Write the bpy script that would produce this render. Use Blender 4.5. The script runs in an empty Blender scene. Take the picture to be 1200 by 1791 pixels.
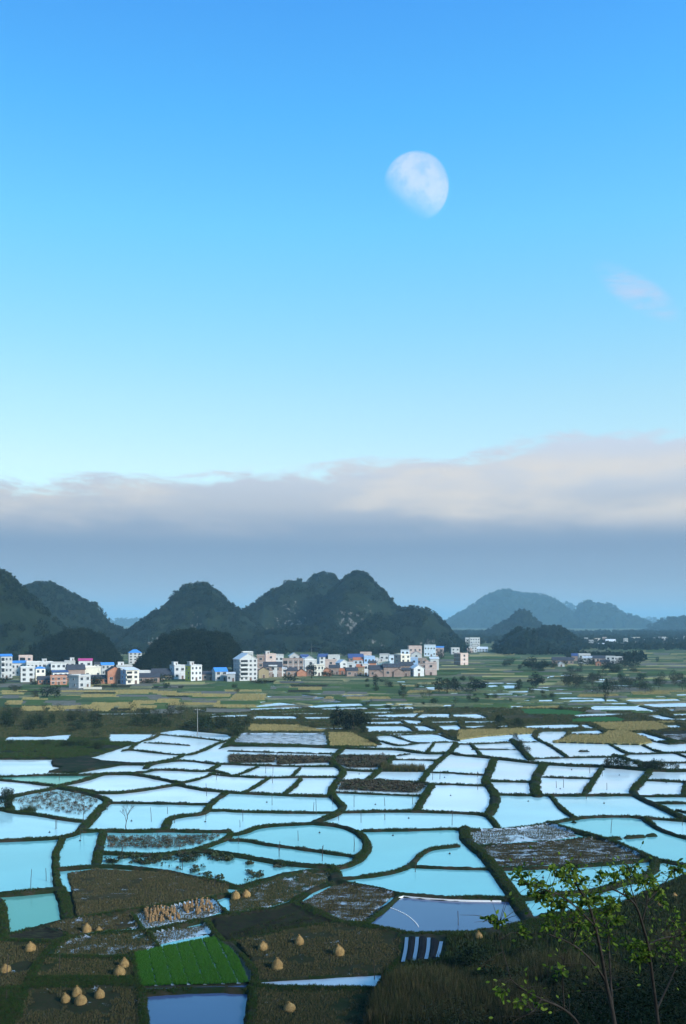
import bpy, bmesh, math, random
import numpy as np
from mathutils import Vector, Matrix, noise as mnoise

random.seed(7)
RNG = np.random.default_rng(11)
S = bpy.context.scene
COL = S.collection
R = math.radians

# ------------------------------------------------------------------ camera
CAM_H = 40.0
cam_d = bpy.data.cameras.new('camera')
cam = bpy.data.objects.new('camera', cam_d)
COL.objects.link(cam)
cam.location = (0, 0, CAM_H)
cam.rotation_euler = (R(90), 0, 0)
cam_d.sensor_fit = 'HORIZONTAL'
cam_d.sensor_width = 36.0
cam_d.lens = 51.0
cam_d.shift_y = 191.5 / 1200
cam_d.clip_start = 0.2
cam_d.clip_end = 90000
S.camera = cam

# ------------------------------------------------------------------ light
SUN_AZ, SUN_EL = 128.0, 25.0          # degrees clockwise from +Y, above the horizon
sdir = Vector((math.sin(R(SUN_AZ)) * math.cos(R(SUN_EL)), math.cos(R(SUN_AZ)) * math.cos(R(SUN_EL)), math.sin(R(SUN_EL))))
sl = bpy.data.lights.new('sun', 'SUN')
sl.energy = 5.0
sl.angle = R(9)
sl.color = (1.0, 0.95, 0.87)
sun = bpy.data.objects.new('sun', sl)
COL.objects.link(sun)
sun.rotation_euler = (-sdir).to_track_quat('-Z', 'Y').to_euler()
sun.location = sdir * 500

S.view_settings.view_transform = 'Standard'
S.view_settings.look = 'None'
S.view_settings.exposure = 0.0
S.view_settings.gamma = 1.0
S.view_settings.use_curve_mapping = False
S.render.engine = 'CYCLES'
S.cycles.use_denoising = True
S.cycles.max_bounces = 4
S.cycles.diffuse_bounces = 1
S.cycles.glossy_bounces = 2
S.cycles.transmission_bounces = 2
S.cycles.transparent_max_bounces = 12
S.cycles.volume_bounces = 0
S.cycles.caustics_reflective = False
S.cycles.caustics_refractive = False

# ------------------------------------------------------------------ node helpers
def srgb(r, g, b):
    f = lambda c: (c / 12.92 if c <= .04045 else ((c + .055) / 1.055) ** 2.4)
    return (f(r / 255), f(g / 255), f(b / 255), 1)

class NT:
    def __init__(s, tree):
        s.t = tree
    def n(s, typ, **kw):
        x = s.t.nodes.new(typ)
        for k, v in kw.items():
            if k.startswith('i_'):
                x.inputs[k[2:].replace('_', ' ')].default_value = v
            else:
                setattr(x, k, v)
        return x
    def l(s, a, b):
        s.t.links.new(a, b)
    def math(s, op, a, b=None, c=None, clamp=False):
        x = s.t.nodes.new('ShaderNodeMath'); x.operation = op; x.use_clamp = clamp
        for i, v in enumerate((a, b, c)):
            if v is None: continue
            if isinstance(v, (int, float)): x.inputs[i].default_value = v
            else: s.l(v, x.inputs[i])
        return x.outputs[0]
    def mix(s, f, a, b, typ='MIX'):
        x = s.t.nodes.new('ShaderNodeMix'); x.data_type = 'RGBA'; x.blend_type = typ
        for i, v in ((0, f), (6, a), (7, b)):
            if isinstance(v, (int, float)): x.inputs[i].default_value = v
            elif isinstance(v, tuple): x.inputs[i].default_value = v if len(v) == 4 else (*v, 1)
            else: s.l(v, x.inputs[i])
        return x.outputs[2]
    def ramp(s, fac, stops, interp='LINEAR'):
        x = s.t.nodes.new('ShaderNodeValToRGB'); cr = x.color_ramp; cr.interpolation = interp
        while len(cr.elements) < len(stops): cr.elements.new(0.5)
        for e, (p, c) in zip(cr.elements, stops):
            e.position = p
            e.color = c if len(c) == 4 else (*c, 1)
        s.l(fac, x.inputs[0])
        return x.outputs[0]
    def step(s, v, a, b):
        x = s.t.nodes.new('ShaderNodeMapRange'); x.interpolation_type = 'SMOOTHSTEP'
        s.l(v, x.inputs[0])
        x.inputs[1].default_value = a; x.inputs[2].default_value = b
        x.inputs[3].default_value = 0; x.inputs[4].default_value = 1
        return x.outputs[0]
    def noise(s, vec, scale, detail=3, rough=.55, dist=0):
        x = s.t.nodes.new('ShaderNodeTexNoise')
        x.inputs['Scale'].default_value = scale; x.inputs['Detail'].default_value = detail
        x.inputs['Roughness'].default_value = rough; x.inputs['Distortion'].default_value = dist
        if vec is not None: s.l(vec, x.inputs['Vector'])
        return x.outputs['Fac']

# ------------------------------------------------------------------ sky
world = bpy.data.worlds.new('World'); S.world = world; world.use_nodes = True
wt = world.node_tree; wt.nodes.clear(); W = NT(wt)
tc = W.n('ShaderNodeTexCoord'); sep = W.n('ShaderNodeSeparateXYZ'); W.l(tc.outputs['Generated'], sep.inputs[0])
elev = W.math('MULTIPLY', W.math('ARCSINE', sep.outputs[2]), 180 / math.pi)
az = W.math('MULTIPLY', W.math('ARCTAN2', sep.outputs[0], sep.outputs[1]), 180 / math.pi)
sky = W.n('ShaderNodeTexSky', sky_type='NISHITA', sun_disc=False, sun_elevation=R(SUN_EL), sun_rotation=R(SUN_AZ),
          air_density=1.0, dust_density=0.6, ozone_density=1.4)
SKY_STRENGTH = 0.10
# clear-air tint by height (deeper and more cyan than the plain model sky, as the photograph is)
fe = W.math('DIVIDE', elev, 90, clamp=True)
tint = W.ramp(fe, [(e / 90, (r / 4, g / 4, b / 4)) for e, r, g, b in (
    (0, 1.4, 1.7, 1.7), (9, 2.1, 2.1, 1.85), (12.8, 1.95, 2.3, 2.05), (16, 1.7, 2.46, 2.3), (22, 1.25, 2.75, 2.85),
    (27.6, .88, 2.62, 3.3), (32.6, .75, 2.38, 3.5), (50, .55, 1.75, 2.8), (80, .45, 1.4, 2.3))])
side = W.math('ADD', 1.0, W.math('MULTIPLY', W.math('SINE', W.math('MULTIPLY', az, math.pi / 180)), .32))
sk = W.n('ShaderNodeVectorMath', operation='SCALE'); W.l(sky.outputs[0], sk.inputs[0]); W.l(W.math('MULTIPLY', side, 4.0), sk.inputs['Scale'])
clear = W.mix(1.0, sk.outputs[0], tint, 'MULTIPLY')
# cloud bank low over the horizon
cv = W.n('ShaderNodeCombineXYZ')
W.l(W.math('MULTIPLY', az, 0.10), cv.inputs[0]); W.l(W.math('MULTIPLY', elev, 0.33), cv.inputs[1])
n1 = W.noise(cv.outputs[0], 1.0, 5, .55, .2)
n2 = W.noise(cv.outputs[0], 3.1, 7, .66, .4)
edge = W.math('ADD', 9.0, W.math('MULTIPLY', 1.25, W.math('SINE', W.math('MULTIPLY', az, 5 * math.pi / 180))))
lump = W.math('MULTIPLY', W.math('SUBTRACT', n1, .5), 3.4)
lump2 = W.math('MULTIPLY', W.math('SUBTRACT', n2, .5), 3.0)
below = W.math('SUBTRACT', W.math('ADD', W.math('ADD', edge, lump), lump2), elev)
cmask = W.step(below, -0.55, 0.6)
body = W.ramp(W.math('DIVIDE', elev, 12, clamp=True), [
    (0.0, srgb(186, 196, 204)), (.08, srgb(168, 184, 198)), (.22, srgb(148, 166, 187)), (.36, srgb(136, 156, 182)),
    (.46, srgb(152, 168, 190)), (.56, srgb(190, 197, 207)), (.68, srgb(202, 211, 223)), (.84, srgb(210, 221, 236)), (1, srgb(204, 224, 242))])
# sunlit lumps along the upper rim, a little peach
band = W.math('MULTIPLY', W.step(elev, 4.6, 6.6), W.step(W.math('SUBTRACT', 10.2, elev), 0, 1.6))
cv2 = W.n('ShaderNodeCombineXYZ')
W.l(W.math('MULTIPLY', az, 0.12), cv2.inputs[0]); W.l(W.math('MULTIPLY', elev, 0.42), cv2.inputs[1]); cv2.inputs[2].default_value = 4.3
n3 = W.noise(cv2.outputs[0], 1.0, 4, .5, .15)
peach = W.math('MULTIPLY', band, W.step(n3, .36, .70))
body = W.mix(W.math('MULTIPLY', peach, .75), body, srgb(236, 228, 218))
bodyl = W.mix(1.0, body, (1 / SKY_STRENGTH,) * 3, 'MULTIPLY')
withc = W.mix(cmask, clear, bodyl)
# one thin wisp high on the right
wx = W.math('SUBTRACT', az, 16.8); wy = W.math('SUBTRACT', elev, 18.0)
ra = W.math('ADD', W.math('MULTIPLY', wx, .83), W.math('MULTIPLY', wy, -.55))
rb = W.math('ADD', W.math('MULTIPLY', wx, .55), W.math('MULTIPLY', wy, .83))
rr = W.math('ADD', W.math('POWER', W.math('ABSOLUTE', W.math('DIVIDE', ra, 2.4)), 2), W.math('POWER', W.math('ABSOLUTE', W.math('DIVIDE', rb, 0.8)), 2))
wisp = W.math('MULTIPLY', W.math('MULTIPLY', W.step(W.math('SUBTRACT', 1.6, rr), 0, 1.6), W.step(n2, .30, .70)), .78)
withw = W.mix(wisp, withc, tuple(c / SKY_STRENGTH for c in srgb(200, 216, 248)[:3]))
bg = W.n('ShaderNodeBackground'); bg.inputs[1].default_value = SKY_STRENGTH
W.l(withw, bg.inputs[0])
wo = W.n('ShaderNodeOutputWorld'); W.l(bg.outputs[0], wo.inputs[0])

# ------------------------------------------------------------------ object helpers
def put(o, parent=None, label=None, cat=None, group=None, kind=None):
    if o.name not in COL.objects: COL.objects.link(o)
    if parent is not None: o.parent = parent
    if label: o['label'] = label
    if cat: o['category'] = cat
    if group: o['group'] = group
    if kind: o['kind'] = kind
    return o

def np_mesh(name, V, F, mats=(), smooth=False, mi=None):
    """V (n,3) array, F (m,k) int array"""
    V = np.asarray(V, dtype=np.float32); F = np.asarray(F, dtype=np.int32)
    me = bpy.data.meshes.new(name)
    k = F.shape[1]
    me.vertices.add(len(V)); me.vertices.foreach_set('co', V.ravel())
    me.loops.add(F.size); me.loops.foreach_set('vertex_index', F.ravel())
    me.polygons.add(len(F))
    me.polygons.foreach_set('loop_start', np.arange(0, F.size, k, dtype=np.int32))
    me.polygons.foreach_set('loop_total', np.full(len(F), k, dtype=np.int32))
    if smooth: me.polygons.foreach_set('use_smooth', np.ones(len(F), dtype=bool))
    for m in mats: me.materials.append(m)
    if mi is not None: me.polygons.foreach_set('material_index', np.asarray(mi, dtype=np.int32))
    me.update(calc_edges=True)
    return me

def ob(name, me, **kw):
    return put(bpy.data.objects.new(name, me), **kw)

def empty(name, loc=(0, 0, 0), rz=0, **kw):
    o = bpy.data.objects.new(name, None); o.location = loc; o.rotation_euler = (0, 0, rz)
    o.empty_display_size = .2
    return put(o, **kw)

class MB:
    """collects boxes, prisms and tubes into one mesh"""
    def __init__(s): s.v = []; s.f = []; s.m = []
    def add(s, vs, fs, mi=0):
        b = len(s.v); s.v += [tuple(x) for x in vs]
        for f in fs: s.f.append(tuple(b + i for i in f)); s.m.append(mi)
    def box(s, x0, x1, y0, y1, z0, z1, mi=0):
        s.add([(x0, y0, z0), (x1, y0, z0), (x1, y1, z0), (x0, y1, z0), (x0, y0, z1), (x1, y0, z1), (x1, y1, z1), (x0, y1, z1)],
              [(0, 3, 2, 1), (4, 5, 6, 7), (0, 1, 5, 4), (1, 2, 6, 5), (2, 3, 7, 6), (3, 0, 4, 7)], mi)
    def tube(s, pts, rad, n=6, mi=0, cap=True):
        pts = [Vector(p) for p in pts]
        if not hasattr(rad, '__len__'): rad = [rad] * len(pts)
        b = len(s.v); prev = None
        for i, p in enumerate(pts):
            d = (pts[min(i + 1, len(pts) - 1)] - pts[max(i - 1, 0)])
            d = d.normalized() if d.length > 1e-9 else Vector((0, 0, 1))
            a = d.orthogonal().normalized() if prev is None else (prev - d * prev.dot(d)).normalized()
            prev = a; c = d.cross(a)
            for k in range(n):
                t = 2 * math.pi * k / n
                s.v.append(tuple(p + (a * math.cos(t) + c * math.sin(t)) * rad[i]))
        for i in range(len(pts) - 1):
            for k in range(n):
                k2 = (k + 1) % n
                s.f.append((b + i * n + k, b + i * n + k2, b + (i + 1) * n + k2, b + (i + 1) * n + k)); s.m.append(mi)
        if cap:
            s.f.append(tuple(b + k for k in range(n))[::-1]); s.m.append(mi)
            e = b + (len(pts) - 1) * n
            s.f.append(tuple(e + k for k in range(n))); s.m.append(mi)
    def mesh(s, name, mats, smooth=False):
        me = bpy.data.meshes.new(name); me.from_pydata(s.v, [], s.f)
        for m in (mats if isinstance(mats, (list, tuple)) else [mats]): me.materials.append(m)
        me.polygons.foreach_set('material_index', s.m)
        if smooth: me.polygons.foreach_set('use_smooth', [True] * len(s.f))
        me.update(); return me

# numpy lattice noise
_perm = np.random.default_rng(3).permutation(256).astype(np.int64)
_perm = np.concatenate([_perm, _perm, _perm])
_val = np.random.default_rng(4).random(256)
def vnoise(x, y, seed=0):
    xi = np.floor(x).astype(np.int64); yi = np.floor(y).astype(np.int64)
    fx = x - xi; fy = y - yi
    fx = fx * fx * (3 - 2 * fx); fy = fy * fy * (3 - 2 * fy)
    def h(a, b): return _val[_perm[(_perm[(a + seed * 17) & 255] + b) & 255]]
    return (h(xi, yi) * (1 - fx) + h(xi + 1, yi) * fx) * (1 - fy) + (h(xi, yi + 1) * (1 - fx) + h(xi + 1, yi + 1) * fx) * fy
def fbm(x, y, oct=4, seed=0):
    s = 0; a = .5; t = 0
    for o in range(oct):
        s = s + a * vnoise(x * 2 ** o, y * 2 ** o, seed + o); t += a; a *= .5
    return s / t

# ------------------------------------------------------------------ materials
MATS = {}
def mat(name):
    m = bpy.data.materials.new(name); m.use_nodes = True
    t = m.node_tree; t.nodes.clear()
    n = NT(t); out = n.n('ShaderNodeOutputMaterial')
    MATS[name] = m
    return m, n, out
def principled(n, out, rough=.8, spec=.3):
    b = n.n('ShaderNodeBsdfPrincipled'); b.inputs['Roughness'].default_value = rough
    b.inputs['Specular IOR Level'].default_value = spec
    n.l(b.outputs[0], out.inputs[0]); return b
def bump(n, b, h, strength=.5, dist=.1):
    x = n.n('ShaderNodeBump'); x.inputs['Strength'].default_value = strength; x.inputs['Distance'].default_value = dist
    n.l(h, x.inputs['Height']); n.l(x.outputs[0], b.inputs['Normal'])

def mottled(name, cols, scales=(.15, 1.2), rough=.9, spec=.15, bumpd=0.0, stretch=None, objrand=0.0):
    """base colour wanders between three colours on two noise scales"""
    m, n, out = mat(name); b = principled(n, out, rough, spec)
    g = n.n('ShaderNodeNewGeometry'); vec = g.outputs['Position']
    if stretch:
        mp = n.n('ShaderNodeMapping'); mp.inputs['Scale'].default_value = stretch; n.l(vec, mp.inputs[0]); vec = mp.outputs[0]
    a = n.noise(vec, scales[0], 4, .6); c = n.noise(vec, scales[1], 4, .65)
    x = n.mix(n.step(a, .36, .64), cols[0], cols[1])
    x = n.mix(n.step(c, .42, .68), x, cols[2])
    if objrand:
        oi = n.n('ShaderNodeObjectInfo')
        hs = n.n('ShaderNodeHueSaturation')
        n.l(n.math('ADD', 1 - objrand, n.math('MULTIPLY', oi.outputs['Random'], 2 * objrand)), hs.inputs['Value'])
        n.l(x, hs.inputs['Color']); x = hs.outputs[0]
    n.l(x, b.inputs['Base Color'])
    if bumpd: bump(n, b, n.noise(vec, scales[1] * 2, 4, .7), .8, bumpd)
    return m
def plain(name, col, rough=.7, spec=.3, var=.12, scale=.6):
    return mottled(name, [tuple(c * (1 - var) for c in col[:3]), col[:3], tuple(min(1, c * (1 + var)) for c in col[:3])], (scale * .4, scale * 3), rough, spec)
# ================================================================== ground plan, metres (x to the right, y away from the viewpoint)
DYKES=[(1.2,[(-65.02,343.62),(-59.92,339.57),(-50.42,333.95),(-38.66,323.25)]),(1.5,[(-37.51,335.62),(-38.66,323.25),(-40.74,319.66),(-43.42,299.27),(-45.59,290.64),(-47.73,289.81)]),(1.5,[(-66.71,303.77),(-67.91,320.68),(-64.94,331.21),(-65.02,343.62)]),(0.9,[(-65.29,320.17),(-59.26,318.15),(-49.74,313.21)]),(1.2,[(-68.07,299.27),(-66.41,302.41),(-59.41,297.06),(-50.79,291.06),(-45.59,290.64)]),(1.6,[(-76.08,285.3),(-73.77,282.9),(-69.25,275.93),(-64.05,272.21),(-55.51,272.21),(-51.4,275.93),(-48.61,281.71),(-47.73,289.81)]),(1.4,[(-92.89,249.33),(-88.0,249.33),(-83.52,250.57),(-76.72,252.45),(-67.64,251.82),(-62.59,254.36),(-56.43,256.95),(-52.33,256.62),(-51.1,260.6),(-47.19,261.61),(-37.47,258.27),(-35.68,259.93),(-34.41,270.02)]),(1.6,[(-53.84,264.01),(-53.69,271.11),(-48.82,278.21),(-43.64,278.21),(-36.29,272.21),(-31.9,271.11),(-29.28,271.47)]),(1.3,[(-55.51,272.21),(-53.69,271.11)]),(1.2,[(-37.47,258.27),(-35.68,259.93),(-29.85,253.72)]),(1.2,[(-34.0,255.0),(-36.22,246.28),(-39.6,240.41),(-40.62,238.14)]),(1.8,[(-68.76,235.36),(-65.44,241.85),(-62.43,253.72)]),(2.0,[(-62.28,253.08),(-55.79,254.04),(-51.16,250.88),(-45.12,244.79),(-39.27,238.42)]),(1.4,[(-91.98,246.88),(-86.19,244.19),(-80.71,242.14),(-74.8,238.42),(-68.6,234.81)]),(2.0,[(-81.33,218.3),(-77.38,219.24),(-75.29,220.68),(-72.99,225.62),(-69.53,230.26),(-68.14,234.81)]),(1.8,[(-68.6,234.81),(-63.21,230.26),(-54.61,224.62),(-49.1,227.66),(-43.13,234.0),(-40.53,237.58),(-33.86,230.26),(-26.69,226.89),(-26.63,226.38),(-17.58,224.12),(-10.47,222.39),(-3.04,221.41)]),(2.4,[(-67.36,232.11),(-61.74,228.17),(-55.51,221.17),(-52.79,217.12),(-51.32,213.67)]),(2.6,[(-51.81,214.81),(-51.71,206.03),(-50.73,196.02),(-50.21,185.56)]),(1.8,[(-77.95,209.24),(-72.72,206.03),(-68.44,202.92),(-62.9,200.5),(-56.88,196.02),(-52.05,193.76)]),(2.0,[(-75.29,220.68),(-74.13,214.81),(-69.78,203.95)]),(1.3,[(-51.32,213.67),(-46.04,213.44),(-39.68,212.99),(-29.5,211.88)]),(1.9,[(-26.69,226.89),(-27.65,223.87),(-29.0,214.35),(-28.88,206.03),(-28.76,200.9),(-35.32,197.94),(-34.73,190.47),(-34.02,185.56)]),(2.0,[(-49.8,184.04),(-46.49,185.22),(-39.73,184.21),(-33.78,185.22),(-28.89,184.21),(-21.69,184.37)]),(1.2,[(-28.71,204.78),(-24.14,205.19),(-24.04,204.36),(-13.93,202.92),(-5.96,202.52),(-1.59,202.92)]),(1.7,[(-65.51,175.85),(-62.28,176.47),(-57.39,177.4),(-52.2,178.66),(-50.02,182.21),(-49.85,185.56)]),(1.2,[(-51.58,178.34),(-49.89,169.64),(-48.36,162.8),(-50.39,171.08),(-48.2,162.8),(-45.97,155.28),(-43.33,147.34),(-42.27,144.7)]),(1.8,[(-45.34,183.54),(-43.24,172.54),(-41.24,162.8),(-42.77,171.08),(-41.18,162.8),(-40.36,158.32)]),(2.0,[(-42.11,167.25),(-37.69,166.42),(-31.39,165.2),(-25.6,169.36),(-19.63,166.84),(-19.6,166.56),(-15.42,163.85),(-9.39,159.58),(-1.85,157.46)]),(1.6,[(-26.39,168.23),(-23.74,172.99),(-21.02,178.66),(-21.4,181.88),(-19.26,181.88),(-16.65,188.69),(-11.2,190.47),(-6.02,191.73)]),(1.8,[(-45.85,155.88),(-43.12,157.09),(-39.67,158.08),(-35.9,157.83),(-28.58,155.04),(-23.77,151.54),(-17.31,147.12),(-17.18,146.06),(-14.84,145.53),(-11.75,149.86),(-8.15,153.86),(-3.04,155.28),(-2.11,154.09)]),(1.2,[(-36.86,129.63),(-33.99,131.32),(-28.89,133.93),(-23.41,137.21),(-18.89,139.59),(-16.72,142.15),(-16.55,140.66),(-14.14,144.18)]),(1.6,[(-42.27,144.7),(-39.85,138.25),(-36.97,130.05)]),(1.0,[(-43.02,146.27),(-41.36,144.49),(-36.95,131.06)]),(2.4,[(-51.62,141.55),(-50.06,141.85),(-47.48,142.45),(-44.98,143.36),(-42.21,144.49)]),(1.6,[(-49.88,139.01),(-49.06,139.01),(-46.25,131.92),(-42.85,122.92)]),(1.3,[(-44.4,121.73),(-43.22,122.47),(-42.31,123.29),(-40.39,125.59),(-37.04,129.38)]),(0.8,[(-28.77,132.18),(-26.14,125.99)]),(0.9,[(-18.56,139.2),(-15.86,132.61)]),(1.3,[(-32.63,97.02),(-33.63,100.9),(-34.38,105.0),(-35.02,109.56),(-35.48,114.54),(-35.11,118.58),(-34.26,122.17),(-32.01,123.67),(-28.32,124.51),(-24.57,125.28),(-21.01,127.58),(-17.91,130.47),(-15.52,131.92),(-15.49,131.66),(-10.5,133.93),(-7.26,137.12)]),(0.8,[(-39.57,127.34),(-36.6,124.43),(-34.02,122.17)]),(0.7,[(-43.6,120.85),(-39.69,120.49),(-35.55,119.28)]),(0.7,[(-34.59,114.54),(-24.82,114.02)]),(1.1,[(-25.36,116.53),(-22.67,107.23),(-21.34,102.86),(-19.64,95.19)]),(1.0,[(-34.06,107.23),(-26.21,107.81),(-22.55,106.67)]),(0.8,[(-24.81,124.05),(-22.51,118.58)]),(1.3,[(-18.24,129.22),(-16.15,122.92),(-13.97,118.72),(-14.18,120.49),(-11.97,115.19),(-9.84,109.56),(-9.74,106.1),(-9.15,95.19)]),(1.2,[(-21.55,104.19),(-16.88,105.0),(-12.39,105.27),(-12.35,105.0),(-9.99,105.0)]),(0.9,[(-37.14,103.49),(-36.62,103.76),(-35.05,103.92),(-33.92,99.41),(-33.7,96.56),(-33.6,95.19)]),(1.2,[(-2.44,155.28),(-1.17,149.3),(-2.03,147.66),(-4.8,143.97),(-6.56,139.49),(-7.26,137.12)]),(1.2,[(-7.12,137.12),(-4.42,132.61),(0.0,127.18),(3.45,125.59),(8.73,123.67),(14.5,123.29),(14.5,123.29),(17.87,124.82),(21.13,126.78),(24.75,128.15)]),(1.9,[(-1.86,157.71),(-0.91,153.86),(-1.02,149.3),(0.58,147.66),(4.55,145.01),(7.79,141.95),(11.06,140.95),(16.41,139.49),(16.46,139.88),(20.57,139.88),(24.19,139.4)]),(0.8,[(2.24,126.78),(5.23,133.49),(8.02,140.95)]),(1.0,[(-9.8,105.27),(-6.14,104.46),(3.69,104.46)]),(1.3,[(7.27,123.67),(7.09,115.86),(5.93,112.0),(4.44,107.81),(3.67,103.92),(2.8,95.19)]),(0.6,[(-14.18,120.49),(-8.55,124.59),(-1.51,128.15),(0.0,127.34)]),(3.2,[(23.46,186.94),(22.42,178.66),(22.97,172.25),(24.36,163.46),(24.26,162.8),(24.55,152.69),(24.84,143.97),(24.67,135.28),(25.0,128.15)]),(0.9,[(11.62,158.08),(18.47,156.97),(18.47,156.97),(24.09,156.48)]),(1.2,[(20.33,172.84),(20.3,172.54),(16.1,171.08),(13.83,167.95),(12.16,163.19),(10.85,158.08),(7.54,153.86),(2.97,151.54),(-0.29,150.41),(-0.89,151.77)]),(1.5,[(24.24,156.48),(30.78,156.97),(40.48,158.82),(50.83,162.01),(52.35,162.8),(56.01,158.7),(57.52,157.71)]),(2.0,[(52.35,162.8),(49.94,156.24),(46.95,151.54),(43.01,148.2),(36.44,142.95),(30.62,141.95),(26.9,139.98),(24.92,139.68)]),(1.8,[(57.07,156.48),(53.49,151.54),(48.86,146.59),(44.69,142.45),(40.47,137.59),(37.42,134.38),(31.1,132.18),(25.75,130.05)]),(0.9,[(-35.21,299.27),(-20.3,295.76),(-2.87,292.75)]),(0.9,[(-34.0,288.98),(-19.75,287.74),(-3.36,285.3)]),(1.3,[(-35.23,272.21),(-31.9,271.11),(-24.29,269.3),(-10.48,267.16),(-1.57,267.51)]),(2.6,[(0.0,307.01),(-2.79,284.49),(-3.21,272.94),(0.26,261.61),(-0.49,250.25),(-1.88,239.84),(-3.11,226.38),(-1.7,217.12),(0.08,209.89),(-0.79,202.52),(-3.84,196.02),(-5.68,193.2)]),(1.2,[(-34.87,254.04),(-29.55,251.19),(-29.51,250.88),(-19.43,247.79),(-11.23,249.02),(-1.46,249.02)]),(0.8,[(-23.51,266.45),(-26.9,254.04),(-28.04,250.88)]),(1.0,[(-11.69,265.05),(-13.23,249.94)]),(1.0,[(-19.12,246.88),(-21.18,234.81),(-23.23,225.62)]),(1.3,[(-10.72,246.28),(-11.97,234.81),(-13.78,223.13)]),(1.6,[(-0.8,202.92),(8.0,203.95),(15.2,203.95),(23.8,202.31),(23.8,202.31),(29.54,200.9),(30.07,194.13),(29.83,187.81)]),(1.9,[(-6.02,191.92),(-1.49,190.11),(1.82,186.07),(3.88,179.93),(4.46,172.25),(3.24,165.2),(1.91,162.53),(4.53,171.08),(3.21,163.85),(1.25,158.95),(-1.23,156.72)]),(1.2,[(-20.14,177.09),(-17.71,177.09),(-13.63,173.73),(-6.67,170.07),(0.0,165.88),(2.9,164.52)]),(1.2,[(3.63,184.88),(9.09,185.39),(14.58,185.9),(21.99,186.94),(21.87,185.9),(29.16,185.9),(34.95,187.63),(40.6,191.73),(47.07,196.79),(52.21,198.72),(58.45,198.72),(61.74,196.79),(67.25,194.88),(69.53,193.76)]),(2.6,[(-2.41,307.01),(5.96,303.77),(17.82,302.86),(23.09,294.46),(26.4,292.75),(31.71,294.03),(34.34,291.9),(34.14,290.22),(43.45,284.09),(52.73,274.43),(61.17,268.94),(71.15,266.81)]),(0.9,[(-1.69,287.74),(5.68,289.81),(14.65,287.33),(20.09,292.75)]),(2.0,[(14.89,286.51),(10.29,262.3),(6.5,245.68)]),(0.9,[(-2.16,275.93),(12.9,274.06)]),(2.0,[(-0.51,261.61),(5.08,258.93),(10.15,258.93)]),(0.8,[(14.3,280.54),(21.97,280.15),(27.82,278.21)]),(1.9,[(37.14,315.66),(31.66,293.6),(23.91,265.05),(19.09,240.41)]),(0.9,[(10.15,258.93),(15.23,258.93),(21.8,258.6)]),(1.3,[(-0.95,243.31),(9.59,244.49),(18.88,240.7),(21.45,237.86),(27.98,237.86),(27.92,237.3),(34.23,235.91)]),(1.0,[(-2.45,226.89),(4.41,225.12),(17.42,222.14)]),(2.2,[(21.61,237.02),(18.13,220.2),(15.47,204.98)]),(0.9,[(22.67,256.95),(30.11,255.97),(29.96,254.68),(37.08,252.13)]),(1.2,[(6.71,342.45),(17.31,339.57),(27.04,344.79),(33.8,344.79),(36.66,327.98),(38.85,324.81)]),(1.1,[(17.31,339.57),(20.55,327.44),(24.29,317.65),(30.18,320.68),(37.91,322.21),(37.19,316.15),(42.15,316.15),(56.68,321.19),(64.44,322.21)]),(1.4,[(7.9,335.62),(10.36,330.12),(16.56,312.72),(18.95,311.75),(24.29,317.65)]),(0.9,[(30.18,320.68),(25.15,294.89)]),(1.0,[(37.1,320.68),(31.95,293.6)]),(0.8,[(41.47,315.66),(41.36,297.06),(40.73,286.51)]),(0.8,[(40.44,303.32),(53.53,303.32),(55.7,300.6)]),(3.2,[(56.73,326.91),(55.89,309.84),(55.17,296.19),(54.18,280.54)]),(1.6,[(66.59,341.29),(65.49,327.44),(66.64,314.67),(66.21,296.19),(65.73,285.3)]),(1.0,[(53.93,282.1),(64.8,284.89),(81.9,286.11),(86.1,292.75)]),(1.3,[(86.65,315.66),(85.45,294.46),(87.0,291.9),(94.28,293.18),(106.28,296.19)]),(1.1,[(96.73,313.21),(95.97,296.62),(101.04,294.46),(100.94,281.32)]),(1.3,[(80.92,290.64),(83.4,274.43),(87.0,272.21)]),(1.1,[(82.11,273.68),(98.47,274.43)]),(4.5,[(71.15,266.81),(77.55,263.67),(81.65,260.26),(88.73,258.6),(93.27,259.93)]),(3.2,[(43.46,280.54),(37.53,251.82),(35.22,242.73),(35.46,228.95),(33.71,214.35),(30.14,200.9)]),(1.3,[(35.69,242.73),(47.31,241.27)]),(3.8,[(56.08,271.11),(49.25,248.71),(46.03,234.27),(44.38,221.9)]),(1.0,[(50.42,249.63),(56.29,247.49),(63.74,247.19)]),(1.9,[(70.14,264.01),(62.35,242.73),(55.13,223.13)]),(1.7,[(35.12,223.87),(43.65,222.63),(50.64,222.63),(66.5,223.13)]),(2.6,[(81.74,258.93),(73.36,239.84),(68.4,230.26),(66.86,221.41),(67.91,209.89),(69.33,193.2)]),(1.4,[(75.5,244.49),(86.47,240.99)]),(1.0,[(85.36,241.85),(77.53,221.9)]),(1.3,[(67.0,221.9),(79.53,221.65)]),(1.3,[(69.06,213.44),(76.51,213.22)]),(1.0,[(70.34,204.98),(72.3,201.5)]),(1.2,[(47.32,221.41),(46.36,205.61),(47.08,196.02)]),(2.6,[(40.6,191.73),(43.5,184.88),(47.07,179.13),(49.52,172.99),(50.95,166.56),(51.82,162.14),(52.27,162.53)]),(0.9,[(22.63,172.25),(30.66,173.73),(38.59,175.7),(46.32,178.98)]),(1.6,[(61.04,196.4),(60.56,188.33),(61.51,182.37),(63.82,177.87)]),(1.3,[(52.38,179.29),(55.54,180.42)]),(1.3,[(56.98,181.06),(58.04,181.39)]),(1.5,[(48.96,178.34),(50.62,178.66)]),(1,[(72.84,298.38),(74.89,298.38)]),(1.0,[(45.84,193.2),(46.03,193.2)])]
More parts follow.
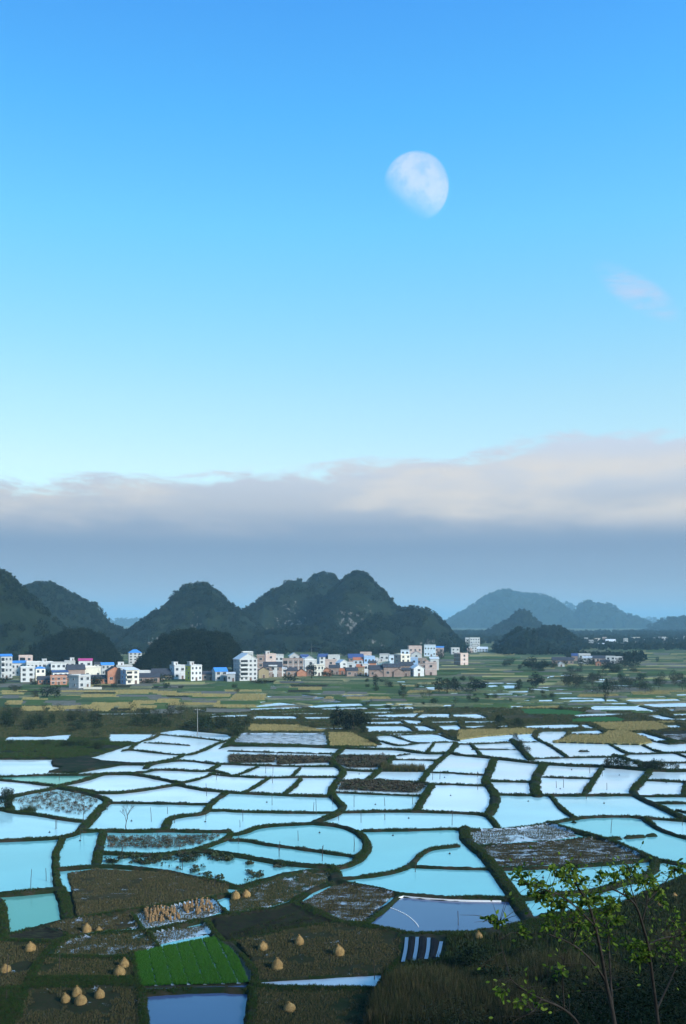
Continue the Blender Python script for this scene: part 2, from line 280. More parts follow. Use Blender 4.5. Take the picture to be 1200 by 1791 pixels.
WET=[(-102.81,280.99),(-84.63,280.99),(-77.5,283.33),(-73.42,286.92),(-68.57,313.36),(-68.33,325.36),(-66.05,348.72),(-60.63,357.89),(-55.63,354.17),(-41.41,343.43),(-37.44,334.98),(-39.29,303.57),(-36.53,310.5),(-14.55,309.09),(-1.79,304.93),(0.0,307.69),(7.31,310.5),(12.59,314.81),(10.84,334.98),(12.34,338.31),(18.37,346.94),(34.69,346.94),(36.86,333.33),(38.46,326.92),(54.55,343.43),(67.35,346.94),(66.53,336.63),(72.32,343.43),(75.12,319.25),(90.05,322.27),(100.49,334.98),(101.92,326.92),(105.56,314.81),(114.74,319.25),(56.18,156.32),(55.09,154.55),(51.21,150.11),(40.73,138.49),(36.58,135.19),(31.31,133.07),(26.51,132.55),(24.76,129.52),(20.93,127.1),(18.35,124.77),(8.78,124.31),(3.01,128.06),(-4.85,137.37),(-7.02,132.55),(-10.7,113.71),(-8.98,95.37),(-19.64,95.37),(-22.57,106.58),(-25.61,117.65),(-24.45,122.97),(-43.4,122.97),(-44.7,122.97),(-62.9,173.03),(-64.96,177.55)]
PONDS=[('w',[(-112.75,323.04),(-116.23,337.75),(-113.44,336.36),(-109.27,337.75),(-103.87,336.36),(-100.17,340.57),(-95.8,342.86),(-92.21,324.32)]),('w',[(-82.91,345.18),(-74.45,345.18),(-67.34,345.18),(-67.21,329.56),(-69.07,320.25),(-77.04,320.75)]),('w',[(-107.48,413.37),(-105.26,421.05),(-77.5,425.0),(-76.56,417.18),(-97.15,412.87)]),('w',[(-97.01,407.19),(-90.94,407.92),(-89.94,402.37),(-95.74,401.89)]),('w',[(-125.0,386.36),(-122.73,386.36),(-121.62,382.88),(-123.87,382.88)]),('w',[(-61.15,433.12),(-56.17,434.04),(-55.52,429.02),(-60.5,428.57)]),('w',[(-58.79,416.41),(-50.22,426.87),(-45.34,428.21),(-44.55,420.79),(-57.84,413.12)]),('w',[(-57.45,402.76),(-53.98,410.88),(-48.68,413.79),(-47.62,404.76),(-55.01,400.79)]),('w',[(-53.41,497.56),(-40.05,501.23),(-39.28,491.57),(-47.79,487.46),(-53.01,491.57)]),('w',[(-54.08,475.52),(-51.89,481.13),(-38.57,485.71),(-38.12,480.0),(-46.58,465.75),(-51.6,465.75)]),('w',[(-52.71,451.83),(-46.61,452.83),(-44.59,437.3),(-50.16,437.3)]),('w',[(-52.83,427.67),(-47.6,425.89),(-47.79,420.19),(-51.91,420.19)]),('w',[(-51.12,413.79),(-48.83,415.06),(-38.85,417.18),(-40.56,405.57),(-47.29,401.97),(-49.61,401.57)]),('w',[(-45.18,451.83),(-35.23,472.77),(-30.95,478.31),(-23.96,470.05),(-20.27,459.46),(-23.02,460.5),(-27.99,460.5),(-38.54,451.83)]),('w',[(-43.14,444.44),(-28.29,450.83),(-22.25,453.84),(-19.01,450.83),(-18.26,443.48),(-25.89,440.13),(-40.13,435.43)]),('w',[(-39.45,428.12),(-29.66,432.2),(-15.42,436.83),(-13.92,430.38),(-21.03,429.02),(-32.53,425.44)]),('w',[(-30.83,419.32),(-17.45,423.68),(-9.14,423.68),(-8.98,416.33),(-24.32,413.37)]),('w',[(-38.25,396.12),(-36.14,409.64),(-20.44,408.82),(-18.39,394.97),(-25.46,393.44)]),('w',[(-41.18,388.94),(-35.72,389.68),(-35.25,384.54),(-40.72,384.54)]),('w',[(-15.9,405.57),(-5.58,406.78),(-4.86,396.89),(-11.58,393.82),(-15.47,394.58)]),('w',[(-22.88,388.94),(-5.36,390.43),(-5.3,386.36),(-22.62,384.54)]),('w',[(-17.18,456.38),(-10.96,465.75),(0.0,471.24),(8.34,472.88),(10.23,457.6),(0.0,453.33),(-13.71,448.25)]),('w',[(-12.55,444.44),(0.0,449.74),(10.11,452.13),(12.9,438.71),(0.0,436.74),(-7.69,435.9)]),('w',[(-14.99,363.96),(-7.16,364.94),(0.0,364.94),(0.0,357.89),(-14.36,357.27)]),('w',[(-9.98,377.08),(-5.91,377.08),(-5.85,372.94),(-9.87,372.94)]),('w',[(-2.59,377.08),(-0.74,377.08),(-0.73,372.94),(-2.56,372.94)]),('w',[(8.39,428.12),(20.3,431.29),(25.89,425.89),(19.83,421.49),(10.25,418.03)]),('w',[(10.51,412.12),(19.63,417.18),(29.75,421.49),(32.64,421.49),(31.02,410.88),(28.24,400.0),(15.84,403.96)]),('w',[(10.22,400.79),(21.18,400.0),(22.01,393.82),(16.14,391.93),(10.06,394.58)]),('w',[(9.26,385.63),(22.86,388.57),(23.75,378.48),(23.16,375.0),(8.84,375.69)]),('w',[(7.62,369.9),(22.55,370.91),(24.58,363.31),(25.73,349.91),(9.05,348.42),(9.04,361.7)]),('w',[(22.96,396.89),(30.98,390.06),(30.71,382.02),(27.89,374.31),(25.78,375.69)]),('w',[(26.96,371.58),(30.97,371.58),(33.39,358.52),(33.36,350.82),(27.59,351.72)]),('w',[(29.91,398.83),(34.12,419.32),(45.63,419.32),(43.6,398.83),(35.54,402.76),(32.36,397.66)]),('w',[(47.03,417.18),(50.46,418.46),(48.57,402.76),(45.5,403.56)]),('w',[(35.52,387.46),(45.85,389.68),(44.82,380.95),(34.66,378.13)]),('w',[(35.63,371.58),(44.13,375.07),(43.83,361.7),(41.78,355.09),(37.03,353.61)]),('w',[(12.37,467.35),(24.28,471.68),(23.78,462.06),(13.02,457.91)]),('w',[(13.97,445.41),(24.81,451.83),(24.35,439.66),(14.56,436.83)]),('w',[(25.69,451.83),(32.07,454.34),(34.67,442.04),(24.97,439.18)]),('w',[(16.67,492.75),(23.44,498.17),(28.81,489.8),(27.96,483.41),(17.47,481.7)]),('w',[(22.56,511.28),(25.54,521.07),(28.21,523.08),(26.87,507.46)]),('w',[(26.79,471.13),(33.76,471.68),(33.41,463.64),(26.7,461.54)]),('w',[(35.67,649.68),(41.6,652.8),(40.44,634.53),(34.95,636.51)]),('w',[(37.63,619.12),(39.76,619.12),(38.58,605.34)]),('w',[(41.63,615.38),(46.02,613.53),(45.33,604.44),(41.01,606.24)]),('w',[(49.85,616.31),(59.21,616.31),(57.9,602.66),(48.89,604.44)]),('w',[(50.36,590.45),(55.81,593.02),(53.11,564.32),(50.14,568.25)]),('w',[(0.0,660.19),(4.55,663.41),(4.44,647.62),(0.0,648.65)]),('w',[(59.87,540.4),(63.83,542.55),(62.66,532.64),(58.78,530.56)]),('w',[(48.29,464.69),(52.57,466.29),(51.45,456.38),(47.27,454.85)]),('w',[(42.86,502.46),(47.29,502.46),(46.72,496.35),(42.34,496.35)]),('w',[(54.42,486.87),(57.35,487.46),(56.54,480.57),(53.71,480.57)]),('w',[(94.38,654.9),(104.96,652.8),(108.81,641.51),(94.64,643.53)]),('w',[(92.38,634.53),(104.51,634.53),(103.66,621.95),(90.77,617.25)]),('w',[(88.56,606.24),(95.95,611.69),(96.05,597.36),(89.34,587.9)]),('w',[(97.94,601.77),(102.69,608.96),(109.36,606.24),(100.71,577.09),(95.35,575.46),(98.84,593.02)]),('w',[(106.17,629.63),(112.88,625.77),(111.35,617.25),(103.77,615.38)]),('w',[(93.77,552.85),(100.0,557.38),(106.45,559.67),(103.6,544.73),(93.74,543.28)]),('w',[(76.3,531.25),(85.26,536.84),(83.12,529.87),(75.99,523.75)]),('w',[(76.81,508.73),(83.79,508.73),(86.14,504.95),(83.33,500.0),(74.35,505.58)]),('w',[(89.29,520.41),(94.57,527.13),(92.27,517.11)]),('w',[(97.41,528.5),(100.65,531.94),(98.85,522.41),(96.29,522.41)]),('w',[(107.8,578.72),(114.29,577.09),(120.17,567.45),(118.19,558.14),(110.5,563.54)]),('w',[(91.9,493.35),(94.55,494.55),(92.97,486.29),(90.8,487.46)]),('w',[(68.15,454.34),(71.99,458.94),(79.03,450.33),(77.06,441.56),(73.12,443.96),(69.97,448.84)]),('w',[(60.62,425.0),(66.18,427.23),(65.91,421.49),(63.66,418.89)]),('w',[(49.08,417.18),(57.55,419.32),(59.11,412.96),(60.02,398.83),(53.64,396.5),(51.47,400.79),(47.62,404.76)]),('w',[(48.76,388.57),(61.83,389.31),(61.34,383.82),(54.38,379.89),(48.1,378.83)]),('w',[(46.6,369.9),(54.53,373.28),(53.67,364.94),(47.83,361.38),(45.85,363.96)]),('w',[(58.65,371.58),(62.95,373.28),(62.71,366.58),(58.01,362.99)]),('w',[(69.29,371.58),(80.22,375.69),(88.74,377.15),(90.96,377.15),(90.0,369.57),(86.81,361.7),(79.07,358.46),(68.19,362.28)]),('w',[(68.69,343.43),(72.12,352.33),(81.04,352.33),(74.73,331.71),(68.29,331.71)]),('w',[(79.8,343.43),(82.9,352.33),(93.4,356.02),(92.86,346.94),(89.33,340.51),(80.32,341.37)]),('w',[(121.11,593.89),(128.09,593.89),(122.11,582.03)]),('w',[(125.42,576.27),(134.08,572.23),(131.5,561.21),(125.38,565.88)]),('w',[(117.02,542.55),(128.17,544.73),(125.65,534.03),(115.49,535.43)]),('w',[(109.9,504.95),(115.64,510.64),(122.96,511.92),(119.37,496.95),(112.55,496.95)]),('w',[(99.88,494.55),(107.06,496.35),(104.27,483.41),(97.63,483.41)]),('w',[(112.98,490.38),(117.25,492.16),(114.49,480.57)]),('w',[(95.68,476.08),(108.79,478.31),(107.41,472.22),(94.8,471.68)]),('w',[(143.01,704.66),(151.13,707.11),(162.83,722.12),(170.82,725.98),(166.38,707.11),(146.01,692.7)]),('w',[(142.26,650.72),(147.37,650.72),(145.05,640.5),(140.03,640.5)]),('w',[(120.3,511.28),(135.49,508.09),(133.82,500.0),(117.07,497.56)]),('w',[(116.22,493.95),(133.17,495.75),(130.02,482.27),(113.07,480.57)]),('w',[(134.63,495.75),(138.54,497.56),(137.59,482.27),(131.28,483.41)]),('w',[(144.52,526.45),(150.26,528.5),(147.45,520.41),(143.37,520.41)]),('w',[(141.85,511.28),(149.87,516.46),(172.01,519.08),(171.0,510.0),(145.99,503.08)]),('w',[(141.18,489.8),(147.32,497.56),(172.84,503.7),(170.33,488.04),(156.4,483.41),(143.7,480.57)]),('w',[(155.32,529.87),(179.13,538.97),(176.62,529.87),(155.07,523.75)]),('w',[(113.79,472.77),(125.58,474.42),(124.06,465.22),(113.57,465.22)]),('w',[(127.44,474.42),(138.32,476.64),(137.29,465.22),(126.34,465.22)]),('w',[(106.31,451.83),(112.12,453.84),(110.5,446.39),(104.92,445.9)]),('w',[(116.04,454.34),(118.92,459.46),(138.88,458.43),(139.53,431.29),(138.49,426.78),(130.7,424.56),(127.25,432.66),(111.93,430.83),(113.11,442.04)]),('w',[(98.07,415.06),(111.8,422.36),(125.36,420.62),(122.89,415.06),(115.38,412.96),(112.22,408.82),(97.52,404.36)]),('w',[(143.45,468.97),(173.91,479.44),(164.44,453.33),(145.09,449.83)]),('w',[(146.44,440.6),(161.57,445.41),(156.78,432.2),(145.53,429.02)]),('w',[(141.83,419.32),(153.21,422.36),(148.74,410.05),(139.62,409.23)]),('w',[(127.53,412.96),(135.1,415.06),(134.67,408.82),(136.07,398.83),(145.81,401.97),(142.03,391.55),(128.86,391.18),(128.88,400.79)]),('w',[(131.14,383.82),(140.15,386.36),(136.03,375.0)]),('w',[(123.15,373.28),(128.31,375.0),(127.87,363.31),(122.45,362.02)]),('w',[(92.34,376.73),(94.18,376.73),(93.56,360.11),(88.89,359.79)]),('w',[(182.29,531.25),(192.36,537.55),(186.94,522.41),(179.08,520.41)]),('w',[(175.44,511.28),(187.1,515.8),(179.83,495.75),(175.53,504.33)]),('w',[(103.57,346.35),(107.35,348.72),(109.21,323.81),(104.35,322.53)]),('w',[(118.69,393.06),(122.04,392.69),(120.88,388.94),(117.94,389.31)]),('w',[(152.62,648.65),(160.0,652.8),(156.49,638.5),(150.23,638.5)]),('w',[(157.01,635.51),(159.5,635.51),(157.3,626.73),(154.84,626.73)]),('w',[(176.64,671.05),(179.41,666.67),(176.81,657.0),(173.55,658.06)]),('w',[(188.35,660.19),(190.94,660.19),(187.6,648.65),(185.06,648.65)]),('w',[(145.13,568.25),(146.8,568.25),(144.19,558.14),(142.54,558.14)]),('w',[(172.4,632.56),(174.96,630.6),(172.82,622.9)]),('w',[(135.24,530.56),(138.36,530.56),(136.24,522.41),(133.16,522.41)]),('w',[(169.31,719.58),(174.96,719.58),(171.33,704.66),(165.23,702.24)]),('w',[(195.18,654.9),(196.98,654.9),(192.05,638.5),(190.61,638.5)]),('w',[(193.94,686.87),(216.33,693.88),(214.0,680.0),(192.08,673.27)]),('w',[(209.52,647.62),(226.92,653.85),(222.43,635.51),(207.48,635.51)]),('b',[(-39.34,521.07),(-32.95,525.1),(-32.24,513.85),(-37.64,511.92)]),('b',[(-32.6,527.81),(-23.01,533.33),(-13.74,519.08),(-19.83,505.58),(-28.21,513.85)]),('b',[(-19.44,495.75),(-12.45,508.09),(-5.98,508.09),(-17.85,492.16)]),('b',[(-16.32,475.52),(-9.6,489.8),(-4.87,496.35),(0.0,483.99),(-2.33,474.97)]),('b',[(-38.46,560.44),(-27.7,565.1),(-17.77,549.13),(-29.51,537.55)]),('b',[(9.66,492.75),(16.59,497.56),(16.04,481.13),(9.41,480.0)]),('b',[(0.0,527.81),(9.35,529.87),(16.86,521.07),(0.0,511.28)]),('w',[(44.56,600.15),(49.92,599.55),(49.15,592.2),(43.81,592.2)]),('w',[(84.93,562.94),(95.92,562.49),(94.33,556.39),(83.39,556.39)]),('w',[(152.45,550.47),(157.55,551.36),(155.53,545.79),(150.73,545.79)]),('w',[(99.14,513.53),(102.56,512.67),(102.08,506.08),(98.53,506.08)]),('w',[(166.47,604.03),(178.12,603.48),(176.96,596.88),(165.29,596.88)]),('w',[(-21.05,512.27),(-11.4,512.69),(-10.41,503.97),(-19.91,503.97)]),('w',[(93.17,515.92),(98.06,516.39),(95.85,508.02),(91.12,508.02)]),('w',[(-16.02,538.15),(-8.73,538.42),(-8.61,531.21),(-15.8,531.21)]),('w',[(-51.27,604.4),(-42.44,603.61),(-41.84,597.27),(-50.5,597.27)]),('w',[(66.88,468.52),(75.55,469.36),(75.15,463.18),(66.71,463.18)]),('w',[(-40.37,517.41),(-28.79,517.03),(-27.7,510.1),(-39.1,510.1)]),('w',[(-19.26,514.7),(-9.88,514.89),(-9.93,507.4),(-19.18,507.4)]),('w',[(128.14,456.0),(132.8,455.67),(130.83,450.21),(126.14,450.21)]),('w',[(47.15,548.16),(60.31,547.67),(60.34,542.93),(47.25,542.93)]),('w',[(12.88,465.83),(18.45,465.1),(18.36,457.92),(12.85,457.92)]),('w',[(116.21,493.22),(121.27,493.91),(120.75,488.52),(115.91,488.52)]),('w',[(128.51,646.67),(135.34,647.3),(134.67,640.39),(128.05,640.39)]),('w',[(3.75,537.22),(8.1,536.67),(7.8,528.82),(3.51,528.82)]),('w',[(81.13,538.0),(94.33,539.21),(92.13,530.06),(79.33,530.06)]),('w',[(76.42,459.01),(84.75,459.62),(83.27,452.88),(75.16,452.88)]),('w',[(110.07,484.32),(113.64,484.63),(111.96,478.13),(108.5,478.13)]),('w',[(94.9,462.04),(105.35,461.37),(104.86,456.78),(94.38,456.78)]),('w',[(83.98,476.7),(94.66,477.1),(93.41,471.53),(82.93,471.53)]),('w',[(129.13,500.42),(134.49,501.01),(132.5,494.23),(127.37,494.23)]),('w',[(-6.76,560.45),(-2.69,559.55),(-3.53,554.26),(-7.54,554.26)]),('w',[(-37.43,521.19),(-27.31,520.57),(-26.11,514.07),(-36.06,514.07)]),('w',[(-4.74,523.56),(1.51,522.68),(2.1,517.93),(-4.09,517.93)]),('w',[(2.22,516.35),(10.25,516.28),(9.87,511.69),(1.91,511.69)]),('w',[(-42.37,521.42),(-36.6,520.87),(-36.84,517.3),(-42.52,517.3)]),('w',[(46.96,611.93),(56.64,611.96),(55.63,605.43),(46.06,605.43)]),('w',[(77.42,495.2),(82.01,494.65),(81.34,490.42),(76.7,490.42)]),('w',[(122.31,472.83),(129.06,473.05),(127.72,465.79),(121.13,465.79)]),('w',[(-33.17,520.21),(-20.33,520.51),(-20.5,513.25),(-33.18,513.25)]),('w',[(165.16,640.51),(173.72,641.69),(171.13,635.12),(162.96,635.12)]),('w',[(-13.74,610.83),(-0.45,611.45),(-1.31,605.5),(-14.48,605.5)]),('w',[(168.46,609.58),(182.21,608.95),(179.15,601.41),(165.4,601.41)]),('w',[(140.15,463.21),(151.11,462.68),(149.04,458.09),(138.04,458.09)]),('w',[(36.13,616.83),(50.1,615.53),(49.65,610.84),(35.72,610.84)]),('w',[(70.48,594.55),(81.57,593.95),(81.26,588.24),(70.2,588.24)]),('w',[(181.73,596.22),(194.67,597.18),(191.94,588.95),(179.47,588.95)]),('w',[(116.53,587.27),(123.01,588.52),(121.61,579.55),(115.47,579.55)]),('w',[(125.87,451.08),(130.99,450.63),(129.41,445.44),(124.23,445.44)]),('w',[(-48.11,540.34),(-42.46,539.2),(-41.75,532.24),(-47.23,532.24)]),('w',[(52.62,507.09),(55.99,507.39),(55.78,502.2),(52.47,502.2)]),('w',[(-9.14,566.91),(-4.86,565.9),(-5.73,560.41),(-9.95,560.41)]),('w',[(81.6,453.01),(90.63,453.77),(89.22,446.39),(80.47,446.39)]),('pale',[(-9.61,107.71),(4.31,110.03),(3.36,105.86),(-9.39,106.47)]),('blue',[(2.7,128.54),(5.41,134.65),(8.16,142.06),(11.07,141.18),(16.44,139.73),(16.39,139.34),(24.1,138.87),(24.65,135.19),(24.39,130.69),(20.06,127.9),(14.81,125.93),(8.86,125.54)]),('blue',[(-21.11,103.71),(-12.3,104.56),(-12.3,104.56),(-10.56,104.56),(-9.87,95.37),(-19.35,95.37)])]
FIELDS=[('stub',[(-43.9,153.89),(-39.98,156.86),(-28.41,154.12),(-17.54,146.66),(-16.83,143.04),(-24.28,137.61),(-32.38,133.19),(-36.1,131.04),(-40.39,144.06)]),('wetstub',[(-38.33,126.94),(-36.97,130.03),(-28.86,132.58),(-26.48,126.78),(-32.35,124.99),(-34.38,123.47)]),('flood',[(-28.69,133.01),(-18.87,139.51),(-16.77,133.63),(-18.48,130.87),(-25.93,126.55)]),('furrow',[(-42.48,123.09),(-39.7,127.74),(-34.51,123.09),(-35.92,120.53),(-41.68,121.47)]),('mud',[(-44.22,121.25),(-35.95,119.82),(-35.88,111.59),(-34.96,105.5),(-38.48,105.5)]),('wetgreen',[(-34.6,115.72),(-34.11,122.5),(-24.92,124.6),(-22.84,119.47),(-25.4,116.72),(-25.2,115.26)]),('mudgreen',[(-35.36,113.78),(-24.9,114.42),(-23.1,108.6),(-34.25,108.49)]),('mud',[(-34.6,104.41),(-22.28,105.23),(-19.82,94.89),(-32.19,94.89)]),('flood',[(-24.55,124.6),(-18.09,128.14),(-16.68,124.22),(-22.83,120.04)]),('wetgreen',[(-16.57,140.86),(-14.17,144.57),(-8.15,153.89),(-2.42,154.12),(-2.2,149.36),(-7.12,139.6),(-10.63,135.59),(-15.67,133.19),(-16.71,142.04)]),('wetbrown',[(-6.22,137.99),(-1.73,146.66),(0.58,147.73),(7.68,142.34),(2.26,128.14),(0.0,128.71)]),('plough',[(-17.67,130.62),(-15.47,131.46),(-15.42,131.04),(-10.48,133.63),(-7.27,137.24),(-4.56,132.75),(-0.5,128.71),(-7.37,125.37),(-14.24,121.04),(-14.22,120.89),(-16.37,124.6)]),('mud',[(-13.27,120.89),(-7.33,124.6),(-1.5,127.74),(3.45,125.61),(7.02,123.47),(6.49,114.1),(4.31,109.9),(-9.51,107.74),(-10.74,114.1)]),('mudgreen',[(-9.75,104.68),(3.28,104.41),(2.6,94.89),(-9.21,94.89)]),('flood',[(24.04,184.36),(40.4,190.77),(43.99,180.91),(38.27,177.43),(24.94,174.23),(23.35,175.13)]),('wetbrown',[(23.87,171.44),(30.69,173.93),(38.66,176.05),(45.51,178.52),(49.5,172.9),(50.61,166.51),(51.35,167.89),(51.48,164.09),(40.93,160.59),(31.17,158.95),(25.36,158.7),(24.61,165.16)]),('flood',[(-36.49,344.62),(-6.76,344.62),(-5.2,311.8),(-13.53,313.72),(-36.13,317.65)]),('tan',[(-35.85,373.13),(-17.46,371.08),(-6.97,355.48),(-7.52,348.76),(-34.37,350.57)]),('tan',[(-5.42,345.79),(2.71,345.79),(6.43,327.92),(10.95,310.37),(-4.24,308.95)]),('lotus',[(-34.07,289.56),(-20.32,287.91),(-19.44,275.41),(-32.23,273.93)]),('lotus2',[(-19.76,287.91),(-3.92,285.49),(-3.51,275.41),(-18.6,271.0)]),('lotus2',[(-1.41,288.32),(13.81,287.51),(10.42,265.68),(1.04,265.68),(-2.15,274.67)]),('tan',[(41.6,353.62),(48.88,356.11),(59.72,358.31),(67.62,359.26),(70.69,355.17),(66.67,345.2),(58.39,342.29),(49.63,337.46),(38.42,326.6)]),('green',[(79.34,437.46),(91.85,439.83),(98.43,436.52),(101.83,432.79),(105.39,421.56),(97.17,412.98),(89.07,412.98),(78.13,415.09)]),('green',[(92.92,394.9),(102.15,400.75),(112.75,403.54),(113.5,391.1),(109.09,383.71),(101.09,381.9),(89.86,381.9)]),('tan',[(97.45,380.11),(106.71,381.9),(122.84,385.53),(122.63,361.5),(114.41,353.62),(104.48,350.57),(96.01,356.11)]),('tan',[(95.2,350.57),(102.62,353.62),(103.05,344.62),(102.17,320.66),(95.42,313.97),(74.72,318.9),(69.26,319.65),(69.6,322.7),(73.94,327.92),(78.74,338.86),(89.33,337.46),(92.18,343.16)]),('tan',[(80.66,449.57),(100.73,454.6),(98.3,443.67),(79.6,441.26)]),('stub',[(65.8,406.77),(76.54,410.89),(83.75,406.77),(80.92,394.9),(66.14,396.83)]),('furrow',[(110.54,349.06),(124.81,353.62),(119.6,338.86),(111.1,333.3)]),('tan',[(123.97,385.53),(131.15,386.63),(129.07,379.4),(123.91,377.29)]),('wetbrown',[(110.56,341.72),(123.32,344.62),(115.48,322.7),(110.98,325.29)]),('brownland',[(37.33,134.07),(44.56,142.04),(51.75,148.27),(55.29,151.59),(46.3,126.94),(37.81,128.55)]),('tan',[(30.13,426.88),(35.38,429.59),(34.83,422.88),(30.25,421.56)]),('seed',[(-25.23,116.86),(-15.73,123.24),(-14.14,120.18),(-12.25,115.66),(-10.7,110.92),(-10.25,107.57),(-10.66,106.55),(-22.2,105.72),(-23.5,110.38)]),('scrubland',[(-83.41,277.67),(-74.62,288.32),(-74.24,284.68),(-68.6,277.67),(-58.92,273.19),(-55.71,273.19),(-55.23,269.56),(-61.39,269.92),(-67.44,260.56),(-70.09,255.32),(-78.19,257.26),(-76.28,264.64),(-80.18,268.14)])]
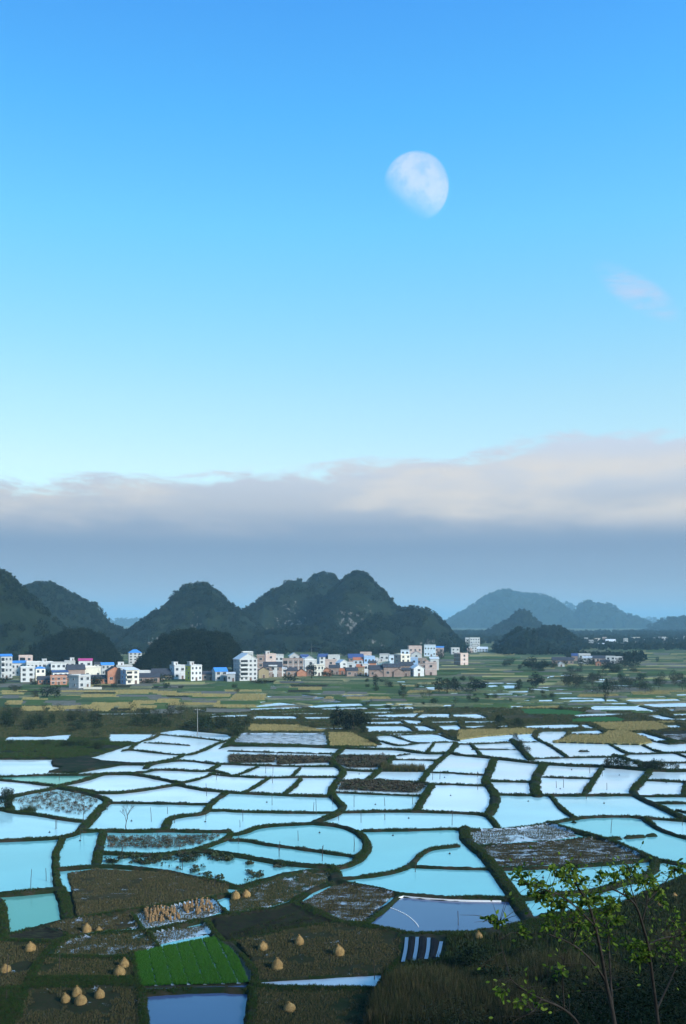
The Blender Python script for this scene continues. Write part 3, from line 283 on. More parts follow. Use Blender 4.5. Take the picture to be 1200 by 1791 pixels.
PARCELS=[('p',[(151.64,443.87),(172.25,444.1),(168.3,435.93),(147.96,435.64)]),('p',[(108.98,435.34),(118.16,435.09),(113.77,421.12),(104.95,421.89)]),('p',[(167.06,576.19),(181.08,576.11),(176.86,562.45),(163.45,563.48)]),('t',[(127.28,527.32),(149.08,528.11),(143.85,510.08),(123.03,510.33)]),('p',[(81.79,516.09),(102.08,515.51),(99.34,506.68),(79.07,505.89)]),('g',[(61.55,462.86),(79.92,463.63),(77.69,449.54),(59.94,449.11)]),('g',[(115.15,435.17),(131.47,435.46),(128.56,426.7),(112.71,427.1)]),('t',[(161.48,546.43),(182.57,545.6),(177.61,527.99),(156.81,527.15)]),('p',[(138.17,514.92),(161.17,515.14),(158.52,504.5),(135.98,503.95)]),('g',[(128.23,566.93),(140.32,566.4),(136.03,552.92),(123.79,551.96)]),('g',[(127.43,431.41),(136.76,431.83),(133.59,417.79),(124.66,417.21)]),('p',[(108.98,469.33),(130.07,469.14),(127.1,461.49),(106.06,460.78)]),('t',[(176.03,557.76),(203.46,558.77),(197.68,546.23),(170.75,545.31)]),('g',[(163.03,509.04),(179.82,509.16),(176.91,499.85),(160.16,498.77)]),('g',[(73.23,470.64),(96.55,470.1),(94.73,462.46),(71.67,462.46)]),('g',[(152.04,523.03),(168.08,522.67),(163.23,505.44),(147.86,506.03)]),('g',[(-128.81,1263.15),(-108.17,1261.26),(-107.76,1244.89),(-127.89,1243.17)]),('g',[(55.55,1317.13),(83.89,1317.01),(82.46,1297.16),(54.5,1296.49)]),('g',[(-83.87,1318.38),(-18.52,1321.34),(-19.35,1300.8),(-83.66,1295.54)]),('g',[(74.68,1266.37),(126.64,1269.28),(124.8,1248.9),(73.69,1245.98)]),('g',[(-109.07,1303.67),(-52.56,1302.76),(-52.45,1288.48),(-108.13,1286.3)]),('g',[(-17.49,1318.71),(31.34,1315.7),(30.29,1297.28),(-17.85,1294.58)]),('g',[(-9.25,1415.61),(54.56,1410.02),(54.01,1396.81),(-9.12,1390.59)]),('g',[(113.15,1429.06),(144.54,1431.93),(142.23,1411.74),(110.8,1403.07)]),('g',[(-72.0,1335.17),(-41.07,1339.3),(-41.33,1306.21),(-72.08,1310.48)]),('g',[(36.83,1327.58),(102.65,1331.44),(101.65,1312.48),(36.85,1309.81)]),('g',[(-87.38,1295.38),(-26.7,1297.44),(-25.96,1279.02),(-85.8,1277.82)]),('g',[(-124.46,1435.12),(-54.19,1434.85),(-53.35,1404.36),(-122.39,1407.33)]),('g',[(108.19,1343.1),(134.11,1344.63),(131.23,1316.26),(106.4,1321.62)]),('g',[(21.44,1440.89),(48.94,1437.39),(49.24,1427.35),(21.85,1420.07)]),('g',[(122.67,1338.67),(158.57,1334.79),(156.78,1325.17),(120.25,1320.11)]),('g',[(-52.57,1237.62),(-1.65,1232.74),(-1.38,1210.54),(-51.3,1213.79)]),('g',[(-147.59,1420.65),(-103.39,1428.46),(-101.55,1395.34),(-145.49,1394.43)]),('g',[(84.3,1377.05),(119.17,1384.13),(117.07,1358.04),(83.32,1358.44)]),('g',[(57.46,1363.54),(120.19,1362.54),(118.54,1340.11),(56.73,1337.59)]),('g',[(0.52,1437.59),(37.32,1436.44),(37.32,1408.34),(1.32,1411.3)]),('y',[(201.35,1061.26),(234.9,1057.4),(226.14,1025.47),(193.01,1027.1)]),('g',[(185.81,723.83),(210.03,724.18),(206.08,707.03),(182.7,707.28)]),('t',[(212.65,879.82),(245.22,877.58),(238.06,857.78),(205.09,855.97)]),('p',[(92.05,969.42),(124.14,965.42),(123.75,956.09),(91.31,952.25)]),('g',[(65.66,782.39),(93.07,783.48),(92.08,765.72),(65.33,763.69)]),('g',[(104.29,882.23),(142.59,879.55),(138.47,856.58),(101.06,858.69)]),('y',[(202.59,898.57),(240.81,895.92),(233.23,870.57),(195.43,870.6)]),('t',[(152.84,700.57),(177.91,700.48),(172.41,684.81),(147.93,685.77)]),('g',[(137.68,792.97),(163.48,791.29),(159.84,772.07),(134.84,774.47)]),('y',[(206.39,801.92),(234.82,804.74),(229.78,786.12),(202.66,785.71)]),('y',[(195.98,740.17),(209.55,739.62),(202.4,720.63),(188.51,719.38)]),('p',[(294.63,894.35),(331.46,897.26),(322.9,870.98),(288.24,871.08)]),('y',[(199.94,683.21),(232.77,682.17),(228.39,666.7),(196.32,667.46)]),('g',[(136.65,647.62),(162.57,646.78),(157.29,631.98),(131.54,631.65)]),('g',[(95.63,806.93),(121.96,807.6),(118.1,781.92),(92.91,783.82)]),('t',[(250.54,819.69),(271.71,817.56),(266.89,799.84),(245.54,799.45)]),('t',[(305.35,987.97),(333.87,989.22),(326.84,967.34),(299.89,969.0)]),('y',[(103.32,972.2),(125.79,972.81),(121.89,945.58),(100.45,949.24)]),('g',[(219.06,743.24),(242.89,741.3),(236.88,723.0),(213.38,724.0)]),('p',[(337.51,1204.37),(372.13,1200.51),(363.86,1175.13),(327.66,1170.81)]),('g',[(131.27,752.52),(165.71,752.15),(163.06,733.92),(129.36,732.88)]),('p',[(190.38,686.11),(210.86,686.66),(205.59,670.77),(185.92,671.6)]),('t',[(264.34,1055.82),(304.81,1057.74),(293.88,1026.0),(255.64,1028.97)]),('t',[(350.11,1223.72),(390.35,1224.26),(376.26,1182.33),(339.23,1188.51)]),('g',[(309.64,977.54),(343.31,980.1),(331.26,946.7),(299.79,947.66)]),('y',[(217.91,673.2),(234.5,673.36),(229.39,657.53),(213.28,657.51)]),('t',[(373.93,1085.65),(399.25,1089.05),(387.06,1059.78),(364.02,1061.57)]),('p',[(126.33,1103.48),(165.28,1104.16),(157.73,1067.89),(119.96,1068.42)]),('g',[(179.78,630.86),(190.65,629.92),(188.29,620.53),(177.45,620.81)]),('p',[(131.93,1108.83),(180.7,1107.44),(176.19,1079.19),(128.97,1083.12)]),('y',[(101.11,704.83),(134.4,703.68),(130.25,684.5),(97.76,685.25)]),('t',[(382.27,1091.95),(420.28,1088.44),(412.48,1064.89),(373.75,1063.51)]),('y',[(147.0,1126.38),(186.37,1121.1),(180.8,1092.09),(141.69,1091.99)]),('g',[(366.59,1185.65),(413.99,1185.94),(399.91,1149.02),(354.61,1151.22)]),('g',[(237.2,686.95),(268.45,687.9),(263.86,676.61),(233.05,675.52)]),('g',[(257.51,858.99),(279.25,858.98),(272.4,835.61),(251.54,836.32)]),('g',[(193.1,898.26),(228.48,900.79),(222.06,870.13),(189.02,872.21)]),('y',[(325.54,1111.67),(348.53,1113.03),(341.69,1094.02),(318.22,1090.05)]),('y',[(312.78,1117.25),(354.17,1120.65),(345.62,1097.34),(304.88,1093.73)]),('g',[(286.39,1121.38),(314.72,1122.58),(305.27,1090.58),(277.52,1088.7)]),('p',[(198.3,641.81),(229.62,643.41),(224.32,625.42),(194.96,626.97)]),('t',[(352.83,1082.31),(371.82,1083.01),(362.57,1059.8),(343.88,1059.18)]),('t',[(134.33,1160.93),(178.64,1160.5),(173.13,1126.96),(130.07,1127.42)]),('g',[(192.3,696.76),(215.99,694.89),(212.49,683.8),(188.59,683.53)]),('g',[(190.6,941.94),(211.3,945.06),(204.39,919.87),(185.39,923.24)]),('p',[(157.11,779.4),(173.29,777.24),(169.22,762.13),(152.91,762.38)]),('g',[(61.79,683.03),(83.81,683.33),(80.42,666.1),(58.74,665.02)]),('g',[(136.35,933.9),(165.82,931.75),(161.62,910.06),(132.18,907.92)]),('t',[(183.2,870.66),(199.9,867.72),(196.69,851.23),(180.14,852.98)]),('g',[(401.35,1167.53),(450.53,1167.18),(435.07,1128.79),(387.32,1128.76)]),('y',[(87.85,874.28),(127.26,873.1),(125.18,851.25),(87.08,854.36)]),('t',[(265.96,1203.03),(293.04,1197.3),(289.81,1182.96),(260.93,1178.85)]),('t',[(207.32,1052.27),(229.77,1049.79),(224.43,1021.3),(202.98,1025.16)]),('y',[(269.99,866.68),(311.0,866.82),(305.73,853.0),(264.66,850.68)]),('t',[(90.01,739.42),(121.7,740.06),(118.38,721.97),(87.32,720.46)]),('p',[(176.39,699.78),(187.61,701.47),(179.73,677.8),(169.62,679.77)]),('t',[(105.24,947.89),(133.83,948.57),(131.51,928.84),(103.39,926.61)]),('p',[(71.54,691.17),(90.04,691.33),(88.33,677.23),(70.18,676.64)]),('g',[(197.6,1181.78),(230.68,1175.93),(223.69,1137.87),(191.6,1142.71)]),('g',[(271.18,774.29),(306.16,775.36),(299.59,758.86),(266.12,760.02)]),('g',[(17.85,507.2),(36.97,506.32),(35.24,493.79),(16.51,494.79)]),('p',[(-15.4,596.91),(-2.99,596.35),(-2.95,583.49),(-15.11,584.59)]),('p',[(-24.15,496.53),(-4.68,495.93),(-5.71,486.93),(-24.92,486.89)]),('p',[(18.96,523.47),(41.75,522.39),(40.07,512.29),(17.62,513.25)]),('b',[(-34.09,610.94),(-9.29,610.66),(-7.63,590.0),(-31.41,589.81)]),('g',[(-37.23,524.05),(-22.01,524.89),(-22.59,515.05),(-37.63,514.07)]),('g',[(-9.63,604.64),(18.79,603.62),(17.24,591.11),(-10.7,591.14)]),('g',[(13.44,527.58),(33.94,527.0),(34.53,513.88),(14.65,513.04)]),('t',[(-8.84,512.27),(-0.44,511.2),(-1.91,497.0),(-10.23,497.28)]),('g',[(11.09,553.71),(24.41,554.33),(23.78,537.43),(10.92,538.57)]),('t',[(51.63,559.81),(69.54,558.72),(66.96,548.12),(49.15,548.16)]),('p',[(-38.3,515.88),(-14.24,515.63),(-15.45,499.7),(-38.97,500.13)]),('t',[(-45.39,635.26),(-28.66,636.89),(-28.35,617.1),(-44.72,617.01)]),('g',[(-13.61,566.28),(-1.21,565.86),(-2.92,551.2),(-15.2,551.61)]),('p',[(-42.14,641.43),(-26.39,639.66),(-24.24,621.06),(-39.3,621.69)]),('p',[(13.6,498.28),(31.52,497.8),(31.52,481.33),(14.33,482.32)]),('g',[(-39.43,570.12),(-26.89,569.33),(-27.97,551.03),(-40.31,551.58)]),('g',[(-5.93,511.89),(5.59,511.13),(6.2,496.63),(-4.91,496.99)]),('p',[(-58.01,596.93),(-44.43,598.34),(-43.03,581.64),(-56.48,583.01)]),('p',[(52.85,622.97),(63.71,621.28),(63.04,608.32),(52.49,609.92)]),('g',[(41.46,513.13),(50.34,512.76),(49.48,500.77),(40.86,501.23)]),('g',[(4.65,583.58),(24.4,582.37),(23.58,570.04),(4.2,569.46)]),('p',[(44.68,528.23),(69.99,529.23),(68.56,516.91),(43.94,516.88)]),('t',[(22.51,607.75),(47.62,609.35),(44.7,590.42),(20.27,590.21)]),('t',[(48.69,630.41),(65.87,630.75),(61.86,611.73),(45.05,612.26)]),('t',[(57.57,639.6),(70.31,638.57),(68.61,627.02),(55.96,627.03)]),('b',[(-60.43,648.69),(-44.36,649.48),(-45.13,629.76),(-60.88,628.31)]),('t',[(51.95,564.45),(64.9,564.41),(63.12,548.25),(50.52,547.97)]),('t',[(1.27,509.85),(24.13,510.95),(23.58,495.35),(1.45,495.99)]),('p',[(-50.03,589.04),(-30.07,588.85),(-31.05,568.39),(-50.61,569.37)]),('p',[(-75.22,484.85),(-53.8,485.26),(-52.97,471.42),(-74.06,472.39)]),('b',[(-190.64,565.91),(-176.69,564.76),(-168.07,543.72),(-180.56,542.7)]),('p',[(-101.86,450.05),(-91.09,449.54),(-90.61,437.51),(-101.05,436.88)]),('g',[(-91.11,577.41),(-74.85,578.61),(-73.1,563.55),(-89.01,562.69)]),('g',[(-127.38,491.75),(-105.75,492.57),(-102.02,479.53),(-123.09,479.13)]),('y',[(-114.58,442.63),(-93.14,442.3),(-91.95,426.0),(-112.77,426.03)]),('p',[(-95.13,508.36),(-72.39,508.81),(-69.46,491.06),(-91.26,490.05)]),('y',[(-141.73,526.34),(-120.72,526.11),(-118.04,508.72),(-138.62,509.37)]),('g',[(-188.93,570.48),(-175.94,570.6),(-169.6,552.9),(-182.51,554.08)]),('g',[(-89.14,454.31),(-79.63,455.1),(-76.17,435.02),(-85.47,435.34)]),('b',[(-113.63,478.13),(-95.58,478.94),(-91.3,464.24),(-108.72,463.76)]),('y',[(-62.75,483.61),(-45.09,484.03),(-44.21,464.43),(-61.28,464.11)]),('b',[(-145.72,550.45),(-120.13,550.19),(-118.68,535.12),(-143.41,534.04)]),('b',[(-95.24,521.05),(-75.87,521.88),(-73.08,508.07),(-92.04,508.35)]),('g',[(-118.54,536.59),(-94.7,535.97),(-93.09,522.09),(-116.14,521.5)]),('b',[(-106.83,446.62),(-97.05,446.41),(-94.24,428.75),(-103.52,428.04)]),('p',[(-147.44,614.75),(-122.71,615.28),(-120.62,597.69),(-144.84,597.32)]),('g',[(-56.62,456.23),(-47.22,456.05),(-44.15,439.69),(-53.08,439.98)]),('g',[(-85.42,537.55),(-62.3,537.97),(-59.94,519.06),(-82.13,518.01)]),('g',[(-57.26,432.94),(-50.08,432.73),(-47.37,417.22),(-54.15,417.16)]),('g',[(-83.93,520.16),(-58.88,519.88),(-54.51,498.68),(-78.45,499.71)]),('y',[(-122.26,474.07),(-105.23,474.37),(-103.31,460.06),(-119.92,459.56)]),('p',[(-214.03,610.52),(-201.41,609.89),(-194.44,583.57),(-206.99,584.94)]),('p',[(-92.71,455.66),(-78.33,455.01),(-76.65,440.43),(-90.67,441.11)]),('t',[(-167.3,612.26),(-147.18,612.17),(-139.47,585.25),(-158.66,585.71)]),('y',[(-139.59,454.23),(-119.95,453.73),(-118.6,442.56),(-137.81,442.64)]),('t',[(-128.77,460.18),(-107.95,460.07),(-105.51,442.91),(-125.48,442.12)]),('p',[(-80.6,552.27),(-59.68,550.98),(-58.86,528.24),(-79.07,529.27)]),('y',[(-61.98,460.5),(-41.75,459.87),(-39.55,446.57),(-58.92,445.88)]),('g',[(-102.07,480.88),(-81.56,480.56),(-78.38,462.28),(-97.97,461.98)]),('g',[(-114.81,548.41),(-99.38,548.88),(-97.62,525.95),(-112.57,525.04)]),('g',[(-118.64,482.29),(-97.94,483.22),(-94.21,469.47),(-114.59,470.06)]),('p',[(-82.52,431.34),(-70.75,430.89),(-69.67,416.7),(-81.22,417.31)]),('b',[(-155.47,604.91),(-131.64,604.35),(-128.2,580.11),(-151.26,580.59)]),('y',[(-114.87,471.55),(-97.9,471.62),(-96.63,459.2),(-113.45,459.74)]),('b',[(-67.2,432.49),(-50.12,431.8),(-48.28,420.06),(-64.74,420.06)]),('p',[(-166.89,483.89),(-149.78,484.73),(-145.02,468.95),(-161.68,468.42)]),('p',[(-92.55,542.65),(-72.22,543.49),(-71.89,523.05),(-91.73,522.35)]),('p',[(-141.58,471.14),(-127.87,471.84),(-123.67,457.82),(-136.91,457.06)]),('g',[(-95.29,570.19),(-73.15,571.27),(-71.13,553.75),(-92.81,553.84)]),('p',[(-62.17,440.74),(-41.51,440.24),(-40.47,423.82),(-60.39,424.16)]),('y',[(-69.76,567.85),(-48.6,569.22),(-46.55,547.49),(-67.12,548.04)]),('g',[(-61.39,483.6),(-41.3,484.44),(-39.5,463.98),(-58.82,463.8)]),('g',[(-181.18,610.77),(-168.35,609.19),(-161.7,588.83),(-173.59,589.01)]),('g',[(-95.73,502.8),(-84.4,503.85),(-80.64,485.38),(-91.48,484.35)]),('t',[(-84.73,473.73),(-70.26,474.17),(-68.63,458.23),(-82.92,459.06)]),('g',[(-93.09,457.66),(-82.5,457.68),(-79.84,440.22),(-90.02,439.97)]),('y',[(-166.71,505.32),(-153.02,506.39),(-149.05,491.91),(-162.61,491.53)]),('p',[(-171.88,571.85),(-151.63,572.77),(-147.78,548.5),(-167.97,549.28)]),('y',[(-103.29,536.94),(-79.06,537.03),(-75.72,519.54),(-99.12,519.66)]),('t',[(-200.89,572.75),(-186.58,572.71),(-179.22,551.37),(-192.82,551.02)]),('g',[(-120.11,609.3),(-110.03,610.61),(-106.49,594.69),(-116.51,594.85)]),('t',[(-131.47,559.61),(-107.27,559.94),(-104.03,541.58),(-127.76,542.51)]),('p',[(-86.27,432.01),(-74.23,431.72),(-70.99,414.87),(-82.35,414.28)]),('b',[(-116.86,595.99),(-98.37,597.46),(-95.27,573.61),(-113.52,574.26)]),('t',[(-148.38,520.13),(-129.08,520.0),(-125.04,507.07),(-143.73,507.09)]),('p',[(-84.25,438.63),(-74.33,437.88),(-74.42,422.57),(-84.03,421.96)]),('p',[(-173.61,565.24),(-154.86,564.4),(-151.66,546.4),(-169.42,545.32)]),('g',[(-154.76,513.01),(-147.09,513.32),(-142.16,492.63),(-149.62,492.29)]),('p',[(-103.28,510.3),(-92.74,510.34),(-87.44,491.62),(-97.45,491.92)]),('y',[(-199.87,571.43),(-190.59,571.43),(-182.4,544.0),(-192.0,544.0)]),('g',[(-201.47,573.84),(-185.74,573.84),(-180.98,557.38),(-196.72,557.38)]),('y',[(-189.62,539.68),(-177.3,539.68),(-173.64,527.13),(-186.05,527.13)]),('p',[(-182.95,523.08),(-174.46,523.08),(-167.65,500.0),(-176.47,500.0)]),('t',[(-167.91,485.71),(-160.14,485.71),(-153.47,462.59),(-161.63,462.59)]),('g',[(-159.08,489.21),(-150.79,489.21),(-143.67,462.59),(-152.38,462.59)]),('g',[(-160.93,517.11),(-139.7,517.11),(-134.89,496.35),(-155.91,496.35)]),('p',[(-148.97,485.71),(-133.71,485.71),(-130.56,472.22),(-145.83,472.22)]),('t',[(-149.84,453.33),(-138.53,453.33),(-131.82,427.67),(-143.4,427.67)]),('t',[(-135.97,453.33),(-121.47,453.33),(-115.72,427.67),(-130.31,427.67)]),('t',[(-121.23,453.33),(-111.2,453.33),(-107.69,435.9),(-117.95,435.9)]),('t',[(-116.53,472.22),(-99.31,472.22),(-96.64,456.38),(-113.83,456.38)]),('p',[(-125.52,438.71),(-113.03,438.71),(-110.69,427.67),(-123.27,427.67)]),('y',[(-130.15,561.98),(-111.9,561.98),(-106.88,531.25),(-125.0,531.25)]),('t',[(-161.74,557.38),(-130.66,557.38),(-128.0,544.0),(-158.72,544.0)]),('t',[(-107.63,552.85),(-95.2,552.85),(-92.55,533.33),(-105.1,533.33)]),('p',[(-122.58,525.1),(-98.3,525.1),(-96.24,511.28),(-120.3,511.28)]),('t',[(-110.63,475.52),(-103.36,475.52),(-100.54,459.46),(-108.11,459.46)]),('t',[(-104.74,485.71),(-94.0,485.71),(-90.96,465.75),(-101.92,465.75)]),('t',[(-94.51,496.35),(-83.65,496.35),(-80.56,472.22),(-91.67,472.22)]),('t',[(-104.83,456.38),(-87.92,456.38),(-85.71,441.56),(-102.6,441.56)]),('w',[(-81.58,531.25),(-61.64,531.25),(-59.93,509.36),(-79.7,509.36)]),('t',[(-76.9,472.22),(-60.62,472.22),(-59.66,461.02),(-75.93,461.02)]),('y',[(-116.24,635.51),(-90.75,635.51),(-87.89,609.87),(-113.0,609.87)]),('p',[(-113.09,596.49),(-101.23,596.49),(-99.15,581.2),(-111.11,581.2)]),('g',[(-78.49,596.49),(-44.39,596.49),(-42.98,561.98),(-76.03,561.98)]),('g',[(-73.24,618.18),(-46.55,618.18),(-45.61,596.49),(-71.93,596.49)]),('t',[(-59.41,531.25),(-42.03,531.25),(-40.29,489.21),(-57.55,489.21)]),('y',[(-56.31,653.85),(-28.08,653.85),(-27.78,629.63),(-55.56,629.63)]),('t',[(-32.93,586.21),(-12.93,586.21),(-13.22,561.98),(-33.06,561.98)]),('b',[(-31.87,561.98),(-19.17,561.98),(-19.2,544.0),(-32.0,544.0)]),('g',[(-39.79,581.2),(-26.67,581.2),(-26.45,561.98),(-39.67,561.98)]),('p',[(-11.25,552.85),(0.98,552.85),(0.0,527.13),(-12.4,527.13)]),('g',[(1.95,612.61),(19.1,612.61),(17.09,581.2),(0.0,581.2)]),('p',[(2.44,546.18),(13.49,546.18),(12.45,529.18),(1.25,529.18)]),('g',[(16.07,601.77),(36.46,601.77),(33.61,571.43),(13.45,571.43)]),('t',[(41.08,680.0),(64.6,680.0),(62.14,660.19),(38.83,660.19)]),('t',[(37.54,557.38),(50.66,557.38),(47.87,535.43),(34.65,535.43)]),('g',[(57.41,772.73),(92.5,772.73),(84.21,715.79),(50.53,715.79)]),('t',[(58.92,819.28),(111.45,819.28),(107.6,795.32),(56.14,795.32)]),('p',[(100.41,1000.0),(118.53,1000.0),(112.68,957.75),(94.65,957.75)]),('g',[(108.95,1079.37),(153.65,1079.37),(143.28,1014.93),(100.3,1014.93)]),('t',[(171.14,1214.29),(215.71,1214.29),(200.0,1133.33),(157.33,1133.33)]),('g',[(157.16,1096.77),(201.29,1096.77),(187.88,1030.3),(145.45,1030.3)]),('t',[(173.95,1088.0),(200.32,1088.0),(193.49,1054.26),(167.44,1054.26)]),('t',[(106.05,809.52),(145.95,809.52),(140.23,781.61),(101.15,781.61)]),('p',[(129.98,781.61),(145.52,781.61),(140.0,755.56),(124.44,755.56)]),('g',[(116.26,747.25),(154.95,747.25),(145.83,708.33),(108.33,708.33)]),('t',[(163.07,834.36),(182.21,834.36),(176.19,809.52),(157.14,809.52)]),('p',[(113.09,883.12),(135.84,883.12),(130.0,850.0),(107.5,850.0)]),('g',[(82.26,686.87),(113.94,686.87),(108.74,660.19),(77.67,660.19)]),('t',[(98.61,739.13),(130.87,739.13),(127.66,723.4),(95.74,723.4)]),('t',[(141.66,641.51),(155.85,641.51),(146.43,607.14),(132.14,607.14)]),('y',[(127.59,629.63),(143.52,629.63),(136.28,601.77),(120.35,601.77)]),('g',[(160.28,957.75),(204.23,957.75),(189.47,894.74),(147.37,894.74)]),('t',[(216.34,764.04),(234.04,764.04),(229.83,751.38),(212.15,751.38)]),('p',[(283.03,918.92),(298.38,918.92),(282.05,871.79),(266.67,871.79)]),('t',[(311.57,978.42),(345.76,978.42),(338.03,957.75),(304.23,957.75)]),('p',[(386.02,1203.54),(404.42,1203.54),(386.44,1152.54),(368.14,1152.54)]),('t',[(403.37,1192.98),(428.77,1192.98),(413.56,1152.54),(388.47,1152.54)]),('g',[(428.75,1416.67),(468.75,1416.67),(422.64,1283.02),(384.91,1283.02)]),('g',[(501.78,1511.11),(544.44,1511.11),(488.0,1360.0),(448.0,1360.0)]),('t',[(391.81,1307.69),(408.27,1307.69),(396.26,1271.03),(379.81,1271.03)]),('p',[(289.97,860.76),(309.62,860.76),(297.56,829.27),(278.05,829.27)]),('g',[(201.23,772.73),(223.41,772.73),(215.38,747.25),(193.41,747.25)]),('t',[(241.83,819.28),(270.36,819.28),(263.53,800.0),(235.29,800.0)]),('g',[(240.22,764.04),(270.79,764.04),(255.32,723.4),(225.53,723.4)]),('y',[(196.51,723.4),(213.19,723.4),(208.33,708.33),(191.67,708.33)]),('g',[(-140.09,1446.81),(-99.57,1446.81),(-90.57,1283.02),(-128.3,1283.02)]),('g',[(-100.43,1478.26),(2.17,1478.26),(0.0,1333.33),(-94.12,1333.33)]),('g',[(-146.87,1283.02),(-118.49,1283.02),(-108.47,1152.54),(-135.59,1152.54)]),('g',[(-5.57,1478.26),(36.52,1478.26),(32.0,1360.0),(-8.0,1360.0)]),('t',[(-69.54,1494.51),(-34.73,1494.51),(-34.41,1462.37),(-68.82,1462.37)]),('g',[(102.19,1283.02),(130.57,1283.02),(115.25,1152.54),(88.14,1152.54)]),('t',[(95.83,1152.54),(112.37,1152.54),(109.09,1123.97),(92.56,1123.97)])]
# ================================================================== terrain
def rows_grid():
    ys = list(np.arange(-380, -20, 12)) + list(np.arange(-20, 80, 2.5))
    y = 80.0
    while y < 350: ys.append(y); y += .2 + .0013 * y
    while y < 640: ys.append(y); y += .0019 * y
    while y < 30000: ys.append(y); y *= 1.02
    return np.array(ys)
YS = rows_grid()
ud = np.linspace(-.44, .44, 600)
du = ud[1] - ud[0]
uo = [.44]; st = du
while uo[-1] < 8: st *= 1.28; uo.append(uo[-1] + st)
uo = np.array(uo[1:])
US = np.concatenate([-uo[::-1], ud, uo])
WY = np.maximum(YS, 85.) + 15.
XX = US[None, :] * WY[:, None]; YY = np.repeat(YS[:, None], len(US), 1)
NR, NC = XX.shape
LAND = .45
zland = LAND + .22 * (fbm(XX * .05, YY * .05, 3, 2) - .5) + .22 * (fbm(XX * .6, YY * .6, 2, 5) - .5)
zland = np.where(YY > 640, LAND, zland)

def sub(x0, x1, y0, y1):
    r0 = max(np.searchsorted(YS, y0) - 1, 0); r1 = min(np.searchsorted(YS, y1) + 1, NR)
    if r1 <= r0: return None
    lo = min(x0 / WY[r0], x0 / WY[r1 - 1]); hi = max(x1 / WY[r0], x1 / WY[r1 - 1])
    c0 = max(np.searchsorted(US, lo) - 1, 0); c1 = min(np.searchsorted(US, hi) + 1, NC)
    if c1 <= c0: return None
    return slice(r0, r1), slice(c0, c1)

def poly_sd(P, x, y):
    """signed distance, positive inside"""
    P = np.asarray(P); n = len(P)
    d = np.full(x.shape, 1e9); ins = np.zeros(x.shape, bool)
    for i in range(n):
        ax, ay = P[i]; bx, by = P[(i + 1) % n]
        ex, ey = bx - ax, by - ay
        t = np.clip(((x - ax) * ex + (y - ay) * ey) / (ex * ex + ey * ey + 1e-9), 0, 1)
        d = np.minimum(d, (x - ax - t * ex) ** 2 + (y - ay - t * ey) ** 2)
        c = ((ay > y) != (by > y)) & (x < (bx - ax) * (y - ay) / (by - ay + 1e-12) + ax)
        ins ^= c
    d = np.sqrt(d)
    return np.where(ins, d, -d)

def smooth(P, it=2):
    """rounds a traced open line"""
    P = [Vector(p) for p in P]
    for _ in range(it):
        if len(P) < 3: break
        Q = [P[0]]
        for a, b in zip(P[:-1], P[1:]):
            Q += [a * .75 + b * .25, a * .25 + b * .75]
        Q.append(P[-1]); P = Q
    return P

sdw = np.full(XX.shape, -99.0)
pond_kind = []
for k, P in [('w', WET)] + PONDS:
    P = np.array(P); m = 3
    s_ = sub(P[:, 0].min() - m, P[:, 0].max() + m, P[:, 1].min() - m, P[:, 1].max() + m)
    if s_ is None: continue
    sdw[s_] = np.maximum(sdw[s_], poly_sd(P, XX[s_], YY[s_]))
shore = .9 * (fbm(XX * .45, YY * .45, 3, 9) - .5) * np.clip(YY / 250, .6, 1.4)
t_ = np.clip((sdw + shore + .5) / 1.2, 0, 1)
Z = zland * (1 - t_) + (-.7) * t_
# fields: flat floors of their own height
FIELD_H = dict(stub=.22, wetstub=.16, flood=.06, furrow=.2, mud=.2, wetgreen=.14, mudgreen=.2, wetbrown=.12, plough=.22,
               lotus=.05, lotus2=.02, tan=.4, green=.32, brownland=.4, seed=.1, scrubland=.5)
FID = np.zeros(XX.shape, np.int32)
near_parcels = [(dict(y='straw', g='meadow', t='tan', p='fallow', w='straw', b='mud')[k], P) for k, P in PARCELS if max(p[1] for p in P) < 640]
ALLF = FIELDS + near_parcels
for i, (k, P) in enumerate(ALLF):
    P = np.array(P)
    s_ = sub(P[:, 0].min() - 1, P[:, 0].max() + 1, P[:, 1].min() - 1, P[:, 1].max() + 1)
    if s_ is None: continue
    sd = poly_sd(P, XX[s_], YY[s_]) + .5 * shore[s_]
    w = np.clip(sd / .5 + .5, 0, 1)
    h = FIELD_H.get(k, .45) + .06 * (fbm(XX[s_] * .8, YY[s_] * .8, 2, 21) - .5)
    Z[s_] = Z[s_] * (1 - w) + h * w
    FID[s_] = np.where(sd > 0, i + 1, FID[s_])
# dykes
dyk = np.full(XX.shape, -9.0); sep_ = np.zeros(XX.shape, bool)
DLINES = []
for w, P in DYKES:
    Q = smooth(P); DLINES.append((w, Q))
    for a, b in zip(Q[:-1], Q[1:]):
        m = w + 2.2
        s_ = sub(min(a.x, b.x) - m, max(a.x, b.x) + m, min(a.y, b.y) - m, max(a.y, b.y) + m)
        if s_ is None: continue
        x, y = XX[s_], YY[s_]; ex, ey = b.x - a.x, b.y - a.y
        t = np.clip(((x - a.x) * ex + (y - a.y) * ey) / (ex * ex + ey * ey + 1e-9), 0, 1)
        d = np.sqrt((x - a.x - t * ex) ** 2 + (y - a.y - t * ey) ** 2)
        w_ = w * .66 if w < 2 else 1.32 + (w - 2) * .5
        hw = w_ * .5 + .12
        top = .30 + .09 * min(w, 3)
        d = d + shore[s_] * .8
        z = np.where(d < hw * .55, top, top - (d - hw * .55) / (hw * .45 + .35) * (top + .25))
        dyk[s_] = np.maximum(dyk[s_], np.maximum(z, -.7)); sep_[s_] |= d < hw + .55 + .0016 * a.y
wob = .16 * (fbm(XX * .9, YY * .9, 2, 31) - .5)
isd = dyk > Z
Z = np.where(isd, dyk + np.where(dyk > .2, wob, 0), Z)
FID[isd & (dyk > .25)] = 0
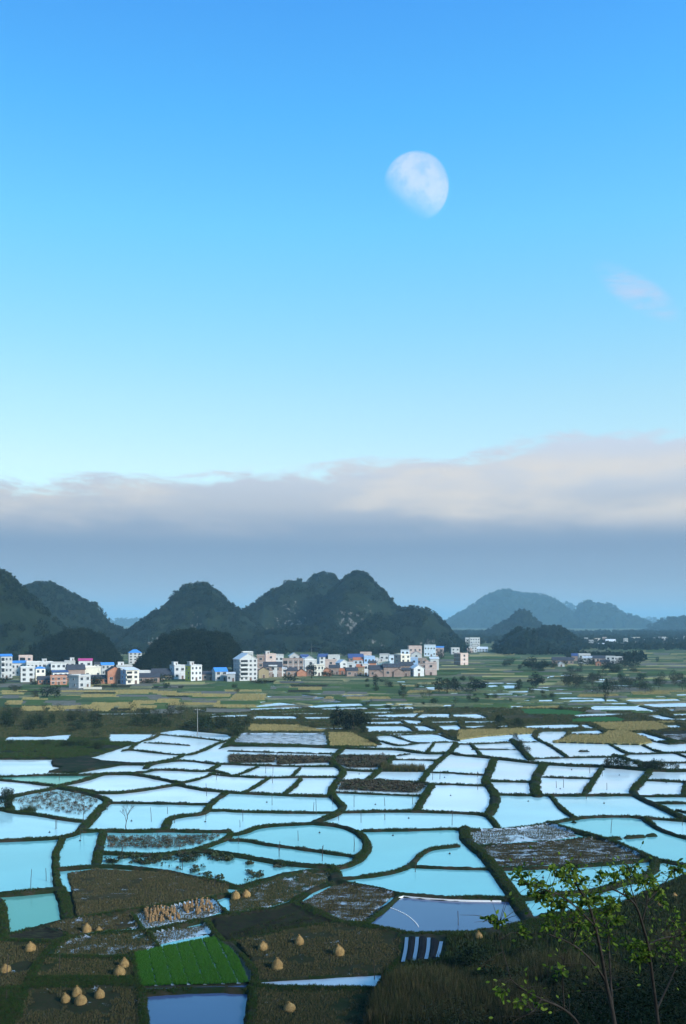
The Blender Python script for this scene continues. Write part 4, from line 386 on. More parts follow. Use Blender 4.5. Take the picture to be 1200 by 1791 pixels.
# slope below the viewpoint, plus an unseen ridge added behind to shade the foreground
def slope_shade_ridge_z(x, y):
    s = np.where(y > 88, 0, np.where(y > 0, .49 * (1 - y / 88.), .49 + .51 * (1 - np.exp(y / 42.))))
    Hx = 68 + 66 / (1 + np.exp(-(x - 92) / 34.)) - 30 / (1 + np.exp((x + 160) / 40.))
    Hx = Hx + np.where(np.abs(x) < 1, 0, 0)
    far = np.exp(-np.maximum(np.abs(x - 60) - 320, 0) / 120.)
    back = np.exp(-np.maximum(-y - 260, 0) / 60.)
    z = Hx * s * far * back
    return z * (1 + .10 * (fbm(x * .02 + 7, y * .02, 3, 41) - .5) * (y < -15))
hz = slope_shade_ridge_z(XX, YY)
Z = np.where(YY < 88, np.maximum(Z * np.clip((YY - 60) / 20, 0, 1), 0) + hz, Z)

# ---- ground materials
m_ground, n_, out_ = mat('grassy_earth'); b_ = principled(n_, out_, .95, .1); g_ = n_.n('ShaderNodeNewGeometry'); pos_ = g_.outputs['Position']
a_ = n_.noise(pos_, .06, 4, .6); c_ = n_.noise(pos_, .7, 4, .65)
gr_ = n_.mix(n_.step(a_, .36, .64), (.007, .016, .005), (.014, .027, .008)); gr_ = n_.mix(n_.step(c_, .45, .7), gr_, (.024, .020, .010))
# beyond the ponds the plain is a patchwork of small dry and green plots
mp_ = n_.n('ShaderNodeMapping'); mp_.inputs['Scale'].default_value = (.022, .055, 0); mp_.inputs['Rotation'].default_value = (0, 0, .12); n_.l(pos_, mp_.inputs[0])
vo_ = n_.n('ShaderNodeTexVoronoi'); vo_.inputs['Scale'].default_value = 1.0; vo_.inputs['Randomness'].default_value = .75; n_.l(mp_.outputs[0], vo_.inputs['Vector'])
sv_ = n_.n('ShaderNodeSeparateColor'); n_.l(vo_.outputs['Color'], sv_.inputs[0])
plot_ = n_.ramp(sv_.outputs[0], [(0, (.05, .085, .028)), (.2, (.09, .13, .042)), (.36, (.135, .15, .06)), (.5, (.22, .20, .09)), (.62, (.07, .095, .036)), (.74, (.17, .145, .10)), (.86, (.31, .265, .125)), (.95, (.06, .105, .034))], 'CONSTANT')
plot_ = n_.mix(n_.math('MULTIPLY', n_.step(c_, .4, .65), .6), plot_, (.04, .058, .022))
sy_ = n_.n('ShaderNodeSeparateXYZ'); n_.l(pos_, sy_.inputs[0])
zone_ = n_.step(n_.math('ADD', sy_.outputs[1], n_.math('MULTIPLY', a_, 160)), 490, 540)
scr_ = n_.mix(n_.step(a_, .36, .64), (.018, .033, .010), (.040, .050, .018)); scr_ = n_.mix(n_.step(c_, .42, .66), scr_, (.06, .052, .024))
gr_ = n_.mix(n_.math('MULTIPLY', n_.step(n_.noise(pos_, .22, 3, .6), .5, .62), .75), gr_, (.040, .030, .018))
gr_ = n_.mix(n_.step(n_.math('ADD', sy_.outputs[1], n_.math('MULTIPLY', a_, 60)), 335, 380), gr_, scr_)
n_.l(n_.mix(zone_, gr_, plot_), b_.inputs['Base Color'])
bump(n_, b_, n_.noise(pos_, 1.4, 4, .7), .8, .12)
M_FIELD = {
 'tan': mottled('dry_stubble', [(.30, .24, .10), (.36, .28, .12), (.20, .19, .07)], (.2, 1.6), .95, .05, .1),
 'straw': mottled('ripe_straw', [(.42, .35, .15), (.36, .32, .12), (.26, .26, .09)], (.15, 1.2), .95, .05, .1),
 'green': mottled('green_crop', [(.025, .10, .02), (.035, .13, .025), (.03, .075, .02)], (.3, 2.5), .9, .1, .1),
 'meadow': mottled('green_meadow', [(.045, .10, .022), (.075, .125, .036), (.09, .10, .037)], (.1, .9), .95, .05, .1),
 'fallow': mottled('grey_fallow', [(.15, .13, .12), (.20, .18, .15), (.10, .11, .06)], (.2, 1.4), .95, .05, .1),
 'brownland': mottled('rough_brown_land', [(.055, .045, .02), (.035, .045, .015), (.085, .065, .03)], (.15, 1.0), .95, .1, .15),
 'plough': mottled('dark_ploughed_soil', [(.02, .018, .014), (.032, .027, .018), (.025, .035, .012)], (.3, 2.2), .95, .02, .15),
 'furrow': mottled('furrowed_soil', [(.016, .015, .012), (.03, .026, .02), (.045, .05, .025)], (.5, 2), .95, .04, .2, (.35, 2.2, 1)),
}
def wet_field(name, cols, wet, sc=.5, stretch=(1, 1, 1), glint=(.3, .35, .4)):
    """muddy stubble with standing water showing where the ground dips"""
    m, n, out = mat(name); b = principled(n, out, .9, .2); cols = [tuple(v * .62 for v in q) for q in cols]
    g = n.n('ShaderNodeNewGeometry')
    mp = n.n('ShaderNodeMapping'); mp.inputs['Scale'].default_value = stretch; n.l(g.outputs['Position'], mp.inputs[0]); vec = mp.outputs[0]
    a = n.noise(vec, .3, 4, .6); c = n.noise(vec, 2.2, 4, .7); e = n.noise(vec, sc, 5, .68); fine = n.noise(vec, 5.0, 2, .6)
    x = n.mix(n.step(a, .36, .64), cols[0], cols[1]); x = n.mix(n.step(c, .45, .7), x, cols[2])
    wm = n.math('ADD', e, n.math('MULTIPLY', n.math('SUBTRACT', fine, .5), .35))
    w = n.step(wm, wet - .03, wet + .05)
    n.l(n.mix(w, x, glint), b.inputs['Base Color'])
    n.l(n.math('SUBTRACT', .9, n.math('MULTIPLY', w, .8)), b.inputs['Roughness'])
    n.l(n.math('ADD', .03, n.math('MULTIPLY', w, .9)), b.inputs['Specular IOR Level'])
    bp = n.n('ShaderNodeBump'); bp.inputs['Distance'].default_value = .12
    n.l(n.math('SUBTRACT', 1, w), bp.inputs['Strength']); n.l(c, bp.inputs['Height']); n.l(bp.outputs[0], b.inputs['Normal'])
    return m
M_FIELD.update({ 'scrubland': m_ground,
 'seed': mottled('seedling_plot_mud', [(.02, .02, .015), (.03, .03, .02), (.02, .03, .015)], (.3, 2), .6, .4, .05),
 'stub': wet_field('wet_brown_stubble', [(.07, .058, .028), (.095, .08, .04), (.045, .055, .02)], .66, .6, (.6, 1, 1)),
 'wetstub': wet_field('soaked_stubble', [(.06, .05, .027), (.085, .068, .035), (.05, .055, .02)], .60, .5),
 'mud': wet_field('muddy_field', [(.046, .046, .022), (.066, .058, .028), (.036, .056, .018)], .67, .35),
 'mudgreen': wet_field('weedy_mud', [(.035, .045, .018), (.06, .06, .025), (.03, .055, .014)], .68, .4),
 'wetgreen': wet_field('wet_green_field', [(.04, .06, .024), (.055, .065, .03), (.03, .07, .02)], .57, .45),
 'wetbrown': wet_field('flooded_brown_stubble', [(.05, .042, .026), (.085, .062, .036), (.045, .048, .024)], .54, .6, (.55, 1, 1)),
 'flood': wet_field('flooded_field', [(.07, .075, .05), (.09, .085, .06), (.05, .06, .03)], .44, .8, (.4, 1, 1), (.42, .5, .55)),
 'lotus': wet_field('lotus_mud', [(.05, .05, .035), (.08, .075, .055), (.04, .05, .025)], .54, .5, (.4, 1, 1)),
 'lotus2': wet_field('lotus_water', [(.05, .055, .035), (.07, .07, .05), (.035, .05, .022)], .5, .5, (.4, 1, 1)),
})
# ---- build ground and field meshes from the grid
idx = np.arange(NR * NC).reshape(NR, NC)
faces = np.stack([idx[:-1, :-1], idx[:-1, 1:], idx[1:, 1:], idx[1:, :-1]], -1).reshape(-1, 4)
ff = FID[:-1, :-1].reshape(-1)
VV = np.stack([XX, YY, Z], -1).reshape(-1, 3)
FIELD_NAME = dict(stub='stubble_field', wetstub='stubble_field', mud='muddy_field', mudgreen='muddy_field', wetgreen='flooded_field', wetbrown='flooded_field',
                  flood='flooded_field', lotus='lotus_field', lotus2='lotus_field', tan='stubble_field', straw='straw_field', green='crop_field', meadow='meadow',
                  fallow='fallow_field', brownland='rough_field', plough='ploughed_field', furrow='furrowed_field', seed='seedling_plot', scrubland='scrub_bank')
def from_faces(name, fs, m):
    u, inv = np.unique(fs, return_inverse=True)
    return np_mesh(name, VV[u], inv.reshape(-1, 4), [m], True)
ob('ground', from_faces('ground', faces[ff == 0], m_ground), kind='structure')
for i, (k, P) in enumerate(ALLF):
    fs = faces[ff == i + 1]
    if len(fs): ob(FIELD_NAME[k], from_faces(FIELD_NAME[k], fs, M_FIELD[k]), kind='structure')
for _pi, (k, P) in enumerate(PARCELS):
    if max(p[1] for p in P) >= 640:
        k2 = dict(y='straw', g='meadow', t='tan', p='fallow', w='straw', b='mud')[k]
        n_ = 7; a, b, c, d_ = [Vector(p) for p in P]; vs = []
        for i in range(n_): vs.append(a.lerp(b, i / (n_ - 1)) + Vector((0, random.uniform(-.06, .06) * (a - d_).length)))
        for i in range(n_): vs.append(c.lerp(d_, i / (n_ - 1)) + Vector((0, random.uniform(-.06, .06) * (a - d_).length)))
        me = bpy.data.meshes.new(FIELD_NAME[k2]); me.from_pydata([(v.x, v.y, LAND + .08 + .012 * (_pi % 23)) for v in vs], [], [tuple(range(2 * n_))[::-1]])
        me.materials.append(M_FIELD[k2]); ob(FIELD_NAME[k2], me, kind='structure')

def ground_z(x, y):
    """height of the built ground"""
    r = np.clip(np.searchsorted(YS, y) - 1, 0, NR - 2); fy = (y - YS[r]) / (YS[r + 1] - YS[r])
    w = WY[r] * (1 - fy) + WY[r + 1] * fy
    u = x / w; c = np.clip(np.searchsorted(US, u) - 1, 0, NC - 2); fx = (u - US[c]) / (US[c + 1] - US[c])
    return (Z[r, c] * (1 - fx) + Z[r, c + 1] * fx) * (1 - fy) + (Z[r + 1, c] * (1 - fx) + Z[r + 1, c + 1] * fx) * fy

# ---- ponds: every basin between the dykes is its own sheet of water
wet = (Z < -.12) & (YY > 84)
wcell = wet[:-1, :-1] | wet[1:, 1:] | wet[:-1, 1:] | wet[1:, :-1]
core = (wet & ~sep_)[:-1, :-1] & (wet & ~sep_)[1:, 1:]
runs = []; par = []
def find(a):
    while par[a] != a: par[a] = par[par[a]]; a = par[a]
    return a
prev = []
for r in range(core.shape[0]):
    row = core[r]
    if not row.any(): prev = []; continue
    dd = np.diff(np.concatenate([[0], row.astype(np.int8), [0]])); st_ = np.flatnonzero(dd == 1); en = np.flatnonzero(dd == -1)
    cur = []
    for a, b in zip(st_, en):
        i = len(runs); runs.append((r, a, b)); par.append(i); cur.append(i)
    j = 0
    for i in cur:
        for q in prev:
            if runs[q][1] < runs[i][2] and runs[i][1] < runs[q][2]: par[find(i)] = find(q)
    prev = cur
comp = {}
for i, t in enumerate(runs): comp.setdefault(find(i), []).append(t)

def water_mat(name, body, ior=1.9, rough=.03, rip=.0, ripscale=1.2, tint=(1, 1, 1)):
    m, n, out = mat(name)
    df = n.n('ShaderNodeBsdfDiffuse'); gl = n.n('ShaderNodeBsdfGlossy'); mx = n.n('ShaderNodeMixShader'); fr = n.n('ShaderNodeFresnel')
    fr.inputs[0].default_value = ior; gl.inputs['Roughness'].default_value = rough; gl.inputs[0].default_value = (*tint, 1)
    g = n.n('ShaderNodeNewGeometry')
    nn = n.noise(g.outputs['Position'], .05, 3, .5)
    n.l(n.mix(n.step(nn, .3, .7), tuple(c * .9 for c in body), body), df.inputs[0])
    mp = n.n('ShaderNodeMapping'); mp.inputs['Scale'].default_value = (1, .6, 1); n.l(g.outputs['Position'], mp.inputs[0])
    ws = n.n('ShaderNodeMapping'); ws.inputs['Scale'].default_value = (.035, .11, 1); ws.inputs['Rotation'].default_value = (0, 0, .3); n.l(g.outputs['Position'], ws.inputs[0])
    n.l(n.math('ADD', rough * .5, n.math('MULTIPLY', n.step(n.noise(ws.outputs[0], 1.0, 4, .6), .38, .68), rough * 1.1 + .05)), gl.inputs['Roughness'])
    bp = n.n('ShaderNodeBump'); bp.inputs['Strength'].default_value = rip; bp.inputs['Distance'].default_value = .05
    n.l(n.noise(mp.outputs[0], ripscale, 3, .6), bp.inputs['Height'])
    for x in (gl, fr): n.l(bp.outputs[0], x.inputs['Normal'])
    n.l(fr.outputs[0], mx.inputs[0]); n.l(df.outputs[0], mx.inputs[1]); n.l(gl.outputs[0], mx.inputs[2]); n.l(mx.outputs[0], out.inputs[0])
    return m
M_WATER = dict(  # pale body colours paint sky glare into the water
    skywhite=water_mat('skywhite_pond_water', (.80, .93, .93), 3.6, .13, .12, tint=(.92, 1, 1)),
    wind=water_mat('wind_ruffled_skywhite_water', (.82, .92, .91), 3.2, .36, .3, tint=(.95, 1, 1)),
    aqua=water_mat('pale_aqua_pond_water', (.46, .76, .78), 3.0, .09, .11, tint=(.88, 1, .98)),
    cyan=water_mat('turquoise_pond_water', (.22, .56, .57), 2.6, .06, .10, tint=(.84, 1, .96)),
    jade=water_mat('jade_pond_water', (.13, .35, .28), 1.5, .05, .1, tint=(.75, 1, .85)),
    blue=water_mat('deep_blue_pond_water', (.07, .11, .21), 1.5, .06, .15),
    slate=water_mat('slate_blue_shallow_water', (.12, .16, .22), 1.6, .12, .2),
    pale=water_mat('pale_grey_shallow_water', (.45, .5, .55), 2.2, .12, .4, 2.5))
KIND_SEED = [(k, P) for k, P in PONDS if k != 'w']
JADE = [(-43.5, 134.4), (-72.5, 246.4)]
n_p = 0
POND_CELLS = []
lab = np.zeros(core.shape, np.int32); clist = [c for c in comp.values() if sum(b - a for _, a, b in c) >= 4]
for i, c in enumerate(clist):
    for r, a, b in c: lab[r, a:b] = i + 1
# basins too narrow to have kept a core still hold water
small = wet[:-1, :-1] & wet[1:, 1:]
for it in range(9):                                    # let every sheet run in under its banks
    for sh, ax in ((1, 0), (-1, 0), (1, 1), (-1, 1)):
        q = np.roll(lab, sh, ax); lab = np.where((lab == 0) & (wcell | (it < 2)), q, lab)
left = small & (lab == 0)
runs = []; par = []; prev = []
for r in range(left.shape[0]):
    row = left[r]
    if not row.any(): prev = []; continue
    dd = np.diff(np.concatenate([[0], row.astype(np.int8), [0]])); cur = []
    for a, b in zip(np.flatnonzero(dd == 1), np.flatnonzero(dd == -1)): i = len(runs); runs.append((r, a, b)); par.append(i); cur.append(i)
    for i in cur:
        for q in prev:
            if runs[q][1] < runs[i][2] and runs[i][1] < runs[q][2]: par[find(i)] = find(q)
    prev = cur
comp2 = {}
for i, t in enumerate(runs): comp2.setdefault(find(i), []).append(t)
for c in comp2.values():
    if sum(b - a for _, a, b in c) >= 4:
        clist.append(c)
        for r, a, b in c: lab[r, a:b] = len(clist)
for it in range(2):
    for sh, ax in ((1, 0), (-1, 0), (1, 1), (-1, 1)):
        q = np.roll(lab, sh, ax); lab = np.where(lab == 0, q, lab)
rowsof = [[] for _ in clist]
for r in range(lab.shape[0]):
    row = lab[r]
    if not row.any(): continue
    ch = np.flatnonzero(np.diff(row)) + 1; st2 = np.concatenate([[0], ch]); en2 = np.concatenate([ch, [len(row)]])
    for a, b in zip(st2, en2):
        if row[a]: rowsof[row[a] - 1].append((r, int(a), int(b)))
for c in rowsof:
    if not c: continue
    rr_, aa, bb = (np.array(q) for q in zip(*c))
    cy = float(np.mean(YS[rr_])); cx = float(np.mean(US[(aa + bb) // 2] * WY[rr_]))
    kind = 'cyan' if cy < 180 else 'aqua' if cy < 218 else ('skywhite' if cy < 330 else 'wind')  # paler body with distance stands in for reflected sky brightness
    for k, P in KIND_SEED:
        if poly_sd(P, np.array([cx]), np.array([cy]))[0] > 0: kind = {'b': 'slate', 'blue': 'blue', 'pale': 'pale'}[k]
    for jx, jy in JADE:
        if any(abs(YS[r] - jy) < 1.2 and US[a] * WY[r] < jx < US[b] * WY[r] for r, a, b in c): kind = 'jade'
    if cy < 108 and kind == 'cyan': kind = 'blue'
    zw = -.02 + random.uniform(-.025, .025)
    vs = []; fs = []
    for r2, a, b in c:
        if True:
            i = len(vs); y0, y1 = YS[r2], YS[r2 + 1]; w0, w1 = WY[r2], WY[r2 + 1]
            vs += [(US[a] * w0, y0, zw), (US[b] * w0, y0, zw), (US[b] * w1, y1, zw), (US[a] * w1, y1, zw)]; fs.append((i, i + 1, i + 2, i + 3))
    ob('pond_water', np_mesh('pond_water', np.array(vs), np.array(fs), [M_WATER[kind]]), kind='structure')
    n_p += 1
print('ponds', n_p)
# ================================================================== foliage prototypes and scatter
PROTO = bpy.data.collections.new('prototypes')      # not linked to the scene; only instanced
def leaf_mat(name, cols, rnd=.35, rough=.75):
    m, n, out = mat(name)
    b = principled(n, out, rough, .06)
    oi = n.n('ShaderNodeObjectInfo'); g = n.n('ShaderNodeNewGeometry')
    a = n.noise(g.outputs['Position'], .35, 3, .6)
    x = n.mix(n.step(a, .35, .65), cols[0], cols[1])
    x = n.mix(n.math('MULTIPLY', n.step(oi.outputs['Random'], .55, 1.0), .8), x, cols[2])
    hs = n.n('ShaderNodeHueSaturation'); n.l(n.math('ADD', 1 - rnd, n.math('MULTIPLY', oi.outputs['Random'], 2 * rnd)), hs.inputs['Value']); n.l(x, hs.inputs['Color'])
    n.l(hs.outputs[0], b.inputs['Base Color'])
    return m
L_FOREST = leaf_mat('hill_forest_leaves', [(0.0070, 0.0151, 0.0075), (0.0122, 0.0220, 0.0099), (0.0209, 0.0290, 0.0116)])
L_DARK = leaf_mat('dark_evergreen_leaves', [(0.0056, 0.0118, 0.0056), (0.0099, 0.0180, 0.0074), (0.0186, 0.0223, 0.0081)])
L_SHRUB = leaf_mat('shrub_leaves', [(0.0105, 0.0210, 0.0075), (0.0195, 0.0315, 0.0112), (0.0338, 0.0345, 0.0165)])
L_BAMB = leaf_mat('feathery_leaves', [(0.0240, 0.0348, 0.0168), (0.0330, 0.0432, 0.0228), (0.0450, 0.0480, 0.0300)])
M_BARK = plain('bark', (.07, .055, .042), .95, .1, .3, 3)

def leaf_cloud(lobes, n, size, rng, droop=0.0, mi=0):
    """many small leaf faces spread through the lobes of a crown; lobes: (cx,cy,cz,rx,ry,rz)"""
    vol = np.array([l[3] * l[4] * l[5] for l in lobes]) ** (2 / 3); pr = vol / vol.sum()
    which = rng.choice(len(lobes), n, p=pr); L = np.array(lobes)[which]
    d = rng.normal(size=(n, 3)); d /= np.linalg.norm(d, axis=1)[:, None]
    rad = rng.uniform(.55, 1.0, (n, 1)) ** .6
    rad *= 1 + .16 * np.sin(d[:, :1] * 7 + which[:, None]) * np.cos(d[:, 1:2] * 6 + 2 * which[:, None])
    c = L[:, :3] + d * L[:, 3:] * rad
    c[:, 2] -= droop * rng.random(n) ** 2
    nr = d * .7 + rng.normal(size=(n, 3)) * .55 + np.array([0, 0, .35]); nr /= np.linalg.norm(nr, axis=1)[:, None]
    a = np.cross(nr, rng.normal(size=(n, 3))); a /= np.linalg.norm(a, axis=1)[:, None]; b = np.cross(nr, a)
    s = size * rng.uniform(.6, 1.35, (n, 1))
    V = np.stack([c - a * s, c - b * s * .45, c + a * s, c + b * s * .45], 1).reshape(-1, 3)
    F = np.arange(4 * n).reshape(-1, 4)
    return V, F

def crown_lobes(rng, h, w, n, base=.35):
    L = [(0, 0, h * (base + 1) / 2, w * .55, w * .55, h * (1 - base) * .5)]
    for i in range(n):
        t = rng.random(); an = rng.random() * 6.283; z = h * (base + .1 + (1 - base - .2) * t)
        rr = w * (.55 - .35 * abs(t - .4)) * rng.uniform(.6, 1)
        r = w * rng.uniform(.2, .38)
        L.append((math.cos(an) * rr, math.sin(an) * rr, z, r, r, r * rng.uniform(.7, 1.0)))
    return L

def trunk_mesh(name, h, r, rng, lean=.05, limbs=5, base=.35):
    mb = MB(); x = rng.normal() * lean * h; y = rng.normal() * lean * h
    mb.tube([(0, 0, -.3), (x * .3, y * .3, h * .3), (x, y, h * .62), (x * 1.3, y * 1.3, h * .85)], [r, r * .8, r * .5, r * .15], 6)
    for i in range(limbs):
        t = rng.uniform(base * .8, .65); an = i * 2.4 + rng.random(); q = h * .28 * rng.uniform(.7, 1.2)
        p = Vector((x * t, y * t, h * t))
        e = p + Vector((math.cos(an) * q, math.sin(an) * q, q * .8))
        mb.tube([p, (p + e) / 2 + Vector((0, 0, q * .05)), e], [r * .45, r * .3, r * .1], 5)
    return mb.mesh(name, M_BARK, True)

def proto(name, V, F, m):
    o = bpy.data.objects.new(name, np_mesh(name, V, F, [m])); PROTO.objects.link(o); return o
rg = np.random.default_rng(21)
def far_tree(name, h, w, n, size, m, k=5, base=.1):
    V, F = leaf_cloud(crown_lobes(rg, h, w, k, base), n, size, rg); return proto(name, V, F, m)
FAR_TREES = [far_tree('wood_tree', 6, 5, 90, 1.0, L_FOREST), far_tree('wood_tree', 7, 5.5, 100, 1.05, L_FOREST), far_tree('wood_tree', 5, 5.5, 90, 1.0, L_FOREST),
             far_tree('wood_tree', 8, 5, 90, 1.0, L_FOREST, 4)]
MID_TREES = [far_tree('wood_tree', 8, 6, 420, .55, L_DARK, 7), far_tree('wood_tree', 9, 6, 440, .55, L_DARK, 7), far_tree('wood_tree', 7, 6.5, 420, .55, L_DARK, 8)]

def scatter(name, pts, scl, rot, protos, label=None, seed=0, tilt=None, kind='stuff', parent=None):
    """one object of uncountable growth: copies of small meshes on points"""
    pts = np.asarray(pts, np.float32); n = len(pts)
    me = bpy.data.meshes.new(name); me.vertices.add(n); me.vertices.foreach_set('co', pts.ravel())
    for nm, typ, arr in (('scl', 'FLOAT', scl), ('rz', 'FLOAT', rot)):
        at = me.attributes.new(nm, typ, 'POINT'); at.data.foreach_set('value', np.asarray(arr, np.float32))
    at = me.attributes.new('pick', 'INT', 'POINT'); at.data.foreach_set('value', np.random.default_rng(seed).integers(0, len(protos), n).astype(np.int32))
    col = bpy.data.collections.new(name + '_set')
    for p in protos: col.objects.link(p)
    o = ob(name, me, kind=kind, label=label)
    ng = bpy.data.node_groups.new(name, 'GeometryNodeTree')
    ng.interface.new_socket('Geometry', in_out='INPUT', socket_type='NodeSocketGeometry'); ng.interface.new_socket('Geometry', in_out='OUTPUT', socket_type='NodeSocketGeometry')
    N = ng.nodes; gi = N.new('NodeGroupInput'); go = N.new('NodeGroupOutput'); ip = N.new('GeometryNodeInstanceOnPoints'); ci = N.new('GeometryNodeCollectionInfo')
    ci.inputs['Collection'].default_value = col; ci.inputs['Separate Children'].default_value = True; ci.inputs['Reset Children'].default_value = True
    def attr(nm, typ):
        a = N.new('GeometryNodeInputNamedAttribute'); a.data_type = typ; a.inputs['Name'].default_value = nm; return a.outputs['Attribute']
    cx = N.new('ShaderNodeCombineXYZ'); ng.links.new(attr('rz', 'FLOAT'), cx.inputs[2])
    ng.links.new(gi.outputs[0], ip.inputs['Points']); ng.links.new(ci.outputs[0], ip.inputs['Instance'])
    ip.inputs['Pick Instance'].default_value = True
    ng.links.new(attr('pick', 'INT'), ip.inputs['Instance Index']); ng.links.new(cx.outputs[0], ip.inputs['Rotation']); ng.links.new(attr('scl', 'FLOAT'), ip.inputs['Scale'])
    ng.links.new(ip.outputs[0], go.inputs[0])
    md = o.modifiers.new('scatter', 'NODES'); md.node_group = ng
    return o

# ================================================================== karst hills
m_, n_, out_ = mat('karst_slope')
b_ = principled(n_, out_, .95, .1); g_ = n_.n('ShaderNodeNewGeometry')
sx_ = n_.n('ShaderNodeSeparateXYZ'); n_.l(g_.outputs['Normal'], sx_.inputs[0])
na = n_.noise(g_.outputs['Position'], .035, 4, .6); nb = n_.noise(g_.outputs['Position'], .16, 4, .65)
veg = n_.mix(n_.step(na, .35, .65), (.007, .015, .008), (.015, .025, .011))
rock = n_.mix(n_.step(nb, .4, .6), (.11, .108, .10), (.20, .19, .17))
steep = n_.math('ADD', n_.math('SUBTRACT', .62, sx_.outputs[2]), n_.math('MULTIPLY', n_.math('SUBTRACT', nb, .5), 1.3))
n_.l(n_.mix(n_.step(steep, .24, .40), veg, rock), b_.inputs['Base Color'])
bump(n_, b_, n_.noise(g_.outputs['Position'], .12, 5, .7), 1.0, 6.0)
M_KARST = m_

def prof(P, Yd):
    P = sorted(P); xs = np.array([(p[0] - 600) / 1700 * Yd for p in P]); zs = np.array([CAM_H + (1087 - p[1]) / 1700 * Yd for p in P])
    return xs, np.maximum(zs, 0)

HILLS = []
def hill(P, Yd, depth=.55, spacing=None, name='hill', rough=.11, seed=0, pw=.75, rock=.5):
    xs, zs = prof(P, Yd)
    zs[0] = min(zs[0], 1); zs[-1] = min(zs[-1], 1)
    wd = xs[-1] - xs[0]; D = wd * depth
    sp = spacing or Yd * .0028
    gx = np.arange(xs[0] - sp, xs[-1] + sp, sp); gy = np.arange(Yd - D, Yd + D + sp, sp)
    X, Y = np.meshgrid(gx, gy)
    hx = np.interp(X, xs, zs)
    k = max(3, int(6 / 1)); 
    # soften the traced outline a little
    ker = np.array([1, 2, 3, 2, 1.]); ker /= ker.sum()
    h1 = np.convolve(np.pad(np.interp(gx, xs, zs), 2, mode='edge'), ker, 'valid'); hx = np.repeat(h1[None], len(gy), 0)
    f = wd / 5.
    yc = Yd + D * .22 * (fbm(X / f, X * 0 + seed * 3.3, 3, seed) - .5)
    v = np.abs(Y - yc) / D
    v = v * (1 + .5 * (fbm(X / f, Y / f, 3, seed + 3) - .5))
    g = np.clip(1 - v ** 2, 0, 1) ** pw
    rid = 1 - np.abs(2 * fbm(X / (f * .55), Y / (f * .55), 4, seed + 7) - 1)
    mid = 4 * g * (1 - g)
    Zh = hx * g * (1 + rough * 1.6 * (rid - .75) * mid) + hx * rough * .35 * (fbm(X / (sp * 4), Y / (sp * 4), 3, seed + 11) - .5) * np.minimum(1, g * 3)
    Zh = Zh - .8 + LAND * 0
    ni, nj = X.shape; idx = np.arange(ni * nj).reshape(ni, nj)
    F = np.stack([idx[:-1, :-1], idx[:-1, 1:], idx[1:, 1:], idx[1:, :-1]], -1).reshape(-1, 4)
    V = np.stack([X, Y, Zh], -1).reshape(-1, 3)
    keep = (V[F][:, :, 2].max(1) > -.6)
    F = F[keep]; u, inv = np.unique(F, return_inverse=True)
    o = ob(name, np_mesh(name, V[u], inv.reshape(-1, 4), [M_KARST], True), kind='structure')
    HILLS.append((o, X, Y, Zh, sp))
    return X, Y, Zh

forest_pts = []
def cover(H, gap, smin, smax, sink=.8, lo=1.0, rockcut=.62, front=True, store=None):
    """tree positions over a hill, thinned on bare rock faces"""
    X, Y, Zh = H; x0, x1 = X[0, 0], X[0, -1]; y0, y1 = Y[0, 0], Y[-1, 0]
    n = int((x1 - x0) * (y1 - y0) / (gap * gap)); r = np.random.default_rng(int(abs(x0 * 7 + y0)) % 99991)
    px = r.uniform(x0, x1, n); py = r.uniform(y0, y0 + (y1 - y0) * (.72 if front else 1), n)
    sx = X[0, 1] - x0; sy = Y[1, 0] - y0
    i = np.clip(((py - y0) / sy).astype(int), 0, X.shape[0] - 2); j = np.clip(((px - x0) / sx).astype(int), 0, X.shape[1] - 2)
    fy = (py - y0) / sy - i; fx = (px - x0) / sx - j
    z = (Zh[i, j] * (1 - fx) + Zh[i, j + 1] * fx) * (1 - fy) + (Zh[i + 1, j] * (1 - fx) + Zh[i + 1, j + 1] * fx) * fy
    gz = np.hypot(Zh[i + 1, j] - Zh[i, j], Zh[i, j + 1] - Zh[i, j]) / sx
    bare = fbm(px * .03, py * .03 + z * .05, 3, 77) + .10 * np.clip(gz - .9, 0, 2)
    ok = (z > lo) & (bare < rockcut) 
    s = r.uniform(smin, smax, n)
    (store if store is not None else forest_pts).append((np.stack([px, py, z - sink], -1)[ok], s[ok], r.uniform(0, 6.28, n)[ok]))

HL = []
def H_(P, Yd, gap, s0, s1, **kw):
    h = hill(P, Yd, **kw); cover(h, gap, s0, s1)
H_([(-190, 1060), (-120, 985), (-60, 978), (0, 1000), (20, 1020), (50, 1050), (80, 1080), (100, 1100), (118, 1118), (150, 1150)], 1000, 5.2, .7, 1.15, seed=1, depth=.5)
H_([(-20, 1120), (20, 1060), (40, 1032), (62, 1023), (95, 1024), (120, 1040), (150, 1053), (168, 1062), (180, 1082), (200, 1100), (225, 1112), (262, 1133)], 1500, 6.5, .8, 1.25, seed=2, depth=.45)
H_([(215, 1134), (240, 1100), (262, 1082), (290, 1056), (310, 1037), (330, 1026), (350, 1023), (370, 1028), (390, 1047), (405, 1060), (420, 1068), (445, 1092), (490, 1134)], 1450, 6.3, .8, 1.25, seed=3, depth=.5)
H_([(380, 1129), (405, 1086), (430, 1068), (450, 1056), (470, 1041), (490, 1023), (510, 1014), (525, 1015), (545, 1027), (600, 1082), (650, 1129)], 1620, 6.6, .8, 1.3, seed=4, depth=.42)
H_([(470, 1124), (500, 1062), (535, 1021), (550, 1008), (568, 1001), (582, 1006), (595, 1024), (640, 1062), (700, 1124)], 1830, 7, .9, 1.3, seed=5, depth=.5)
H_([(505, 1131), (540, 1092), (570, 1047), (595, 1021), (615, 1006), (635, 1004), (648, 1013), (656, 1023), (675, 1042), (695, 1064), (720, 1086), (775, 1131)], 1530, 6.3, .8, 1.25, seed=6, depth=.5)
